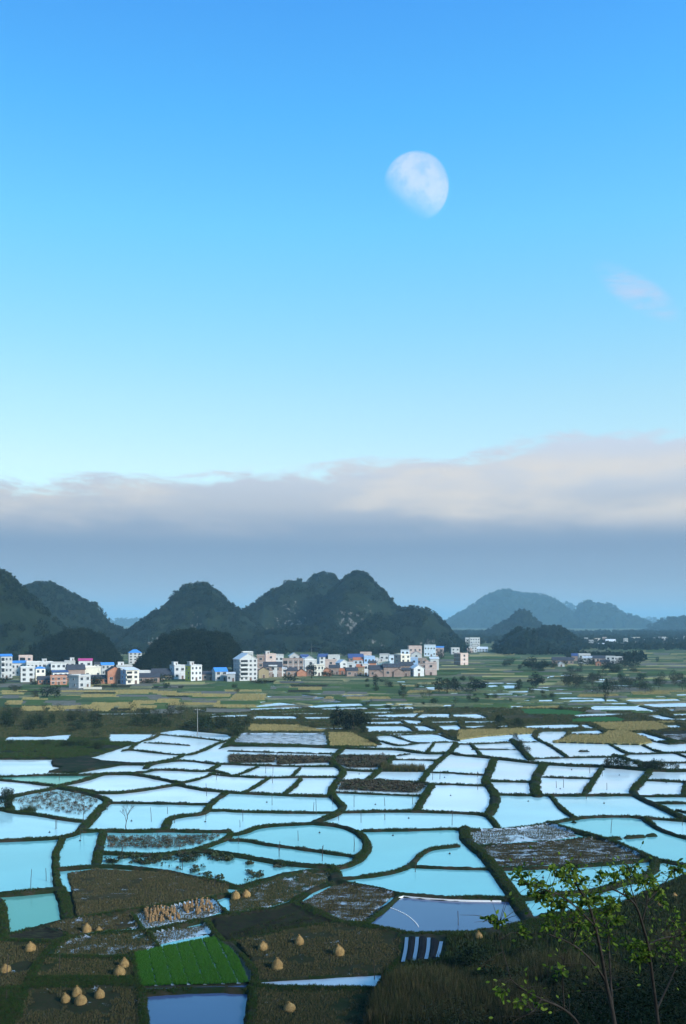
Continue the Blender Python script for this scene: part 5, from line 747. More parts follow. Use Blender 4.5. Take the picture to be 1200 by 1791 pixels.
H_([(640, 1134), (668, 1092), (690, 1072), (715, 1066), (740, 1063), (755, 1071), (770, 1086), (790, 1106), (806, 1134)], 1440, 6, .8, 1.2, seed=7, depth=.7)
H_([(588, 1137), (625, 1098), (645, 1083), (662, 1082), (690, 1102), (728, 1137)], 1350, 6, .8, 1.2, seed=8, depth=.7)
H_([(420, 1138), (455, 1112), (490, 1104), (540, 1100), (580, 1108), (625, 1138)], 1330, 6, .8, 1.2, seed=9, depth=.5)
H_([(845, 1121), (880, 1093), (903, 1081), (907, 1068), (912, 1066), (919, 1068), (926, 1081), (945, 1100), (975, 1121)], 2700, 11, 1.2, 1.9, seed=12, depth=.7)
H_([(862, 1141), (890, 1112), (908, 1102), (918, 1100), (932, 1104), (948, 1122), (972, 1141)], 1260, 5.5, .7, 1.15, seed=13, depth=.7)
H_([(928, 1133), (942, 1106), (952, 1099), (967, 1097), (985, 1103), (1002, 1117), (1020, 1133)], 1480, 6, .8, 1.2, seed=14, depth=.8)
H_([(745, 1107), (785, 1090), (830, 1061), (868, 1037), (880, 1033), (900, 1041), (930, 1043), (952, 1044), (966, 1056), (985, 1075), (1010, 1088), (1050, 1107)], 6000, 25, 2.6, 4.0, seed=15, depth=.5)
H_([(950, 1100.6), (970, 1069), (980, 1060), (990, 1056), (1000, 1060), (1010, 1070), (1040, 1100.6)], 8500, 38, 3.5, 5, seed=16, depth=.7)
H_([(985, 1107.6), (1000, 1086), (1018, 1058), (1030, 1053), (1045, 1063), (1065, 1059), (1080, 1075), (1100, 1081), (1112, 1081), (1130, 1107.6)], 5700, 24, 2.6, 4.0, seed=17, depth=.6)
H_([(1130, 1109.6), (1150, 1098), (1172, 1085), (1192, 1082), (1230, 1083), (1290, 1109.6)], 4200, 18, 2, 3, seed=18, depth=.6)
H_([(170, 1095), (205, 1088), (240, 1086), (262, 1089), (300, 1095)], 8500, 60, 4, 6, seed=19, depth=.5)
H_([(1060, 1094), (1105, 1087), (1140, 1085), (1180, 1087), (1260, 1094)], 9500, 70, 4, 6, seed=20, depth=.4)
H_([(700, 1093), (790, 1089), (830, 1089), (900, 1094)], 10500, 80, 4, 6, seed=23, depth=.4)
# wooded belts on the plain in front of the hills
belt = np.random.default_rng(5)
def belt_pts(x0, x1, Y0, Y1, n, s0, s1):
    Yb = belt.uniform(Y0, Y1, n); xb = (belt.uniform(x0, x1, n) - 600) / 1700 * Yb
    k = fbm(xb * .012, Yb * .006, 3, 55); ok = k > .42
    forest_pts.append((np.stack([xb, Yb, np.full(n, .2)], -1)[ok], belt.uniform(s0, s1, n)[ok], belt.uniform(0, 6.28, n)[ok]))
belt_pts(780, 1240, 1650, 2600, 1500, 1.0, 1.6); belt_pts(-40, 820, 1150, 1330, 900, .8, 1.3); belt_pts(940, 1230, 1330, 1560, 420, .8, 1.3)
belt_pts(780, 1250, 2600, 3300, 1200, 1.3, 2.0); belt_pts(870, 1010, 1150, 1230, 160, .7, 1.1)
belt_pts(990, 1130, 1010, 1120, 170, .6, 1.0)
P_, S_, R_ = (np.concatenate(q) for q in zip(*forest_pts))
scatter('hill_forest', P_, S_, R_, FAR_TREES, 'dense green forest covering the limestone hills and plain', 1)
# two dark wooded knolls right behind the village
kp = []
for P, Yd, sd in (([(35, 1170), (90, 1128), (118, 1114), (140, 1111), (172, 1118), (192, 1140), (206, 1170)], 840, 31),
                  ([(246, 1176), (255, 1160), (266, 1147), (278, 1128), (302, 1118), (335, 1113), (368, 1118), (398, 1122), (412, 1136), (426, 1176)], 765, 32)):
    h = hill(P, Yd, seed=sd, depth=.42, spacing=3, pw=.6); cover(h, 3.2, .75, 1.1, sink=1.0, store=kp, rockcut=9)
P_, S_, R_ = (np.concatenate(q) for q in zip(*kp))
scatter('knoll_wood', P_, S_, R_, MID_TREES, 'dark evergreen wood covering the two knolls behind the village', 2)

# ================================================================== moon
m_, n_, out_ = mat('pale_day_moon')
g_ = n_.n('ShaderNodeNewGeometry'); vt = n_.n('ShaderNodeVectorMath', operation='DOT_PRODUCT'); n_.l(g_.outputs['Normal'], vt.inputs[0]); vt.inputs[1].default_value = tuple(Vector((.56, -.62, .55)).normalized())
tcm = n_.n('ShaderNodeTexCoord')
sea = n_.noise(tcm.outputs['Object'], 1.9, 5, .62)
lit = n_.math('MULTIPLY', n_.step(vt.outputs['Value'], -.45, .45), n_.math('SUBTRACT', 1.0, n_.math('MULTIPLY', n_.step(sea, .36, .66), .42)))  # phase painted into the glow along a fixed light direction
fc = n_.n('ShaderNodeLayerWeight'); fc.inputs[0].default_value = .5
limb = n_.step(n_.math('SUBTRACT', 1.0, fc.outputs['Facing']), .02, .5)
em = n_.n('ShaderNodeEmission'); em.inputs[0].default_value = (1.0, .50, .20, 1)
front = n_.math('SUBTRACT', 1.0, g_.outputs['Backfacing'])
n_.l(n_.math('MULTIPLY', n_.math('MULTIPLY', n_.math('MULTIPLY', lit, limb), front), .44), em.inputs[1])
tr = n_.n('ShaderNodeBsdfTransparent'); ad = n_.n('ShaderNodeAddShader'); n_.l(tr.outputs[0], ad.inputs[0]); n_.l(em.outputs[0], ad.inputs[1]); n_.l(ad.outputs[0], out_.inputs[0])
bm = bmesh.new(); bmesh.ops.create_uvsphere(bm, u_segments=64, v_segments=32, radius=1.0)
for f in bm.faces: f.smooth = True
me = bpy.data.meshes.new('moon'); bm.to_mesh(me); bm.free(); me.materials.append(m_)
YM = 24000.0
moon = ob('moon', me, label='pale gibbous daytime moon high in the clear blue sky', cat='moon')
moon.location = ((727 - 600) / 1700 * YM, YM, CAM_H + (1087 - 328) / 1700 * YM)
moon.scale = (59 / 1700 * YM,) * 3

# ================================================================== haze
m_, n_, out_ = mat('valley_haze')
pv = n_.n('ShaderNodeVolumePrincipled'); pv.inputs['Color'].default_value = (.44, .80, 1.0, 1); pv.inputs["Density"].default_value = 0.00011; pv.inputs['Anisotropy'].default_value = 0.0
n_.l(pv.outputs[0], out_.inputs['Volume'])
mb = MB(); mb.box(-16000, 16000, -500, 29000, -3, 290)
ob('haze', mb.mesh('haze', m_), kind='stuff')
# ================================================================== village
def plaster(name, col, stain=.5):
    m, n, out = mat(name); b = principled(n, out, .85, .2); g = n.n('ShaderNodeNewGeometry')
    mp = n.n('ShaderNodeMapping'); mp.inputs['Scale'].default_value = (1, 1, .25); n.l(g.outputs['Position'], mp.inputs[0])
    a = n.noise(mp.outputs[0], .9, 4, .65); c = n.noise(g.outputs['Position'], .22, 3, .5)
    x = n.mix(n.math('MULTIPLY', n.step(a, .5, .75), stain), col, tuple(q * .5 for q in col))
    x = n.mix(n.math('MULTIPLY', n.step(c, .4, .7), .2), x, tuple(q * .8 for q in col))
    oi = n.n('ShaderNodeObjectInfo'); hs = n.n('ShaderNodeHueSaturation'); n.l(n.math('ADD', .68, n.math('MULTIPLY', oi.outputs['Random'], .45)), hs.inputs['Value']); n.l(x, hs.inputs['Color'])
    n.l(hs.outputs[0], b.inputs['Base Color']); return m
def brickm(name, c1, c2, mortar=(.3, .28, .26)):
    m, n, out = mat(name); b = principled(n, out, .9, .15); g = n.n('ShaderNodeNewGeometry')
    a = n.noise(g.outputs['Position'], .5, 4, .6); c = n.noise(g.outputs['Position'], 5, 3, .6)
    n.l(n.mix(n.math('MULTIPLY', n.step(c, .5, .7), .35), n.mix(n.step(a, .35, .65), c1, c2), mortar), b.inputs['Base Color']); return m
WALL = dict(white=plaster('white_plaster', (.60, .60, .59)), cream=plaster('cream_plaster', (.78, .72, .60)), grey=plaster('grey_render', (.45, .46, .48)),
            pale=plaster('pale_blue_plaster_and_shade', (.62, .72, .80)), yellow=plaster('yellow_plaster', (.72, .60, .10)), ochre=plaster('ochre_mud_wall', (.42, .33, .20)),
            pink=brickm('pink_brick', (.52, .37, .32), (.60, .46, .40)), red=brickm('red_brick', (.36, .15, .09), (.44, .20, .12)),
            brown=brickm('brown_brick', (.26, .18, .15), (.32, .23, .19)), blue=plaster('blue_tile_and_shade_wall', (.32, .48, .70)))
ROOF = dict(dark=plain('dark_clay_tiles', (.055, .058, .07), .85, .2, .3, 1.5), blue=plain('blue_sheet_roof', (.06, .25, .62), .5, .4, .08),
            red=plain('orange_clay_tiles', (.42, .15, .08), .85, .2, .25, 1.5), sheet=plain('pale_sheet_roof', (.66, .68, .70), .5, .4, .08),
            mag=plain('magenta_awning', (.62, .05, .22), .6, .3, .08), conc=plain('roof_concrete', (.52, .50, .47), .9, .15, .2), navy=plain('navy_sheet_roof', (.05, .08, .2), .5, .4, .1))
M_GLASS = plain('dark_window_glass', (.022, .026, .032), .15, .6, .2)
M_FRAME = plain('window_frame', (.55, .56, .58), .5, .4, .1)
M_SLAB = plain('floor_slab_concrete', (.6, .59, .57), .85, .2, .12)
M_DOOR = plain('door_paint', (.12, .07, .05), .6, .3, .2)
M_SHUT = plain('metal_shutter', (.34, .36, .38), .5, .4, .1)
_wm = {}
def win_mesh(w, h):
    k = (round(w, 1), round(h, 1))
    if k not in _wm:
        w, h = k; mb = MB(); t = .09
        mb.box(-w / 2, w / 2, -.03, .05, 0, h, 0)
        for a, b, c, d in ((-w / 2 - t, w / 2 + t, -t, 0), (-w / 2 - t, w / 2 + t, h, h + t), (-w / 2 - t, -w / 2, 0, h), (w / 2, w / 2 + t, 0, h)): mb.box(a, b, -.09, .05, c, d, 1)
        mb.box(-.03, .03, -.06, -.031, 0, h, 1)
        _wm[k] = mb.mesh('window', [M_GLASS, M_FRAME])
    return _wm[k]
_dm = {}
def door_mesh(w, h):
    k = (round(w, 1), round(h, 1))
    if k not in _dm:
        mb = MB(); mb.box(-k[0] / 2, k[0] / 2, -.05, .05, 0, k[1], 0)
        mb.box(-k[0] / 2 - .1, -k[0] / 2, -.1, .05, 0, k[1] + .1, 1); mb.box(k[0] / 2, k[0] / 2 + .1, -.1, .05, 0, k[1] + .1, 1); mb.box(-k[0] / 2, k[0] / 2, -.1, .05, k[1], k[1] + .1, 1)
        _dm[k] = mb.mesh('door', [M_DOOR, M_FRAME])
    return _dm[k]
hrng = random.Random(5)
VILLAGE = 'houses of the village on the plain'
def H(xl, xr, yt, yb, fl, ls, wall, roof, label, side=None, pent=0, bal=0, win=None, door=True, shop=False, cols=False, nm='house', group=VILLAGE, back=0, rr=None, depth=None, bands=True):
    Y = (CAM_H - LAND) * 1700 / (yb - 1087)
    k = Y / 1700; Wt = (xr - xl) * k; Ht = (yb - yt) * k
    if ls > 0:
        th = min(max(math.atan(ls / (1 - ls) * 1.15), R(10)), R(42)); w = (1 - ls) * Wt / math.cos(th); d = ls * Wt / math.sin(th)
    else:
        th = R(hrng.uniform(-2, 7)); w = Wt / math.cos(th); d = depth or min(max(w * .8, 5), 11)
    if depth: d = depth
    xc = ((xl + xr) / 2 - 600) * k; Yc = Y + (d * math.cos(th) + w * abs(math.sin(th))) / 2 + back
    kk = Yc / Y
    rz = th - math.atan2(xc, Y)
    e = empty(nm, (xc * kk, Yc, LAND - .05), rz, label=label, cat='house', group=group)
    gable = roof.startswith('g'); rmat = ROOF[rr or {'g': 'dark', 'gy': 'dark', 'flat': 'conc', 'shed': 'blue', 'hip': 'blue'}.get(roof, 'conc')]
    rh = 0
    if roof in ('g', 'hip'): rh = min(Ht * .4, d * .32)
    elif roof == 'gy': rh = min(Ht * .45, w * .30)
    elif roof == 'shed': rh = min(1.4, Ht * .15)
    hw = Ht - rh; sh = hw / fl
    W_ = WALL[wall]; WS = WALL[side or wall]  # blue and pale side colours paint the shade of left walls
    mb = MB(); x0, x1, y0, y1 = -w / 2, w / 2, -d / 2, d / 2
    mb.add([(x0, y0, 0), (x1, y0, 0), (x1, y1, 0), (x0, y1, 0), (x0, y0, hw), (x1, y0, hw), (x1, y1, hw), (x0, y1, hw)],
           [(4, 5, 6, 7), (0, 1, 5, 4), (1, 2, 6, 5), (2, 3, 7, 6)], 0)
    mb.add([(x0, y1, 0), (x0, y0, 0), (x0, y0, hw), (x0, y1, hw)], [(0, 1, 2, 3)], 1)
    if roof == 'g':
        for x in (x0, x1): mb.add([(x, y0, hw), (x, y1, hw), (x, 0, hw + rh)], [(0, 1, 2)], 1 if x < 0 else 0)
    if roof == 'gy':
        for y in (y0, y1): mb.add([(x0, y, hw), (x1, y, hw), (0, y, hw + rh)], [(0, 1, 2)], 0)
    ob('wall', mb.mesh('wall', [W_, WS]), parent=e)
    if bands and fl > 1:
        for f in range(1, fl):
            mb = MB(); mb.box(x0 - .12, x1 + .12, y0 - .12, y0 - .001, sh * f - .14, sh * f + .10); mb.box(x0 - .12, x0 - .001, y0, y1, sh * f - .14, sh * f + .10)
            ob('floor_slab', mb.mesh('floor_slab', M_SLAB), parent=e)
    # roof
    mb = MB(); t = .16; o = .45
    if roof == 'g':
        for s in (-1, 1):
            sl = rh / (d / 2); yo = s * (d / 2 + o); zo = hw - sl * o
            mb.add([(x0 - o, yo, zo + .02), (x1 + o, yo, zo + .02), (x1 + o, 0, hw + rh + .02), (x0 - o, 0, hw + rh + .02), (x0 - o, yo, zo + t), (x1 + o, yo, zo + t), (x1 + o, 0, hw + rh + t), (x0 - o, 0, hw + rh + t)],
                   [(0, 3, 2, 1), (4, 5, 6, 7), (0, 1, 5, 4), (1, 2, 6, 5), (2, 3, 7, 6), (3, 0, 4, 7)])
    elif roof == 'gy':
        for s in (-1, 1):
            sl = rh / (w / 2); xo = s * (w / 2 + o); zo = hw - sl * o
            mb.add([(xo, y0 - o, zo + .02), (xo, y1 + o, zo + .02), (0, y1 + o, hw + rh + .02), (0, y0 - o, hw + rh + .02), (xo, y0 - o, zo + t), (xo, y1 + o, zo + t), (0, y1 + o, hw + rh + t), (0, y0 - o, hw + rh + t)],
                   [(0, 3, 2, 1), (4, 5, 6, 7), (0, 1, 5, 4), (1, 2, 6, 5), (2, 3, 7, 6), (3, 0, 4, 7)])
    elif roof == 'hip':
        q = min(d / 2, w / 2) * .9
        a = [(x0 - o, y0 - o, hw), (x1 + o, y0 - o, hw), (x1 + o, y1 + o, hw), (x0 - o, y1 + o, hw), (x0 + q, 0, hw + rh), (x1 - q, 0, hw + rh)]
        mb.add(a, [(0, 1, 5, 4), (1, 2, 5), (2, 3, 4, 5), (3, 0, 4), (3, 2, 1, 0)])
    elif roof == 'shed':
        mb.add([(x0 - o, y0 - o, hw + .3), (x1 + o, y0 - o, hw + .3), (x1 + o, y1 + o, hw + rh + .3), (x0 - o, y1 + o, hw + rh + .3), (x0 - o, y0 - o, hw + .4), (x1 + o, y0 - o, hw + .4), (x1 + o, y1 + o, hw + rh + .4), (x0 - o, y1 + o, hw + rh + .4)],
               [(0, 3, 2, 1), (4, 5, 6, 7), (0, 1, 5, 4), (1, 2, 6, 5), (2, 3, 7, 6), (3, 0, 4, 7)])
        for x in (x0 + .1, x1 - .3):
            for y in (y0 + .1, y1 - .3): mb.box(x, x + .2, y, y + .2, hw, hw + .4 + rh * (y > 0))
    else:
        mb.box(x0 - .3, x1 + .3, y0 - .3, y1 + .3, hw + .001, hw + .18)
    ob('roof', mb.mesh('roof', rmat), parent=e)
    if roof == 'flat':
        mb = MB(); z0, z1, q = hw + .181, hw + .85, .14
        mb.box(x0, x1, y0, y0 + q, z0, z1); mb.box(x0, x1, y1 - q, y1, z0, z1); mb.box(x0, x0 + q, y0 + q, y1 - q, z0, z1); mb.box(x1 - q, x1, y0 + q, y1 - q, z0, z1)
        ob('parapet', mb.mesh('parapet', W_), parent=e)
    if pent:
        mb = MB(); pw_ = w * .38; px_ = (-.22 if pent > 0 else .22) * w; pd = d * .45
        mb.box(px_ - pw_ / 2, px_ + pw_ / 2, -pd * .3, pd * .7, hw + .181, hw + 2.7, 0); mb.box(px_ - pw_ / 2 - .25, px_ + pw_ / 2 + .25, -pd * .3 - .25, pd * .7 + .25, hw + 2.701, hw + 2.88, 1)
        pt = ob('stair_tower', mb.mesh('stair_tower', [WALL['white'], ROOF['conc']]), parent=e)
        dd = ob('door', door_mesh(.9, 1.9), parent=pt); dd.location = (px_ + pw_ * .15, -pd * .3 - .03, hw + .2)
    # openings
    nw = win if win is not None else max(1, int(w / 3.2))
    wh = min(1.7, sh * .5); 
    for f in range(fl):
        if nw == 0: break
        bay = w / nw; ww = min(1.9, bay * .46)
        for i in range(nw):
            if bal and f >= 1 and i < bal: continue
            xx = x0 + bay * (i + .5)
            if f == 0 and door and i == nw // 2:
                q = ob('door', door_mesh(min(1.5, bay * .5), min(2.3, sh * .8)), parent=e); q.location = (xx, y0 - .03, .06)
            elif f == 0 and shop:
                mb = MB(); mb.box(-bay * .4, bay * .4, -.05, .04, 0, sh * .78); q = ob('shutter', mb.mesh('shutter', M_SHUT), parent=e); q.location = (xx, y0, .05)
            else:
                q = ob('window', win_mesh(ww, wh), parent=e); q.location = (xx, y0 - .02, sh * f + sh * .32)
        if ls > .12 and d > 4:
            q = ob('window', win_mesh(min(1.2, d * .2), wh * .9), parent=e); q.location = (x0 - .02, hrng.uniform(-.2, .2) * d, sh * f + sh * .34); q.rotation_euler = (0, 0, -math.pi / 2)
    if bal:
        bay = w / nw; bw = bay * min(bal, nw); bx0 = x0 + .1
        for f in range(1, fl):
            mb = MB(); z = sh * f; dp = 1.15
            mb.box(bx0, bx0 + bw - .2, y0 - dp, y0 - .125, z - .13, z + .05, 0)
            mb.box(bx0, bx0 + bw - .2, y0 - dp, y0 - dp + .1, z + .051, z + .95, 1); mb.box(bx0, bx0 + .1, y0 - dp + .1, y0 - .125, z + .051, z + .95, 1); mb.box(bx0 + bw - .3, bx0 + bw - .2, y0 - dp + .1, y0 - .125, z + .051, z + .95, 1)
            q = ob('balcony', mb.mesh('balcony', [M_SLAB, W_]), parent=e)
            mb = MB(); mb.box(-bw * .40, bw * .40, -.04, .04, 0, sh * .78); q = ob('window', mb.mesh('window', M_GLASS), parent=e, label='wide dark opening behind a balcony'); q.location = (bx0 + bw / 2, y0 - .01, z + .08)
    if cols:
        nC = nw + 1
        for i in range(nC):
            x = x0 + (w - .35) * i / (nC - 1); mb = MB(); mb.box(x, x + .35, y0 - .16, y0 - .001, 0, hw); ob('column', mb.mesh('column', M_SLAB), parent=e)
    return e
N_ = 'in the left part of the village'
H(0, 21, 1145, 1187, 4, .1, 'white', 'shed', 'tall white four-storey house with blue shed roof at the left picture edge', bal=1, win=3)
H(33, 56, 1148, 1178, 3, 0, 'pink', 'flat', 'pinkish brick house rising behind the blue-roofed row, with dark balcony opening', bal=1, win=2)
H(20, 46, 1157, 1182, 2, 0, 'white', 'shed', 'long low white house under a bright blue roof beside the tall left-edge house', win=4)
H(46, 72, 1159, 1183, 2, 0, 'white', 'flat', 'long white two-storey house with a row of wide dark windows', win=4)
H(72, 92, 1159, 1180, 2, 0, 'white', 'flat', 'white house topped by a tall stair tower, brick patch beside it', pent=1, win=2)
H(36, 59, 1168, 1193, 3, 0, 'white', 'flat', 'narrow bright white three-storey house with stacked windows standing at the field edge', win=2, side='red')
H(61, 79, 1166, 1190, 2, .1, 'cream', 'hip', 'cream house with small bright blue hipped roof', win=2)
H(66, 88, 1183, 1197, 1, 0, 'red', 'g', 'low red brick house with long dark tiled roof in the front row', win=3)
H(90, 116, 1160, 1181, 2, 0, 'white', 'flat', 'white flat-roofed house with three small upper windows left of the tall tiled roofs', win=3)
H(113, 131, 1157, 1180, 2, 0, 'white', 'flat', 'white house with open roof frame above the dark tiled roofs', pent=-1, win=2)
H(92, 118, 1174, 1192, 2, 0, 'white', 'shed', 'white house half hidden by a navy blue awning roof', win=3, rr='navy')
H(88, 116, 1184, 1198, 2, 0, 'red', 'flat', 'two-storey red brick row house with three upper windows and a grey slab', win=3)
H(117, 147, 1163, 1190, 1, 0, 'brown', 'g', 'old farmhouse with a broad dark tiled roof behind the front white house', win=2)
H(138, 161, 1153, 1177, 2, 0, 'white', 'shed', 'white house under a magenta roof awning', rr='mag', win=2)
H(141, 176, 1168, 1188, 1, .22, 'cream', 'flat', 'low grey-cream house with one big dark opening and flat white roof', side='pale', win=3)
H(121, 158, 1183, 1204, 2, .45, 'white', 'flat', 'white two-storey house nearest the fields, its pale windowed side wall in shade', side='white', win=2)
H(176, 199, 1159, 1181, 2, .08, 'white', 'g', 'white house with blue gabled roof and a white box on top', rr='blue', win=3)
H(165, 177, 1158, 1178, 2, 0, 'white', 'g', 'small white house with dark roof left of the blue gabled one', win=2)
H(160, 190, 1181, 1196, 1, 0, 'red', 'g', 'low brick farmhouse with dark tiled roof behind a round bush', win=3)
H(184, 214, 1166, 1196, 1, .15, 'red', 'gy', 'brick farmhouse showing a large dark tiled gable roof', win=2)
H(204, 231, 1165, 1186, 2, 0, 'white', 'flat', 'white flat-roofed house carrying a small white stair tower, behind the blue-sided block', pent=1, win=3)
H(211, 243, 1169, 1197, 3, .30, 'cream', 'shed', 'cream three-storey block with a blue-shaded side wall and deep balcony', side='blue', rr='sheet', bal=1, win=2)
H(241, 262, 1175, 1190, 1, 0, 'white', 'flat', 'low white annex with red-brown openings right of the blue-sided block', win=3)
H(240, 279, 1178, 1194, 1, 0, 'brown', 'g', 'long brown barn with dark tiled roof behind shrubs', win=3)
H(225, 247, 1136, 1161, 4, 0, 'white', 'hip', 'white four-storey block with blue roof standing far back between the two knolls', win=3, rr='blue')
H(266, 298, 1170, 1188, 1, 0, 'brown', 'g', 'dim long house with dark roof in front of the right knoll', win=3)
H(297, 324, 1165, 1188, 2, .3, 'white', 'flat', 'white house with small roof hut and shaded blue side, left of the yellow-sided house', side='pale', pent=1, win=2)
H(324, 353, 1165, 1191, 3, .34, 'white', 'flat', 'three-storey white house with a bright yellow side wall', side='yellow', pent=1, win=3)
H(353, 372, 1174, 1190, 1, 0, 'brown', 'g', 'low dark house between the yellow-sided and the blue-roofed house', win=2)
H(371, 398, 1168, 1191, 2, .22, 'white', 'g', 'white two-storey house with bright blue gabled roof in front of the right knoll', side='pale', rr='blue', win=2)
H(397, 411, 1177, 1192, 1, 0, 'grey', 'shed', 'small grey shed with pale roof beside the large gabled block', rr='sheet', win=2)
H(408, 450, 1143, 1191, 5, .27, 'white', 'gy', 'large pale five-storey building with wide grey-white gable roof, tallest in the village', side='grey', rr='sheet', bal=2, win=4)
H(419, 442, 1141, 1161, 2, 0, 'white', 'flat', 'white house peeping out behind the large gabled building', win=3)
H(449, 463, 1147, 1180, 3, 0, 'brown', 'flat', 'brown brick block just right of the large gabled building', win=1)
H(460, 483, 1145, 1174, 3, .2, 'pink', 'flat', 'pink brick block with a blue-shaded narrow side', side='blue', win=1, pent=1)
H(480, 496, 1146, 1170, 2, 0, 'white', 'flat', 'white house with flat roof right of the pink brick block', win=2)
H(461, 493, 1158, 1184, 2, 0, 'brown', 'g', 'farmhouse with dark tiled roof above the white front house', win=2)
H(452, 470, 1167, 1186, 1, 0, 'ochre', 'gy', 'ochre mud-walled barn with dark gable facing the fields', win=1)
H(470, 485, 1165, 1184, 2, 0, 'white', 'flat', 'blank white house wall with a small door, right of the ochre barn', win=1)
H(485, 501, 1168, 1183, 2, 0, 'white', 'shed', 'white two-storey house with stepped roof at the centre of the front row', rr='sheet', win=2)
H(494, 531, 1154, 1182, 3, 0, 'brown', 'flat', 'unfinished brown brick block with bare concrete columns and open balconies', bal=1, win=4, cols=True)
H(504, 524, 1142, 1166, 3, .12, 'white', 'gy', 'white gabled house rising behind the unfinished brown block', rr='sheet', win=1)
H(523, 541, 1145, 1166, 2, .3, 'blue', 'g', 'blue-tiled house with navy roof behind the unfinished block', rr='navy', win=2)
H(534, 549, 1147, 1168, 2, 0, 'white', 'gy', 'small white house with rounded gable beside the blue-tiled one', rr='sheet', win=1)
H(529, 554, 1155, 1174, 2, .15, 'white', 'flat', 'white house with blank wide upper wall and blue-shaded side', side='blue', win=1)
H(519, 536, 1170, 1183, 1, 0, 'red', 'gy', 'small orange brick gabled shed left of the dark tall tree', rr='dark', win=0)
H(550, 567, 1164, 1182, 2, 0, 'cream', 'flat', 'cream-white house with two small windows right of the dark tall tree', win=3)
H(555, 575, 1144, 1168, 3, .2, 'white', 'g', 'white house with dark navy roof in the back row centre', side='blue', rr='navy', win=2)
H(573, 594, 1147, 1168, 2, 0, 'white', 'flat', 'white wide house with a single small window in the back row', win=1)
H(569, 589, 1155, 1174, 2, 0, 'pink', 'flat', 'pinkish grey house below the wide white back-row house', win=1)
H(565, 579, 1168, 1182, 1, 0, 'red', 'gy', 'small brick gabled shed beside a round dark bush', win=1)
H(587, 610, 1154, 1177, 3, .33, 'white', 'gy', 'white gabled house with blue-shaded side in the middle of the village', side='blue', rr='sheet', win=1)
H(607, 620, 1160, 1180, 2, 0, 'white', 'flat', 'plain white cube house right of the blue-sided gabled one', win=1)
H(593, 605, 1169, 1180, 1, 0, 'red', 'g', 'tiny orange brick hut with orange tiled roof', rr='red', win=1)
H(609, 635, 1144, 1165, 2, 0, 'brown', 'g', 'house under a long navy roof at the back of the village', rr='navy', win=3)
H(630, 650, 1142, 1164, 2, 0, 'pink', 'flat', 'pink brick house with small dark corner window at the back', win=2)
H(618, 634, 1150, 1172, 2, 0, 'pale', 'g', 'pale blue house with reddish tiled roof', rr='red', win=2)
H(636, 655, 1149, 1172, 2, 0, 'blue', 'flat', 'blue-tiled flat house with white roof slab', win=3)
H(650, 661, 1152, 1170, 2, 0, 'white', 'flat', 'narrow white house touching the blue-tiled flat one', win=1)
H(624, 637, 1162, 1182, 1, 0, 'ochre', 'g', 'ochre cottage with bright orange roof', rr='red', win=1)
H(632, 646, 1163, 1182, 2, .15, 'white', 'flat', 'small white box house among dark tiled roofs', win=1)
H(660, 681, 1158, 1172, 1, 0, 'cream', 'flat', 'low cream house with a little arched top', win=2, pent=1)
H(664, 681, 1145, 1166, 2, 0, 'white', 'flat', 'white flat-roofed house next to the pale blue tower', win=2)
H(645, 672, 1164, 1184, 1, 0, 'brown', 'g', 'old brown house with wide dark tiled roof in the front row', win=2)
H(668, 700, 1161, 1184, 1, .1, 'brown', 'g', 'largest dark tiled old house near the right end of the front row', win=2)
H(653, 669, 1171, 1184, 1, 0, 'brown', 'gy', 'small brown brick gable standing forward of the tiled roofs', win=0)
H(688, 706, 1169, 1184, 1, 0, 'brown', 'gy', 'brown brick gabled barn beside the pale dirt patch', win=0)
H(703, 718, 1168, 1183, 1, 0, 'brown', 'g', 'brown barn with dark roof left of the blue-sided gabled house', win=1)
H(680, 691, 1147, 1168, 2, 0, 'pale', 'flat', 'pale blue narrow house left of the pink four-storey block', win=1)
H(689, 718, 1146, 1174, 4, .42, 'cream', 'flat', 'pinkish cream four-storey block with dark balconied shaded side', side='pink', win=2, bands=True)
H(701, 716, 1138, 1160, 3, 0, 'pale', 'flat', 'pale blue three-storey house behind the cream block', win=2)
H(714, 737, 1131, 1152, 2, 0, 'pink', 'flat', 'pink house with two white framed windows highest in the right of the village', win=3)
H(719, 737, 1139, 1158, 2, 0, 'white', 'gy', 'white gabled house with one round dark window', rr='navy', win=1)
H(717, 731, 1152, 1172, 2, 0, 'blue', 'flat', 'small blue house with broad window', win=1)
H(716, 742, 1163, 1183, 2, .3, 'white', 'gy', 'white gabled house with blue-shaded side at the right of the front row', side='blue', rr='sheet', win=1)
H(744, 764, 1160, 1181, 2, 0, 'pink', 'flat', 'pale pink brick house with red top at the right end of the village', win=1)
H(729, 746, 1153, 1172, 2, 0, 'brown', 'flat', 'dark brick house with white pipe beside the right end house', win=2)
H(738, 750, 1152, 1172, 2, 0, 'pink', 'gy', 'narrow pink gable behind the right end house', rr='sheet', win=1)
H(752, 767, 1150, 1172, 2, 0, 'white', 'shed', 'white house with pale lean-to roof at the right end', rr='sheet', win=1)
H(742, 762, 1129, 1148, 2, 0, 'pale', 'flat', 'long pale blue house standing apart behind the village', win=4)
H(760, 776, 1131, 1148, 2, 0, 'pink', 'shed', 'pinkish house with blue roof edge beside the long pale blue one', rr='blue', win=2)
H(788, 804, 1134, 1144.5, 2, .1, 'white', 'flat', 'small white two-storey house with dark square windows at the meadow edge', win=2)
H(794, 819, 1144, 1164, 3, .46, 'pink', 'flat', 'lone unfinished three-storey brick house with dark open side in the meadow', side='brown', win=1)
G2 = 'far houses at the foot of the hills'
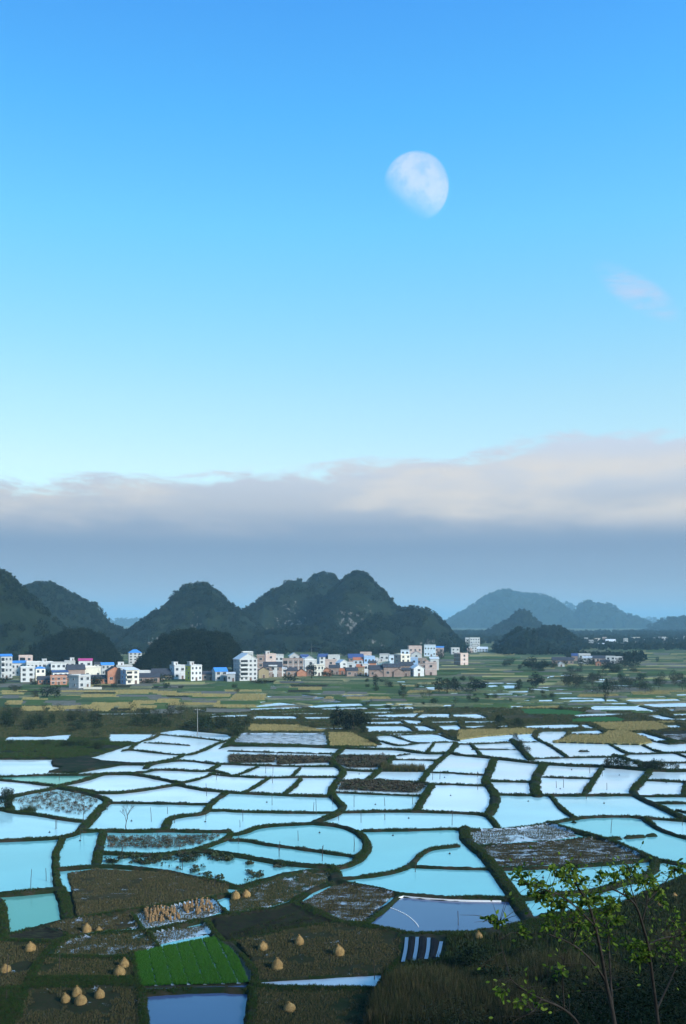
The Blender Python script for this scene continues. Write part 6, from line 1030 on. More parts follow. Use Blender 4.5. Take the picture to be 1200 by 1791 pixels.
for xl, xr, yt, yb, fl, w_, rf, lab in (
    (814, 821, 1116, 1127, 2, 'white', 'flat', 'far tiny white house left of the stepped white pair'), (822, 839, 1116, 1131, 3, 'white', 'flat', 'far white block on the slope, largest there'),
    (825, 836, 1122.5, 1132, 2, 'white', 'gy', 'far white house just below the white slope block'), (820, 834, 1132, 1141, 2, 'white', 'flat', 'far white house with dark openings at the meadow edge'),
    (832, 853, 1131.5, 1140, 2, 'pale', 'g', 'far long pale blue house at the meadow edge'), (817, 826, 1135, 1142, 1, 'pink', 'flat', 'far low pinkish house at the meadow edge')):
    H(xl, xr, yt, yb, fl, 0, w_, rf, lab, group=G2, rr='sheet' if rf != 'flat' else None)
G3 = 'houses of the hamlet on the right'
for xl, xr, yt, yb, fl, w_, rf, r_, lab in (
    (1012, 1032, 1145, 1160, 2, 'white', 'flat', None, 'white house with bluish roof at the left of the right-hand hamlet'), (1020, 1035, 1149, 1162, 2, 'white', 'shed', 'sheet', 'white house half hidden by trees in the right-hand hamlet'),
    (1035, 1063, 1147, 1158, 1, 'pink', 'g', 'dark', 'long pink brick house with dark roof in the middle of the hamlet'), (1042, 1051, 1156, 1165, 1, 'red', 'gy', 'dark', 'small red brick hut in the hamlet'),
    (1060, 1076, 1149, 1161, 2, 'white', 'flat', None, 'white house with roof box right of the pink hamlet house'), (1072, 1089, 1150, 1160, 2, 'white', 'flat', None, 'blank white house at the right end of the hamlet'),
    (976, 987, 1158, 1166, 1, 'white', 'gy', 'sheet', 'tiny white gabled hut left of the hamlet'), (966, 1002, 1150, 1162, 1, 'brown', 'g', 'dark', 'dark long farmhouse at the left end of the hamlet'),
    (1000, 1014, 1143, 1156, 1, 'brown', 'g', 'navy', 'house with a blue-grey roof behind the hamlet'), (1050, 1066, 1154, 1163, 1, 'brown', 'g', 'dark', 'dark low house in front of the long pink one')):
    H(xl, xr, yt, yb, fl, 0, w_, rf, lab, group=G3, rr=r_)
G4 = 'distant houses along the tree line on the right'
for i, (xl, xr, yt, yb, fl, w_, rf) in enumerate(((1022, 1030, 1116, 1124, 2, 'white', 'flat'), (1030, 1038, 1120, 1129, 2, 'white', 'flat'), (1039, 1050, 1117, 1126, 2, 'cream', 'flat'), (1045, 1058, 1125, 1130, 1, 'pale', 'g'),
    (1054, 1061, 1115, 1125, 2, 'pink', 'flat'), (1060, 1076, 1118, 1128, 2, 'white', 'g'), (1091, 1098, 1117, 1126, 2, 'white', 'flat'), (1100, 1108, 1114, 1122, 2, 'white', 'gy'), (1107, 1120, 1115, 1123, 2, 'cream', 'flat'),
    (1124, 1132, 1118, 1125, 1, 'white', 'gy'), (1142, 1147, 1116, 1122, 1, 'white', 'flat'), (1152, 1165, 1114.5, 1124, 2, 'white', 'flat'), (1167, 1174, 1116, 1122, 2, 'pink', 'flat'), (1176, 1185, 1116, 1123, 2, 'cream', 'g'), (1196, 1204, 1113, 1121, 2, 'white', 'flat'))):
    H(xl, xr, yt, yb, fl, 0, w_, rf, 'tiny far %s house, %s from the left along the distant tree line on the right' % (dict(white='white', cream='cream', pale='bluish', pink='pinkish')[w_], ('first', 'second', 'third', 'fourth', 'fifth', 'sixth', 'seventh', 'eighth', 'ninth', 'tenth', 'eleventh', 'twelfth', 'thirteenth', 'fourteenth', 'fifteenth')[i]), group=G4, rr='sheet' if rf != 'flat' else None)
G5 = 'old dark-roofed farmhouses filling the village'
for xl, xr, yt, yb, w_, lab in ((262, 282, 1172, 1186, 'brown', 'dim farmhouse left of the long dark-roofed house under the right knoll'), (281, 300, 1176, 1189, 'ochre', 'low ochre farmhouse right of the brown barn'),
    (498, 520, 1168, 1183, 'brown', 'dark tiled cottage below the unfinished brown block'), (536, 552, 1166, 1182, 'brown', 'dark cottage behind the dark tall tree'), (576, 594, 1163, 1180, 'brown', 'dark tiled house left of the tiny orange hut'),
    (604, 626, 1168, 1183, 'brown', 'dark tiled farmhouse below the plain white cube'), (644, 658, 1156, 1176, 'red', 'reddish farmhouse above the wide tiled front roof'), (698, 722, 1158, 1178, 'brown', 'dark farmhouse below the cream block'),
    (742, 756, 1164, 1178, 'brown', 'dark low house squeezed before the right end house'), (100, 124, 1180, 1193, 'brown', 'dark-roofed house behind the brick row house'), (56, 70, 1176, 1190, 'red', 'small brick house between the narrow white and the cream house')):
    H(xl, xr, yt, yb, 1, hrng.choice((0, .12)), w_, 'g', lab, group=G5, win=2)
# low garden wall beside the nearest white house
Yg = (CAM_H - LAND) * 1700 / (1205.5 - 1087)
mb = MB(); x0, x1 = (146 - 600) / 1700 * Yg, (178 - 600) / 1700 * Yg; mb.box(x0, x1, Yg, Yg + .3, LAND - .3, LAND + 1.2); mb.box(x0 - .05, x1 + .05, Yg - .05, Yg + .35, LAND + 1.201, LAND + 1.35)
ob('garden_wall', mb.mesh('garden_wall', WALL['cream']), label='low pale garden wall at the foot of the nearest white house', cat='wall')
# ================================================================== trees and shrubs (each one a thing with trunk and crown)
def tree_kind(key, h, w, n, size, m, lobes, base, tr, droop=0, limbs=5):
    V, F = leaf_cloud(crown_lobes(rg, h, w, lobes, base), n, size, rg, droop)
    return dict(crown=np_mesh('crown', V, F, [m]), trunk=trunk_mesh('trunk', h, tr, rg, limbs=limbs, base=base), h=h, w=w)
KT = dict(
    round=[tree_kind('round', 6, 5.5, 900, .30, L_DARK, 9, .12, .16), tree_kind('round', 6, 5, 850, .30, L_DARK, 8, .15, .16)],
    slim=[tree_kind('slim', 7, 2.6, 520, .26, L_DARK, 7, .12, .12), tree_kind('slim', 7, 2.4, 480, .26, L_DARK, 7, .15, .12)],
    feather=[tree_kind('feather', 6, 3.6, 300, .22, L_BAMB, 8, .2, .08, .3, 9), tree_kind('feather', 6, 3.2, 280, .22, L_BAMB, 7, .2, .08, .3, 9), tree_kind('feather', 6, 4.2, 330, .22, L_BAMB, 9, .18, .08, .3, 10)],
    shrub=[tree_kind('shrub', 2.4, 3.2, 620, .18, L_SHRUB, 9, .05, .07), tree_kind('shrub', 2.2, 3.4, 620, .18, L_SHRUB, 9, .05, .07), tree_kind('shrub', 2.6, 2.8, 560, .18, L_SHRUB, 8, .05, .07)])
KT['near'] = [tree_kind('near', 3, 3, 7000, .034, L_SHRUB, 16, .05, .06), tree_kind('near', 3, 2.8, 6500, .034, L_DARK, 15, .05, .06)]
trng = random.Random(9)
def tree(kind, x, y, h, w, label, group=None, name=None, cat=None, z=None):
    """x,y ground position in metres, h height, w crown width"""
    K = trng.choice(KT[kind]); zz = float(ground_z(x, y)) if z is None else z
    name = name or ('shrub' if kind == 'shrub' else 'tree')
    e = empty(name, (x, y, zz - .05), trng.uniform(0, 6.28), label=label, cat=cat or name, group=group)
    e.scale = (w / K['w'], w / K['w'], h / K['h'])
    ob('crown', K['crown'], parent=e); ob('trunk', K['trunk'], parent=e)
    return e
def at(px, py, z=LAND):
    Y = (CAM_H - z) * 1700 / (py - 1087); return (px - 600) / 1700 * Y, Y
def T(kind, px, py, hp, wp, label, group=None, **kw):
    x, y = at(px, py); k = y / 1700; return tree(kind, x, y, hp * k, wp * k, label, group, **kw)
gC = 'dark trees in the clump between the ponds'
T('slim', 584, 1275, 40, 13, 'slender dark tree, leftmost of the clump between the ponds', gC); T('slim', 593, 1276, 43, 14, 'tallest slender dark tree of the clump between the ponds', gC)
T('round', 605, 1278, 36, 20, 'dark bushy tree in the middle of the clump between the ponds', gC); T('round', 618, 1279, 38, 24, 'broad dark tree right of the middle in the pond clump', gC)
T('round', 632, 1278, 36, 24, 'rounded dark tree at the right end of the pond clump', gC); T('shrub', 638, 1283, 13, 13, 'low bush under the right end of the pond clump', gC); T('shrub', 652, 1299, 12, 18, 'round bush at the pond corner right of the tan plot')
T('feather', 527, 1274, 24, 11, 'thin wispy tree left of the dark pond clump'); T('feather', 546, 1276, 17, 9, 'small wispy tree between the wispy tree and the dark clump')
T('round', 937, 1203, 26, 23, 'lone round dark tree standing out on the plain'); T('round', 832, 1209, 20, 30, 'wide dark bushy tree among the small ponds'); T('round', 810, 1192, 10, 9, 'small dark round tree above the wide bushy one')
T('slim', 768, 1214, 30, 15, 'tall dark tree, left of three beside the small pond'); T('slim', 782, 1213, 28, 15, 'tall dark tree, middle of three beside the small pond'); T('round', 796, 1211, 26, 17, 'dark tree, right of three beside the small pond')
T('feather', 876, 1212, 13, 10, 'small shrubby tree on a pond bank of the plain'); T('slim', 909, 1207, 20, 9, 'slim tree left of the lone round tree'); T('slim', 657, 1206, 28, 9, 'thin dark tree in front of the tiled old houses')
T('feather', 705, 1222, 18, 11, 'wispy tree on the plain below the village right end'); T('slim', 1060, 1228, 42, 10, 'tall narrow dark tree standing in the right-hand pond belt')
T('slim', 545, 1187, 28, 15, 'dark tall tree in front of the central village houses'); T('round', 576, 1184, 11, 15, 'round dark bush at the village front'); T('shrub', 508, 1192, 11, 24, 'wide low bush before the unfinished brown block')
T('shrub', 170, 1197, 13, 19, 'round bush beside the nearest white house'); T('shrub', 82, 1219, 17, 22, 'large dark bush on the fields below the left village'); T('shrub', 97, 1220, 18, 16, 'second large dark bush touching the first on the left fields')
T('shrub', 60, 1219, 12, 12, 'small bush left of the two large bushes'); T('shrub', 26, 1206, 7, 20, 'low hedge bush below the left-edge house'); T('round', 10, 1192, 9, 18, 'dark bush at the foot of the left-edge house')
T('shrub', 285, 1192, 12, 30, 'dark bushes along the barn wall'); T('shrub', 262, 1195, 8, 26, 'low hedge in front of the brown barn'); T('shrub', 458, 1196, 7, 22, 'low shrub in front of the ochre barn')
T('round', 772, 1153, 17, 13, 'pale rounded tree on the meadow right of the village'); T('round', 932, 1173, 24, 30, 'broad dark tree at the left end of the right-hand hamlet'); T('round', 950, 1171, 17, 18, 'dark tree beside the broad hamlet tree')
T('round', 1108, 1166, 29, 32, 'largest dark tree at the right end of the hamlet'); T('round', 1092, 1167, 20, 18, 'dark tree left of the largest hamlet tree')
T('slim', 1016, 1169, 20, 11, 'dark slim tree in front of the hamlet white house'); T('round', 1031, 1164, 13, 13, 'dark round tree before the long pink hamlet house'); T('round', 1060, 1172, 16, 16, 'dark tree before the hamlet roof-box house'); T('round', 1072, 1165, 10, 13, 'small dark tree between the two white hamlet houses')
T('feather', 1085, 1174, 18, 16, 'greyish tree in front of the hamlet blank white house'); T('round', 968, 1168, 13, 15, 'dark bush left of the tiny white hut'); T('shrub', 1150, 1158, 8, 5, 'lone small bush on the right-hand meadow')
def belt_of(kind, n, x0, x1, y0, y1, h0, h1, wf, label, group, seed):
    r = random.Random(seed); k = 0; tries = 0
    while k < n and tries < n * 8:
        tries += 1
        px, py = r.uniform(x0, x1), r.uniform(y0, y1); x, y = at(px, py)
        z = float(ground_z(x, y))
        if z < .2: continue
        sc = y / 1700; h = r.uniform(h0, h1) * sc
        tree(kind, x, y, h, h * r.uniform(*wf), label, group, z=z); k += 1
belt_of('shrub', 26, 0, 330, 1252, 1276, 9, 16, (.9, 1.5), 'dark shrub in the overgrown belt above the left ponds', 'shrubs of the left belt', 1)
belt_of('feather', 26, 0, 330, 1247, 1264, 16, 26, (.5, .8), 'grey wispy small tree in the overgrown belt above the left ponds', 'wispy trees of the left belt', 2)
belt_of('shrub', 16, 0, 200, 1268, 1310, 6, 11, (1.2, 2.2), 'low green scrub mound around the upper left ponds', 'scrub mounds at the upper left ponds', 3)
belt_of('shrub', 12, 340, 432, 1264, 1292, 12, 20, (1.0, 1.6), 'dark dense bush right of the utility pole', 'bushes right of the utility pole', 4)
belt_of('shrub', 24, 640, 830, 1190, 1244, 4, 9, (.9, 1.6), 'small dark bush on the plain between the village and the ponds', 'bushes between village and ponds', 5)
belt_of('feather', 10, 660, 830, 1195, 1232, 14, 22, (.5, .8), 'wispy tree on the plain between the village and the ponds', 'wispy trees between village and ponds', 6)
belt_of('shrub', 20, 820, 1010, 1190, 1244, 4, 9, (1.0, 1.8), 'dark bush on the patchy wetland in the right middle distance', 'bushes of the right wetland', 7)
belt_of('feather', 42, 985, 1215, 1190, 1214, 15, 27, (.5, .9), 'grey-green feathery tree in the belt above the right-hand ponds', 'feathery trees above the right ponds', 8)
belt_of('shrub', 14, 990, 1215, 1186, 1212, 8, 14, (1.0, 1.6), 'dark bush in the belt above the right-hand ponds', 'bushes above the right ponds', 9)
belt_of('shrub', 14, 1056, 1182, 1336, 1346, 9, 15, (1.2, 1.9), 'dark bush on the broad embankment at the right', 'bushes on the right embankment', 10)
belt_of('shrub', 5, 897, 922, 1293, 1318, 8, 13, (.9, 1.3), 'green bush on the short thick dyke between the right-hand ponds', 'bushes on the short thick dyke', 11)
belt_of('shrub', 14, 0, 420, 1186, 1212, 5, 9, (1.2, 2.2), 'low bush on the dry fields below the left village', 'bushes on the left dry fields', 12)
belt_of('shrub', 18, 880, 1120, 1160, 1180, 6, 11, (1.2, 2.0), 'bush in the hedge around the right-hand hamlet', 'hedge bushes around the hamlet', 13)
belt_of('round', 16, 4, 420, 1178, 1188, 8, 14, (.8, 1.3), 'dark tree standing between the houses of the left village', 'trees among the left village houses', 18)
belt_of('round', 12, 440, 760, 1172, 1183, 7, 13, (.8, 1.3), 'dark tree standing between the houses of the central village', 'trees among the central village houses', 19)
belt_of('round', 16, 560, 770, 1140, 1150, 9, 15, (.9, 1.4), 'dark tree at the back edge of the village', 'trees behind the village', 14)
belt_of('shrub', 4, 855, 875, 1262, 1276, 8, 12, (.9, 1.4), 'bush between the small upper right ponds', 'bushes between upper right ponds', 15)
belt_of('shrub', 3, 905, 918, 1262, 1276, 9, 13, (.9, 1.2), 'bush left of the long upper right pond', 'bushes by the long upper right pond', 16)
belt_of('shrub', 14, 800, 1010, 1665, 1770, 16, 40, (.9, 1.5), 'green bush among the reeds below the viewpoint', 'bushes among the near reeds', 20)
belt_of('shrub', 4, -6, 14, 1392, 1416, 14, 20, (.8, 1.2), 'dark bush at the left picture edge beside the lotus pond', 'bushes at the left pond edge', 17)

# ================================================================== grass, reeds, stubble, lotus (uncountable)
def tuft(name, n, h, spread, w, m, bend=.35, seed=0):
    r = np.random.default_rng(seed); V = []; F = []
    for i in range(n):
        a = r.random() * 6.283; b = r.random() * spread; x, y = math.cos(a) * b, math.sin(a) * b
        hh = h * r.uniform(.55, 1.1); q = r.random() * 6.283; bx, by = math.cos(a) * bend * hh * r.random(), math.sin(a) * bend * hh * r.random()
        dx, dy = math.cos(q) * w, math.sin(q) * w; k = len(V)
        V += [(x - dx, y - dy, -.05), (x + dx, y + dy, -.05), (x + dx * .7 + bx * .4, y + dy * .7 + by * .4, hh * .55), (x - dx * .7 + bx * .4, y - dy * .7 + by * .4, hh * .55), (x + bx + dx * .12, y + by + dy * .12, hh), (x + bx - dx * .12, y + by - dy * .12, hh)]
        F += [(k, k + 1, k + 2, k + 3), (k + 3, k + 2, k + 4, k + 5)]
    return proto(name, np.array(V), np.array(F), m)
def tint_mat(name, cols, rnd=.3, tr=True):
    m, n, out = mat(name); oi = n.n('ShaderNodeObjectInfo'); x = n.ramp(oi.outputs['Random'], [(i / max(1, len(cols) - 1), c) for i, c in enumerate(cols)])
    b = principled(n, out, .8, .15); n.l(x, b.inputs['Base Color']); return m
G_GRASS = tint_mat('dyke_grass_blades', [(.013, .036, .005), (.024, .056, .008), (.033, .058, .012), (.043, .043, .014), (.017, .045, .006)])
G_STRAW = tint_mat('straw_stubble_blades', [(.075, .062, .028), (.12, .097, .045), (.055, .06, .022), (.09, .08, .033)])
G_TAN = tint_mat('dry_tan_blades', [(.30, .24, .10), (.38, .30, .13), (.24, .22, .09)])
G_REED = tint_mat('brown_reed_blades', [(.04, .05, .015), (.11, .08, .035), (.03, .045, .013), (.07, .06, .026), (.035, .054, .014)])
G_GREEN = tint_mat('rice_seedling_blades', [(.028, .115, .010), (.04, .15, .014), (.05, .13, .02)])
G_DARKG = tint_mat('weed_blades', [(.018, .032, .008), (.027, .043, .012), (.045, .042, .018)])
P_GRASS = [tuft('grass_tuft', 16, .42, .35, .035, G_GRASS, seed=i) for i in range(3)]
P_GRASS2 = [tuft('grass_tuft', 16, .42, .35, .035, tint_mat('scrub_grass_blades', [(.023, .04, .011), (.04, .057, .017), (.067, .067, .027), (.087, .073, .033), (.033, .05, .013)]), seed=5 + i) for i in range(3)]
P_STUB = [tuft('stubble_tuft', 7, .20, .12, .02, G_STRAW, .2, seed=10 + i) for i in range(3)]
P_TAN = [tuft('tan_tuft', 10, .30, .3, .05, G_TAN, .25, seed=20 + i) for i in range(2)]
P_REED = [tuft('reed_tuft', 18, 1.9, .5, .03, G_REED, .25, seed=30 + i) for i in range(3)]
P_RICE = [tuft('seedling_tuft', 16, .22, .16, .018, G_GREEN, .25, seed=40 + i) for i in range(2)]
P_WEED = [tuft('weed_tuft', 18, .7, .4, .05, G_DARKG, .5, seed=50 + i) for i in range(3)]
gr = np.random.default_rng(77)
def grid_pts(mask, n):
    ii = np.flatnonzero(mask.ravel())
    ii = gr.choice(ii, min(n, len(ii)), replace=False)
    r, c = np.divmod(ii, NC); fx = gr.random(len(ii)); fy = gr.random(len(ii)); r = np.minimum(r, NR - 2); c = np.minimum(c, NC - 2)
    y = YS[r] + fy * (YS[r + 1] - YS[r]); x = (US[c] + fx * (US[c + 1] - US[c])) * (np.maximum(y, 85.) + 15.)
    z = ground_z(x, y); return np.stack([x, y, z], -1)
MULCH = [at(*p) for p in ((700, 1633), (782, 1636), (780, 1678), (700, 1688))]
def clear_of(P_): return P_[poly_sd(MULCH, P_[:, 0], P_[:, 1]) < 0]
inview = (np.abs(XX) < .40 * YY + 6)
dm = (FID == 0) & (Z > .12) & (YY > 84) & (YY < 330) & inview & (fbm(XX * .16, YY * .16, 3, 88) > .40)
P_ = clear_of(grid_pts(dm, 120000)); d_ = np.clip(P_[:, 1] / 300, .5, .85)
scatter('dyke_grass', P_, gr.uniform(.6, 1.25, len(P_)) * d_, gr.uniform(0, 6.28, len(P_)), P_GRASS, 'green grass fringe growing along the pond dykes', 3)
dm2 = (FID == 0) & (Z > .12) & (YY > 330) & (YY < 445) & inview
P_ = grid_pts(dm2, 30000); scatter('plain_grass', P_, gr.uniform(.8, 1.5, len(P_)), gr.uniform(0, 6.28, len(P_)), P_GRASS2, 'rough grass on the farther banks and plain', 4)
fk = np.array([''] + [k for k, _ in ALLF]); FK = fk[FID]
sm = np.isin(FK, ['stub', 'wetstub', 'mud', 'mudgreen', 'wetgreen', 'wetbrown', 'flood']) & (YY < 260) & inview & (fbm(XX * .35, YY * .35, 3, 91) > .40)
P_ = grid_pts(sm, 70000); scatter('rice_stubble', P_, gr.uniform(.7, 1.4, len(P_)), gr.uniform(0, 6.28, len(P_)), P_STUB, 'cut rice stubble standing in the wet fields', 5)
tm = np.isin(FK, ['tan', 'straw']) & (YY < 600) & inview
P_ = grid_pts(tm, 20000); scatter('dry_stubble', P_, gr.uniform(.8, 1.6, len(P_)), gr.uniform(0, 6.28, len(P_)), P_TAN, 'dry tan stubble of the harvested plots', 6)
bm_ = (FK == 'brownland') & inview
P_ = grid_pts(bm_, 9000); scatter('weeds', P_, gr.uniform(.5, 1.2, len(P_)), gr.uniform(0, 6.28, len(P_)), P_WEED + P_STUB, 'weeds and dry grass on the rough brown land', 7)
def in_px(poly_world, n, zoff=0.0, wateronly=False, seed=0, level=None):
    P = np.array(poly_world); r = np.random.default_rng(seed); x = r.uniform(P[:, 0].min(), P[:, 0].max(), n); y = r.uniform(P[:, 1].min(), P[:, 1].max(), n)
    ok = poly_sd(P, x, y) > .1; x, y = x[ok], y[ok]; z = ground_z(x, y)
    if wateronly: k = z < -.1; x, y = x[k], y[k]; z = np.zeros(len(x))
    return np.stack([x, y, z + zoff], -1)
RP = [in_px([at(*p) for p in poly], n, seed=s) for poly, n, s in (
    ([(690, 1714), (760, 1706), (860, 1690), (960, 1688), (985, 1715), (900, 1735), (800, 1740), (662, 1744)], 3600, 1), ([(655, 1748), (760, 1742), (900, 1738), (960, 1760), (980, 1800), (640, 1800)], 2600, 2),
    ([(960, 1690), (1210, 1640), (1210, 1800), (980, 1800)], 2600, 3))]
P_ = np.concatenate(RP); rk_ = fbm(P_[:, 0] * .12, P_[:, 1] * .12, 3, 95); P_ = P_[rk_ > .36]; rk_ = rk_[rk_ > .36]
scatter('reeds', P_, gr.uniform(.3, .8, len(P_)) + (rk_ - .36) * 1.1, gr.uniform(0, 6.28, len(P_)), P_REED, 'tall brown reeds and dry maize below the viewpoint', 8)
P_ = in_px([at(*p) for p in [(700, 1642), (930, 1634), (1000, 1618), (1210, 1556), (1230, 1800), (640, 1800), (700, 1700)]], 16000, seed=4); P_ = clear_of(P_[P_[:, 2] > .15])
scatter('weeds', P_, gr.uniform(.5, 1.3, len(P_)), gr.uniform(0, 6.28, len(P_)), P_WEED + P_GRASS, 'dark weeds and rough grass over the near land on the right', 9)
vp = []
for k in range(5):
    a = Vector(at(*[(405, 1640), (418, 1634), (430, 1628), (402, 1633), (470, 1622)][k])); b = Vector(at(*[(575, 1612), (560, 1609), (545, 1604), (512, 1598), (585, 1616)][k]))
    for t in np.arange(0, 1, .45 / (b - a).length):
        p = a.lerp(b, t); vp.append((p.x + gr.uniform(-.08, .08), p.y + gr.uniform(-.08, .08), float(ground_z(p.x, p.y))))
P_ = np.array(vp); scatter('vegetable_rows', P_, gr.uniform(.35, .6, len(P_)), gr.uniform(0, 6.28, len(P_)), P_WEED, 'rows of small green vegetables in the dark ploughed field', 19)
# lotus: withered leaves on bent stalks in shallow water
M_LOT = tint_mat('withered_lotus', [(.045, .035, .02), (.09, .06, .035), (.035, .05, .02), (.12, .085, .05)])
def lotus(name, k, hmax, rad, seed):
    r = random.Random(seed); mb = MB()
    for i in range(k):
        a, b = r.random() * 6.28, r.random() * .45; x, y = math.cos(a) * b, math.sin(a) * b; h = r.uniform(.25, 1) * hmax; bx, by = x + r.uniform(-.2, .2), y + r.uniform(-.2, .2)
        mb.tube([(x, y, -.3), (bx, by, h)], .012, 3, cap=False)
        q = rad * r.uniform(.5, 1); t = r.uniform(-.8, .8); c = [(bx + math.cos(j * 1.2566) * q, by + math.sin(j * 1.2566) * q, h + math.sin(j * 1.2566 + t) * q * .6) for j in range(5)]
        mb.add(c, [(0, 1, 2, 3, 4)])
    o = bpy.data.objects.new(name, mb.mesh(name, M_LOT)); PROTO.objects.link(o); return o
P_LOT = [lotus('lotus_clump', 7, .5, .16, i) for i in range(3)]; M_LOT = tint_mat('dark_lotus', [(.02, .03, .012), (.035, .05, .016), (.05, .045, .025)]); P_LOT2 = [lotus('lotus_clump', 9, .45, .2, 10 + i) for i in range(3)]
LP = [in_px([at(px / 3, 1200 + py / 3, 0) for px, py in poly], n, 0, True, s) for poly, n, s in (
    ([(50, 605), (250, 558), (400, 555), (520, 600), (440, 680), (150, 640)], 900, 21), ([(560, 790), (1170, 785), (1060, 830), (900, 855), (560, 850)], 900, 22))]
P_ = np.concatenate(LP); scatter('lotus_stalks', P_, gr.uniform(.5, 1.0, len(P_)), gr.uniform(0, 6.28, len(P_)), P_LOT, 'sparse withered lotus stalks in the two left lotus ponds', 10)
P_ = in_px([at(*p, 0) for p in [(178, 1502), (300, 1497), (345, 1490), (420, 1497), (520, 1516), (425, 1548), (398, 1543), (280, 1515), (185, 1511)]], 1500, 0, True, 23)
P_ = P_[fbm(P_[:, 0] * .3, P_[:, 1] * .3, 3, 63) > .52]
scatter('lotus_clumps', P_, gr.uniform(.7, 1.3, len(P_)), gr.uniform(0, 6.28, len(P_)), P_LOT2, 'dark lotus clumps in the long near lotus pond', 11)
M_LOT3 = in_px([at(400 + px / 3, 1200 + py / 3, 0) for px, py in [(575, 545), (605, 497), (800, 492), (1040, 525), (990, 562)]], 2600, 0, True, 24)
scatter('lotus_stalks', M_LOT3, gr.uniform(.6, 1.3, len(M_LOT3)), gr.uniform(0, 6.28, len(M_LOT3)), P_LOT, 'crowded brown lotus stalks in the small central pond', 12)
lm = np.isin(FK, ['lotus', 'lotus2']) & inview
P_ = grid_pts(lm, 3500); scatter('lotus_stalks', P_, gr.uniform(.8, 1.5, len(P_)), gr.uniform(0, 6.28, len(P_)), P_LOT, 'withered lotus over the shallow plots of the middle distance', 13)
# rushes standing in the pond right of the centre, and spiky sedge clumps
P_ = in_px([at(400 + px / 3, 1200 + py / 3, 0) for px, py in [(800, 425), (1030, 430), (1030, 452), (800, 450)]], 500, 0, False, 25); P_[:, 2] = np.maximum(P_[:, 2], -.1)
scatter('rushes', P_, gr.uniform(.5, .9, len(P_)), gr.uniform(0, 6.28, len(P_)), P_REED, 'dark rushes along the low dyke right of the centre', 14)
sp_ = [(at(50 + gr.uniform(-10, 12), 1415 + gr.uniform(-2, 2))) for i in range(60)] + [(at(1132 + gr.uniform(-14, 14), 1338 + gr.uniform(-2, 2))) for i in range(60)]
P_ = np.array([(x, y, float(ground_z(x, y))) for x, y in sp_]); scatter('sedge', P_, gr.uniform(.6, 1.3, len(P_)), gr.uniform(0, 6.28, len(P_)), [tuft('sedge_tuft', 18, 1.5, .3, .04, G_DARKG, .7, seed=61)], 'spiky green sedge clumps on two dykes', 15)
# ================================================================== things on the fields
M_HAY = mottled('hay', [(.38, .235, .09), (.46, .30, .12), (.22, .13, .055)], (1.5, 9), .95, .05, .05, (1, 1, 2.5))
def hay_mesh(seed):
    r = random.Random(seed); prof_ = [(0, .84), (.2, .93), (.5, .95), (.8, .9), (1.05, .78), (1.28, .58), (1.46, .32), (1.6, .14), (1.78, .16)]
    V = []; F = []; n = 20; sk = [r.uniform(-.08, .08) for _ in range(12)]
    for i, (z, rad) in enumerate(prof_):
        for k in range(n):
            a = 2 * math.pi * k / n; q = rad * (1 + r.uniform(-.14, .12) + sk[i % 12] * math.sin(a * 2 + seed)); V.append((math.cos(a) * q + sk[3] * z, math.sin(a) * q + sk[5] * z, z + r.uniform(-.03, .03)))
    for i in range(len(prof_) - 1):
        for k in range(n): F.append((i * n + k, i * n + (k + 1) % n, (i + 1) * n + (k + 1) % n, (i + 1) * n + k))
    me = np_mesh('body', np.array(V), np.array(F), [M_HAY], True)
    mb = MB()
    for k in range(420):                                   # loose straws hanging over the layers and the tied top
        t = r.random(); a = r.random() * 6.283; j = min(int(t * 7), 6); z = prof_[j][0] + r.random() * .2; q = prof_[j][1] * 1.0
        if k < 25: z = 1.6; q = .1
        dx, dy = math.cos(a), math.sin(a); L = r.uniform(.15, .55)
        p0 = (dx * q, dy * q, z); p1 = (dx * (q + L * .45), dy * (q + L * .45), z - L * (.8 if k >= 25 else -.6)); sx, sy = -dy * .045, dx * .045
        mb.add([(p0[0] - sx, p0[1] - sy, p0[2]), (p0[0] + sx, p0[1] + sy, p0[2]), (p1[0], p1[1], p1[2])], [(0, 1, 2)])
    return me, mb.mesh('loose_straw', M_HAY)
HAY = [hay_mesh(i) for i in range(7)]
def haystack(px, py, wp, label, hs=1.0, group='haystacks on the wet fields'):
    x, y = at(px, py, .2); z = float(ground_z(x, y)); s = wp * .82 * y / 1700 / 1.9
    e = empty('haystack', (x, y, z - .05), random.uniform(0, 6.28), label=label, cat='haystack', group=group)
    e.rotation_euler[0] = random.uniform(-.09, .09); e.rotation_euler[1] = random.uniform(-.09, .09); e.scale = (s * random.uniform(.9, 1.1), s, s * hs); b, t = random.choice(HAY)
    ob('body', b, parent=e); ob('loose_straw', t, parent=e)
D3 = lambda u, v: (u / 3, 1480 + v / 3)
E3 = lambda u, v: (400 + u / 3, 1480 + v / 3)
F3 = lambda u, v: (800 + u / 3, 1480 + v / 3)
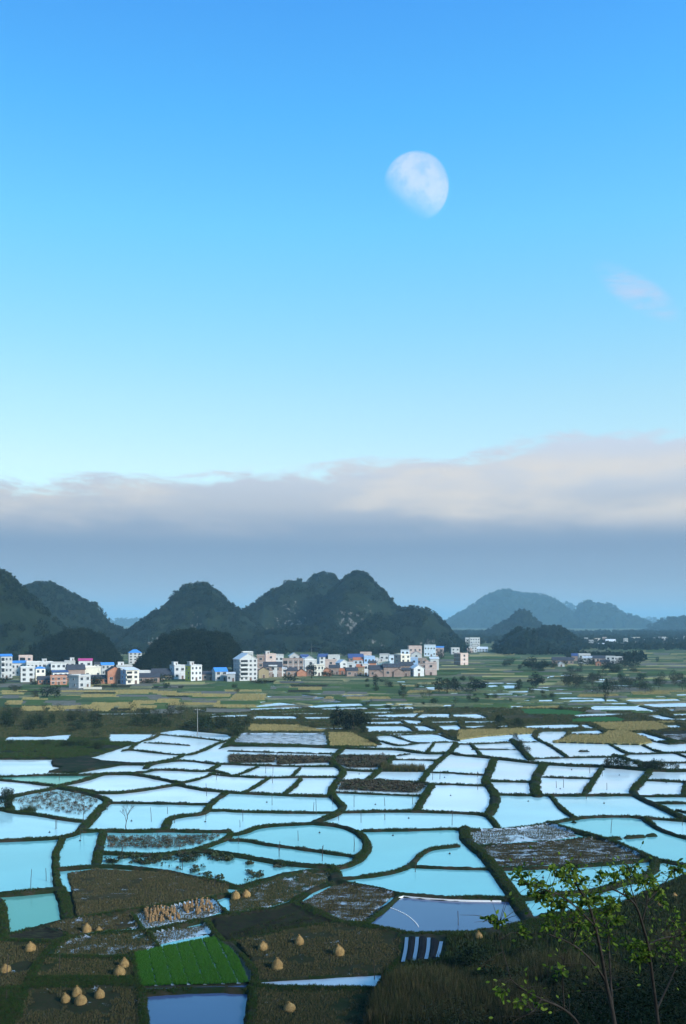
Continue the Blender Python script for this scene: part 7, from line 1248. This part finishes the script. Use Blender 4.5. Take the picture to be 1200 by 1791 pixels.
for (px, py), w, h, lab in (
    (D3(455, 446), 19, 1.05, 'left of two haystacks on the narrow wet strip beside the sheaves'), (D3(518, 440), 15, 1, 'smaller right haystack on the narrow wet strip beside the sheaves'),
    (D3(160, 546), 21, .95, 'single haystack below the jade pond'), (D3(28, 658), 22, .8, 'haystack at the left picture edge'), (D3(628, 675), 24, .95, 'front haystack of the touching pair left of the seedling plot'),
    (D3(650, 632), 20, 1.1, 'rear pointed haystack of the touching pair left of the seedling plot'), (D3(345, 815), 18, 1.15, 'small slim haystack, leftmost of four at the bottom left'), (D3(403, 782), 21, 1.1, 'rear pointed haystack of four at the bottom left'),
    (D3(423, 825), 24, .95, 'front haystack of four at the bottom left'), (D3(522, 792), 21, 1.05, 'rightmost haystack of four at the bottom left'), (E3(36, 272), 20, .95, 'left of two haystacks on the green flooded field'),
    (E3(92, 263), 18, .9, 'right of two haystacks on the green flooded field'), (E3(180, 542), 20, 1, 'left haystack of the upper row on the large muddy field'), (E3(371, 514), 19, 1.15, 'tall pointed haystack at the top of the large muddy field'),
    (E3(256, 642), 24, 1.05, 'nearest haystack on the large muddy field'), (E3(578, 570), 23, 1.05, 'rightmost haystack on the large muddy field'), (E3(318, 862), 24, .85, 'haystack at the bottom centre field'),
    (F3(112, 502), 17, 1.1, 'haystack beside the deep blue pond bank'), (F3(1058, 335), 15, .9, 'nearer of two dim haystacks on the brown land at the right'), (F3(1138, 280), 13, 1, 'farther of two dim haystacks on the brown land at the right'), (F3(1080, 612), 15, .9, 'dim haystack behind the foreground tree')):
    haystack(px, py, w, lab, h)
# rice sheaves standing to dry in the flooded strip
def sheaf_mesh(seed):
    r = random.Random(seed); mb = MB()
    mb.tube([(0, 0, 0), (0, 0, .25), (0, 0, .48), (0, 0, .56), (0, 0, .78)], [.26, .20, .10, .07, .15], 9)
    for k in range(26):
        a = r.random() * 6.283; q = .08; x, y = math.cos(a), math.sin(a); top = k % 2
        if top: mb.add([(x * .06 - y * .02, y * .06 + x * .02, .6), (x * .06 + y * .02, y * .06 - x * .02, .6), (x * .24, y * .24, .74 + r.uniform(-.1, .1))], [(0, 1, 2)])
        else: mb.add([(x * .12 - y * .03, y * .12 + x * .03, .45), (x * .12 + y * .03, y * .12 - x * .03, .45), (x * .33, y * .33, .02)], [(0, 1, 2)])
    return mb.mesh('rice_sheaf', M_SHEAF, True)
M_SHEAF = mottled('reddish_straw', [(.27, .16, .075), (.33, .21, .10), (.18, .11, .055)], (2, 9), .95, .05)
SHF = [sheaf_mesh(i) for i in range(3)]
r_ = random.Random(31)
def sheaves(quad, n, lab, grp):
    q = [Vector(at(*D3(*p), .1)) for p in quad]; pts = []
    while len(pts) < n:
        a, b = r_.random(), r_.random(); p = q[0].lerp(q[1], a).lerp(q[3].lerp(q[2], a), b)
        if all((p - o).length > .42 for o in pts): pts.append(p)
    for p in pts:
        o = ob('rice_sheaf', r_.choice(SHF), label=lab, cat='sheaf', group=grp); s = r_.uniform(.85, 1.15) * 1.0
        o.location = (p.x, p.y, float(ground_z(p.x, p.y)) - .02); o.scale = (s, s, s); o.rotation_euler = (r_.uniform(-.12, .12), r_.uniform(-.12, .12), r_.uniform(0, 6.28))
sheaves([(755, 345), (910, 322), (945, 380), (770, 402)], 44, 'reddish rice sheaf standing in the left crowd on the flooded strip', 'sheaves of the left crowd')
sheaves([(935, 315), (1110, 288), (1135, 335), (1000, 362)], 30, 'reddish rice sheaf standing in the right crowd on the flooded strip', 'sheaves of the right crowd')

# seedling plot: seven green beds with water in the furrows between
plot = [o for o in COL.objects if o.name.startswith('seedling_plot')][0]
tops = [(234, 1667), (258, 1662), (283, 1656), (308, 1651), (330, 1646.5), (353, 1642), (378, 1638), (386, 1637.5)]
bots = [(243, 1725), (273, 1723), (302, 1722), (330, 1721.5), (358, 1721), (390, 1720), (417, 1719), (436, 1717)]
M_BED = mottled('seedling_bed_turf', [(.02, .085, .008), (.03, .115, .012), (.025, .07, .012)], (.6, 4), .9, .1, .05)
bed_pts = []
for i in range(7):
    A, B, C_, D_ = (Vector(at(*p, .25)) for p in (tops[i], tops[i + 1], bots[i + 1], bots[i]))
    if i == 6: pass
    n = 14; V = []; F = []
    def edgept(P, Q, t): return P.lerp(Q, t)
    for k in range(n + 1):
        t = k / n; l = A.lerp(D_, t); r2 = B.lerp(C_, t)
        if i == 6 and t > .15: r2 = r2 + Vector((.35 * math.sin(min(1, t * 1.3) * math.pi) + .25, 0)) 
        g = (r2 - l).normalized() * .14; l = l + g; r2 = r2 - g
        V += [(l.x, l.y, .04), (l.x + g.x * .5, l.y, .26), (r2.x - g.x * .5, r2.y, .26), (r2.x, r2.y, .04)]
    for k in range(n):
        for j in range(3): F.append((k * 4 + j, k * 4 + 4 + j, k * 4 + 5 + j, k * 4 + 1 + j))
    me = bpy.data.meshes.new('seedling_bed'); me.from_pydata(V, [], F); me.materials.append(M_BED); ob('seedling_bed', me, parent=plot)
    poly = [A, B, C_, D_]
    if i == 6: poly = [A, B, B.lerp(C_, .5) + Vector((.5, 0)), C_, D_]
    P = in_px([(p.x, p.y) for p in poly], 5200 if i < 6 else 4000, seed=70 + i); P[:, 2] = .25; bed_pts.append(P)
    if 0 < i:
        w = .2 if i < 6 else .22; V = []
        for k in range(9):
            p = A.lerp(D_, k / 8) + Vector((.05 * math.sin(k * 1.7), 0)); V += [(p.x - w, p.y, .17), (p.x + w, p.y, .17)]
        me = bpy.data.meshes.new('furrow_water'); me.from_pydata(V, [], [(2 * k + 1, 2 * k, 2 * k + 2, 2 * k + 3) for k in range(8)]); me.materials.append(M_WATER['pale']); ob('furrow_water', me, parent=plot)
P_ = np.concatenate(bed_pts); scatter('rice_seedlings', P_, gr.uniform(.7, 1.2, len(P_)), gr.uniform(0, 6.28, len(P_)), P_RICE, 'bright green rice seedlings covering the striped plot', 16)
# black mulch rows with blue water between, right of the muddy field
M_MULCH = plain('black_mulch_film', (.010, .010, .012), .75, .05, .3)
plot2 = empty('vegetable_plot', (*at(*E3(1015, 545)), LAND), 0, kind='structure')
fur = [[(935, 478), (930, 540), (915, 606)], [(990, 476), (985, 535), (972, 602)], [(1050, 480), (1048, 535), (1036, 592)], [(1116, 500), (1108, 540), (1096, 582)]]
loc0 = plot2.location
for i, L in enumerate(fur):
    c = [Vector(at(*E3(*p), .6)) for p in L]; w = .22; V = []
    c = smooth([(p.x, p.y) for p in c])
    for p in c: V += [(p.x - w - loc0.x, p.y - loc0.y, .155), (p.x + w - loc0.x, p.y - loc0.y, .155)]
    me = bpy.data.meshes.new('furrow_water'); me.from_pydata(V, [], [(2 * k + 1, 2 * k, 2 * k + 2, 2 * k + 3) for k in range(len(c) - 1)]); me.materials.append(M_WATER['blue']); ob('furrow_water', me, parent=plot2)
    if i < 3:
        a = [Vector(at(*E3(*p), .6)) for p in L]; b = [Vector(at(*E3(*p), .6)) for p in fur[i + 1]]; V = []
        for p, q in zip(a, b):
            g = Vector((.26, 0)); p = p + g; q = q - g
            for t, z in ((0, 0), (.12, .28), (.5, .34), (.88, .28), (1, 0)): m = p.lerp(q, t); V.append((m.x - loc0.x, m.y - loc0.y, z - .02))
        F = [(k * 5 + j, k * 5 + 5 + j, k * 5 + 6 + j, k * 5 + 1 + j) for k in range(2) for j in range(4)] + [(4, 3, 2, 1, 0), (10, 11, 12, 13, 14)]
        me = bpy.data.meshes.new('mulch_row'); me.from_pydata(V, [], F); me.materials.append(M_MULCH); ob('mulch_row', me, parent=plot2)
# rope of white floats and pale plastic edging at the deep blue pond
M_WHITE = plain('white_plastic', (.8, .8, .78), .5, .4, .05)
fl = smooth([at(*E3(*p), 0) for p in [(820, 315), (880, 335), (940, 365), (980, 400), (997, 425)]], 2)
e = empty('float_line', (fl[0].x, fl[0].y, 0), 0, label='curved rope of small white floats on the deep blue pond', cat='rope')
mb = MB(); mb.tube([(p.x - fl[0].x, p.y - fl[0].y, .02) for p in fl], .04, 5); ob('rope', mb.mesh('rope', M_WHITE), parent=e)
L_ = 0; bmf = bmesh.new(); bmesh.ops.create_icosphere(bmf, subdivisions=1, radius=.09); mef = bpy.data.meshes.new('float'); bmf.to_mesh(mef); bmf.free(); mef.materials.append(M_WHITE)
tot = [0]
for a, b in zip(fl[:-1], fl[1:]): tot.append(tot[-1] + (b - a).length)
for s_ in np.arange(0, tot[-1], .42):
    k = max(0, min(len(fl) - 2, int(np.searchsorted(tot, s_)) - 1)); p = fl[k].lerp(fl[k + 1], (s_ - tot[k]) / (tot[k + 1] - tot[k] + 1e-9)); q = ob('float', mef, parent=e); q.location = (p.x - fl[0].x, p.y - fl[0].y, .03)
ed = smooth([at(*E3(*p), .25) for p in [(700, 404), (800, 328), (890, 256), (1000, 268), (1200, 281)]] + [at(*F3(230, 284), .25)], 1)
mb = MB()
for a, b in zip(ed[:-1], ed[1:]):
    d = (b - a).normalized(); n = Vector((-d.y, d.x)) * .05
    mb.add([(a.x - n.x, a.y - n.y, -.3), (b.x - n.x, b.y - n.y, -.3), (b.x - n.x, b.y - n.y, .22), (a.x - n.x, a.y - n.y, .22), (a.x + n.x, a.y + n.y, -.3), (b.x + n.x, b.y + n.y, -.3), (b.x + n.x, b.y + n.y, .22), (a.x + n.x, a.y + n.y, .22)],
           [(0, 1, 2, 3), (5, 4, 7, 6), (3, 2, 6, 7)])
ob('pond_edging', mb.mesh('pond_edging', M_WHITE), label='thin white plastic edging along the bank of the deep blue pond', cat='edging')
# stakes standing in the ponds
M_STAKE = plain('weathered_stake', (.06, .05, .045), .9, .1, .3, 3)
ST = """A 435,690 30;A 290,725 18;A 297,728 14;A 425,775 16;A 795,680 20;A 880,655 10;A 917,700 12;A 1085,550 18;A 310,480 10;A 1135,470 14;A 1080,680 14;A 640,870 16;A 795,800 16;A 505,830 12;A 565,640 6
B 195,440 12;B 232,440 12;B 230,490 12;B 228,600 16;B 460,640 22;B 445,640 14;B 545,600 14;B 658,610 16;B 695,690 18;B 578,690 10;B 75,685 16;B 365,790 14;B 660,820 14;B 820,610 12;B 965,600 14;B 1070,470 14;B 1108,470 12;B 50,810 12;B 265,845 14;B 490,870 14;B 1172,700 20;B 60,725 10;B 820,690 8
C 108,530 10;C 105,465 8;C 520,520 10;C 557,515 12;C 695,440 12;C 785,530 10;C 762,455 12;C 805,740 20;C 676,580 8;C 1180,710 14;C 290,800 0
D 160,180 26;D 243,155 18;D 268,170 14;D 312,610 30;D 645,20 18;D 35,640 34;D 958,100 14;D 1125,190 20;D 920,245 10;D 940,30 12;D 30,800 20
E 265,30 16;E 490,45 22;E 657,10 12;E 980,115 14;E 765,660 26;E 765,450 0;E 380,60 0
F 5,385 20;F 290,130 12;F 5,420 0;F 450,165 6"""
import re as _re
WHERE = dict(A='among the left-hand ponds', B='among the central ponds', C='among the right-hand ponds', D='by the near left fields and ponds', E='by the near central fields and ponds', F='by the near right-hand ponds')
PN = {'A': (0, 1200), 'B': (400, 1200), 'C': (800, 1200), 'D': (0, 1480), 'E': (400, 1480), 'F': (800, 1480)}
for t in _re.split(r'[;\n]', ST):
    p, c, h = t.split(); h = float(h)
    if h < 5: continue
    u, v = map(float, c.split(',')); px, py = PN[p][0] + u / 3, PN[p][1] + v / 3
    x, y = at(px, py + h / 2, 0); hh = h * 1.25 * y / 1700; tx, ty = random.uniform(-.08, .08) * hh, random.uniform(-.08, .08) * hh
    z = min(float(ground_z(x, y)), 0); mb = MB(); rr_ = .035 + .00012 * y
    mb.tube([(0, 0, z - .3), (tx * .4, ty * .4, hh * .5), (tx, ty, hh)], [rr_, rr_ * .9, rr_ * .7], 6)
    o = ob('stake', mb.mesh('stake', M_STAKE), label='thin dark wooden stake standing %s' % WHERE[p], cat='stake', group='stakes ' + WHERE[p]); o.location = (x, y, 0)
# small dark floats drifting on the ponds
bmf = bmesh.new(); bmesh.ops.create_uvsphere(bmf, u_segments=12, v_segments=8, radius=.3)
for v in bmf.verts: v.co.z = v.co.z * .7 + .05
bmesh.ops.create_cone(bmf, cap_ends=True, segments=8, radius1=.05, radius2=.03, depth=.35, matrix=Matrix.Translation((0, 0, .4)))
me_f = bpy.data.meshes.new('feed_float'); bmf.to_mesh(me_f); bmf.free(); me_f.materials.append(plain('black_plastic', (.02, .02, .022), .5, .4, .1))
for t in "A 260,768;A 420,812;A 690,708;A 1077,712;B 200,610;B 770,622;B 477,770;B 945,694;B 862,785;B 1165,575;B 1133,480;B 685,462;B 1160,880;C 372,605;C 770,615;C 600,440;C 850,468;C 1097,507;C 540,540;C 478,215;F 450,165;F 420,545".split(';'):
    p, c = t.split(); u, v = map(float, c.split(',')); x, y = at(PN[p][0] + u / 3, PN[p][1] + v / 3, 0)
    o = ob('feed_float', me_f, label='small dark float drifting %s' % WHERE[p], cat='float', group='floats ' + WHERE[p]); o.location = (x, y, 0); o.scale = (.65,) * 3
# utility poles
M_POLE = plain('pole_concrete', (.26, .26, .25), .85, .2, .1)
def pole(px, py, hp, label, arms=1):
    x, y = at(px, py, 0); h = hp * y / 1700
    e = empty('utility_pole', (x, y, min(float(ground_z(x, y)), LAND)), 0, label=label, cat='pole')
    mb = MB(); mb.tube([(0, 0, -1), (0, 0, h)], [.14, .09], 8); ob('shaft', mb.mesh('shaft', M_POLE), parent=e)
    for k in range(arms):
        mb = MB(); mb.box(-.9, .9, -.06, .06, h - .5 - k * .8, h - .38 - k * .8); a = ob('cross_arm', mb.mesh('cross_arm', M_POLE), parent=e)
        for s in (-.75, 0, .75):
            mb = MB(); mb.tube([(s, 0, h - .379 - k * .8), (s, 0, h - .2 - k * .8)], .05, 6); ob('insulator', mb.mesh('insulator', M_WHITE), parent=a)
pole(345.5, 1290, 54, 'tall slim pale utility pole standing beside the upper left ponds'); pole(545, 1152, 26, 'thin pale pole rising behind the central village', 0)
# bare tree on the dyke, left
def bare_tree(px, py, hp):
    x, y = at(px, py, .6); h = hp * y / 1700
    e = empty('bare_tree', (x, y, float(ground_z(x, y)) - .1), 0, label='small leafless tree standing on the dyke among the left ponds', cat='tree')
    r = random.Random(4); mb = MB(); mt = MB()
    def grow(m, p, d, L, rad, lev):
        q = p + d * L; mid = (p + q) / 2 + Vector((r.uniform(-1, 1), r.uniform(-1, 1), 0)) * L * .08
        m.tube([p, mid, q], [rad, rad * .85, rad * .65], 5 if lev < 2 else 3, cap=False)
        if lev >= 5: return
        for k in range(3 if lev < 2 else 2 + (r.random() < .4)):
            an = r.random() * 6.283; sp = r.uniform(.35, .75); nd = (d + Vector((math.cos(an), math.sin(an), .15)) * sp).normalized()
            grow(mt, q, nd, L * r.uniform(.6, .82), rad * .6, lev + 1)
    grow(mb, Vector((0, 0, 0)), Vector((.03, 0, 1)), h * .36, .10, 0)
    ob('trunk', mb.mesh('trunk', M_BARK, True), parent=e); ob('branches', mt.mesh('branches', M_BARK, True), parent=e)
bare_tree(220.5, 1449, 42)

# ================================================================== foreground trees on the slope below the viewpoint
m_, n_, out_ = mat('young_leaves'); oi = n_.n('ShaderNodeNewGeometry')
cr = n_.ramp(oi.outputs['Random Per Island'], [(0, (.07, .13, .015)), (.5, (.16, .24, .03)), (1, (.30, .37, .06))])
bd = n_.n('ShaderNodeBsdfDiffuse'); bt = n_.n('ShaderNodeBsdfTranslucent'); mx = n_.n('ShaderNodeMixShader'); mx.inputs[0].default_value = .35
n_.l(cr, bd.inputs[0]); n_.l(cr, bt.inputs[0]); n_.l(bd.outputs[0], mx.inputs[1]); n_.l(bt.outputs[0], mx.inputs[2]); n_.l(mx.outputs[0], out_.inputs[0]); M_YOUNG = m_
def fpos(u, v, Yd): px, py = F3(u, v); return Vector(((px - 600) / 1700 * Yd, Yd, CAM_H - (py - 1087) / 1700 * Yd))
fr = random.Random(17)
def leaf(mb, p, d, L, w):
    d = d.normalized(); s = d.orthogonal().normalized(); s = Matrix.Rotation(fr.random() * 6.28, 3, d) @ s; n = d.cross(s)
    mb.add([p, p + d * L * .35 + s * w + n * w * .3, p + d * L * .75 + s * w * .7 + n * w * .15, p + d * L, p + d * L * .75 - s * w * .7 + n * w * .15, p + d * L * .35 - s * w + n * w * .3], [(0, 1, 2, 3), (0, 3, 4, 5)])
def near_tree(name, limbs, sprays, label, leafL=.085, fill=0, thick=.05):
    """limbs: (radius, [(u,v,depth)...]); sprays: (u,v,depth,count,spread)"""
    base = fpos(*limbs[0][1][0]); gz = float(slope_shade_ridge_z(np.array([base.x]), np.array([base.y]))[0])
    e = empty(name, (base.x, base.y, gz), 0, label=label, cat='tree', group='young trees on the near slope'); o = Vector((base.x, base.y, gz))
    mb = MB(); ml = MB(); anchors = []
    for i, (rad, L) in enumerate(limbs):
        P = [fpos(*q) - o for q in L]
        if i == 0: P = [Vector((P[0].x, P[0].y, -.3))] + P
        Q = P if len(P) < 3 else [Vector(q) for q in smooth3(P)]
        n = len(Q); mb.tube(Q, [rad * .72 * (1 - .72 * k / (n - 1)) for k in range(n)], 6)
        anchors += Q[n // 3:]
    for u, v, dp, c, sp in sprays:
        q = fpos(u, v, dp) - o
        a = min(anchors, key=lambda t: (t - q).length + (0.3 if t.z > q.z else 0))
        mid = (a + q) / 2 + Vector((fr.uniform(-.05, .05), fr.uniform(-.05, .05), .06)); mb.tube([a, mid, q], [.007, .005, .003], 4, cap=False)
        anchors.append(q)
        sp *= 1.2
        for t in range(max(5, c // 2)):
            d = Vector((fr.gauss(0, 1), fr.gauss(0, .8), fr.gauss(.25, .8))).normalized(); end = q + d * sp * fr.uniform(.5, 1.1); mb.tube([q, end], [.004, .002], 3, cap=False)
            for j in range(5):
                f = (j + 1) / 5; pt = q.lerp(end, f); ld = (d * .5 + Vector((fr.gauss(0, .7), fr.gauss(0, .7), fr.gauss(-.35, .5)))); leaf(ml, pt, ld, leafL * fr.uniform(.6, 1.15), leafL * .27)
    for k in range(fill):                       # bare twigs along the limbs
        a = fr.choice(anchors); d = Vector((fr.gauss(0, 1), fr.gauss(0, .8), fr.gauss(.5, .7))).normalized(); L = fr.uniform(.15, .5); m = a + d * L * .5 + Vector((0, 0, .02)); mb.tube([a, m, a + d * L], [.005, .004, .0015], 3, cap=False)
        if fr.random() < .8: leaf(ml, a + d * L, d, leafL * .8, leafL * .22)
    ob('trunk', mb.mesh('trunk', M_BARK, True), parent=e); ob('leaves', ml.mesh('leaves', M_YOUNG), parent=e)
def smooth3(P):
    for _ in range(2):
        Q = [P[0]]
        for a, b in zip(P[:-1], P[1:]): Q += [a * .75 + b * .25, a * .25 + b * .75]
        Q.append(P[-1]); P = Q
    return P
near_tree('young_tree', [(.055, [(850, 1100, 15), (815, 860, 15), (778, 710, 15), (755, 560, 14.8), (722, 420, 14.6), (690, 300, 14.5), (620, 200, 14.4), (602, 140, 14.4)]),
    (.035, [(778, 710, 15), (705, 595, 14.7), (605, 512, 14.4), (480, 462, 14.2)]), (.03, [(815, 860, 15), (802, 660, 15.2), (792, 480, 15.3), (782, 370, 15.4)]), (.022, [(722, 420, 14.6), (640, 335, 14.3), (560, 265, 14.1), (480, 235, 14), (390, 212, 13.9), (335, 160, 13.9)]),
    (.018, [(605, 512, 14.4), (640, 430, 14.3), (620, 380, 14.3)]), (.016, [(690, 300, 14.5), (750, 250, 14.7), (830, 190, 14.8)])],
    [(330, 165, 13.9, 28, .17), (385, 212, 13.9, 32, .17), (432, 195, 14, 8, .08), (512, 130, 14.1, 12, .1), (565, 165, 14.2, 34, .17), (603, 128, 14.4, 24, .13), (630, 190, 14.4, 22, .13), (450, 250, 14, 34, .18), (500, 300, 14.2, 30, .18), (560, 310, 14.2, 34, .2), (690, 270, 14.5, 40, .2), (640, 300, 14.4, 34, .2),
     (740, 268, 14.7, 24, .15), (742, 150, 14.6, 16, .1), (840, 165, 14.8, 22, .13), (820, 300, 15, 22, .14), (730, 385, 14.7, 26, .2), (620, 400, 14.3, 22, .16), (780, 350, 15.3, 28, .2), (850, 400, 15.3, 20, .18), (520, 420, 14.3, 16, .16), (470, 370, 14.2, 14, .15), (680, 480, 14.6, 16, .2), (800, 480, 15.2, 16, .2)],
    'leafy young tree in the right foreground, its sprays reaching over the ponds', fill=110)
near_tree('young_tree', [(.05, [(1075, 1100, 16), (1045, 860, 16), (1018, 650, 15.8), (1002, 520, 15.6), (968, 400, 15.4), (938, 305, 15.2), (880, 258, 15), (805, 218, 14.8)]),
    (.025, [(1002, 520, 15.6), (1060, 485, 15.8), (1140, 472, 16), (1220, 470, 16)]), (.02, [(968, 400, 15.4), (1000, 285, 15.4), (985, 200, 15.4)]), (.018, [(1000, 285, 15.4), (1065, 220, 15.5), (1140, 130, 15.6)]), (.016, [(938, 305, 15.2), (905, 200, 15), (905, 125, 15)]), (.03, [(1045, 860, 16), (1120, 700, 16.4), (1180, 560, 16.6)])],
    [(905, 118, 15, 30, .16), (980, 192, 15.4, 34, .17), (1025, 180, 15.4, 10, .08), (1142, 122, 15.6, 26, .14), (1060, 228, 15.5, 16, .12), (880, 240, 15, 10, .09), (905, 140, 15, 14, .12), (1075, 290, 15.6, 8, .1), (1140, 400, 16, 18, .2), (1190, 460, 16, 20, .2), (960, 560, 15.7, 26, .2), (905, 530, 15.5, 24, .18), (985, 545, 15.7, 26, .2), (940, 600, 15.7, 20, .2), (1100, 520, 16, 16, .2), (1180, 600, 16.5, 18, .2)],
    'tall thin young tree nearest the right picture edge', fill=120)
near_tree('young_tree', [(.04, [(700, 1080, 14), (640, 930, 14), (560, 850, 13.8), (440, 805, 13.6), (330, 745, 13.5), (282, 700, 13.4)]), (.02, [(560, 850, 13.8), (550, 700, 13.7), (562, 600, 13.7)]), (.018, [(440, 805, 13.6), (400, 870, 13.4), (330, 900, 13.3)]), (.012, [(282, 700, 13.4), (240, 560, 13.4), (222, 480, 13.4), (220, 400, 13.4)])],
    [(172, 378, 13.4, 14, .09), (222, 398, 13.4, 14, .09), (350, 455, 13.5, 6, .08), (540, 660, 13.7, 10, .12), (330, 810, 13.5, 10, .15), (400, 830, 13.6, 10, .15), (250, 760, 13.4, 10, .12)],
    'sparse thin sapling leaning left in the lower right foreground', fill=60)
# dark scrub on the slope at the bottom right
sr = random.Random(23)
for k in range(46):
    Yd = sr.uniform(26, 74); px = sr.uniform(700, 1260) if k > 8 else sr.uniform(960, 1260); edge_y = 1800 - 95 * max(0, min(1, (px - 760) / 400)) + sr.uniform(-18, 60)
    x = (px - 600) / 1700 * Yd; gz = float(slope_shade_ridge_z(np.array([x]), np.array([Yd]))[0]); top = CAM_H - (edge_y - 1087) / 1700 * Yd; h = top - gz
    if h < .8: continue
    h = min(h, 7); tree('near', x, Yd, h, max(1.6, h * sr.uniform(.8, 1.1)), 'dark shrub on the shaded slope in the bottom right corner', 'shrubs on the near slope', name='shrub', cat='shrub', z=gz)
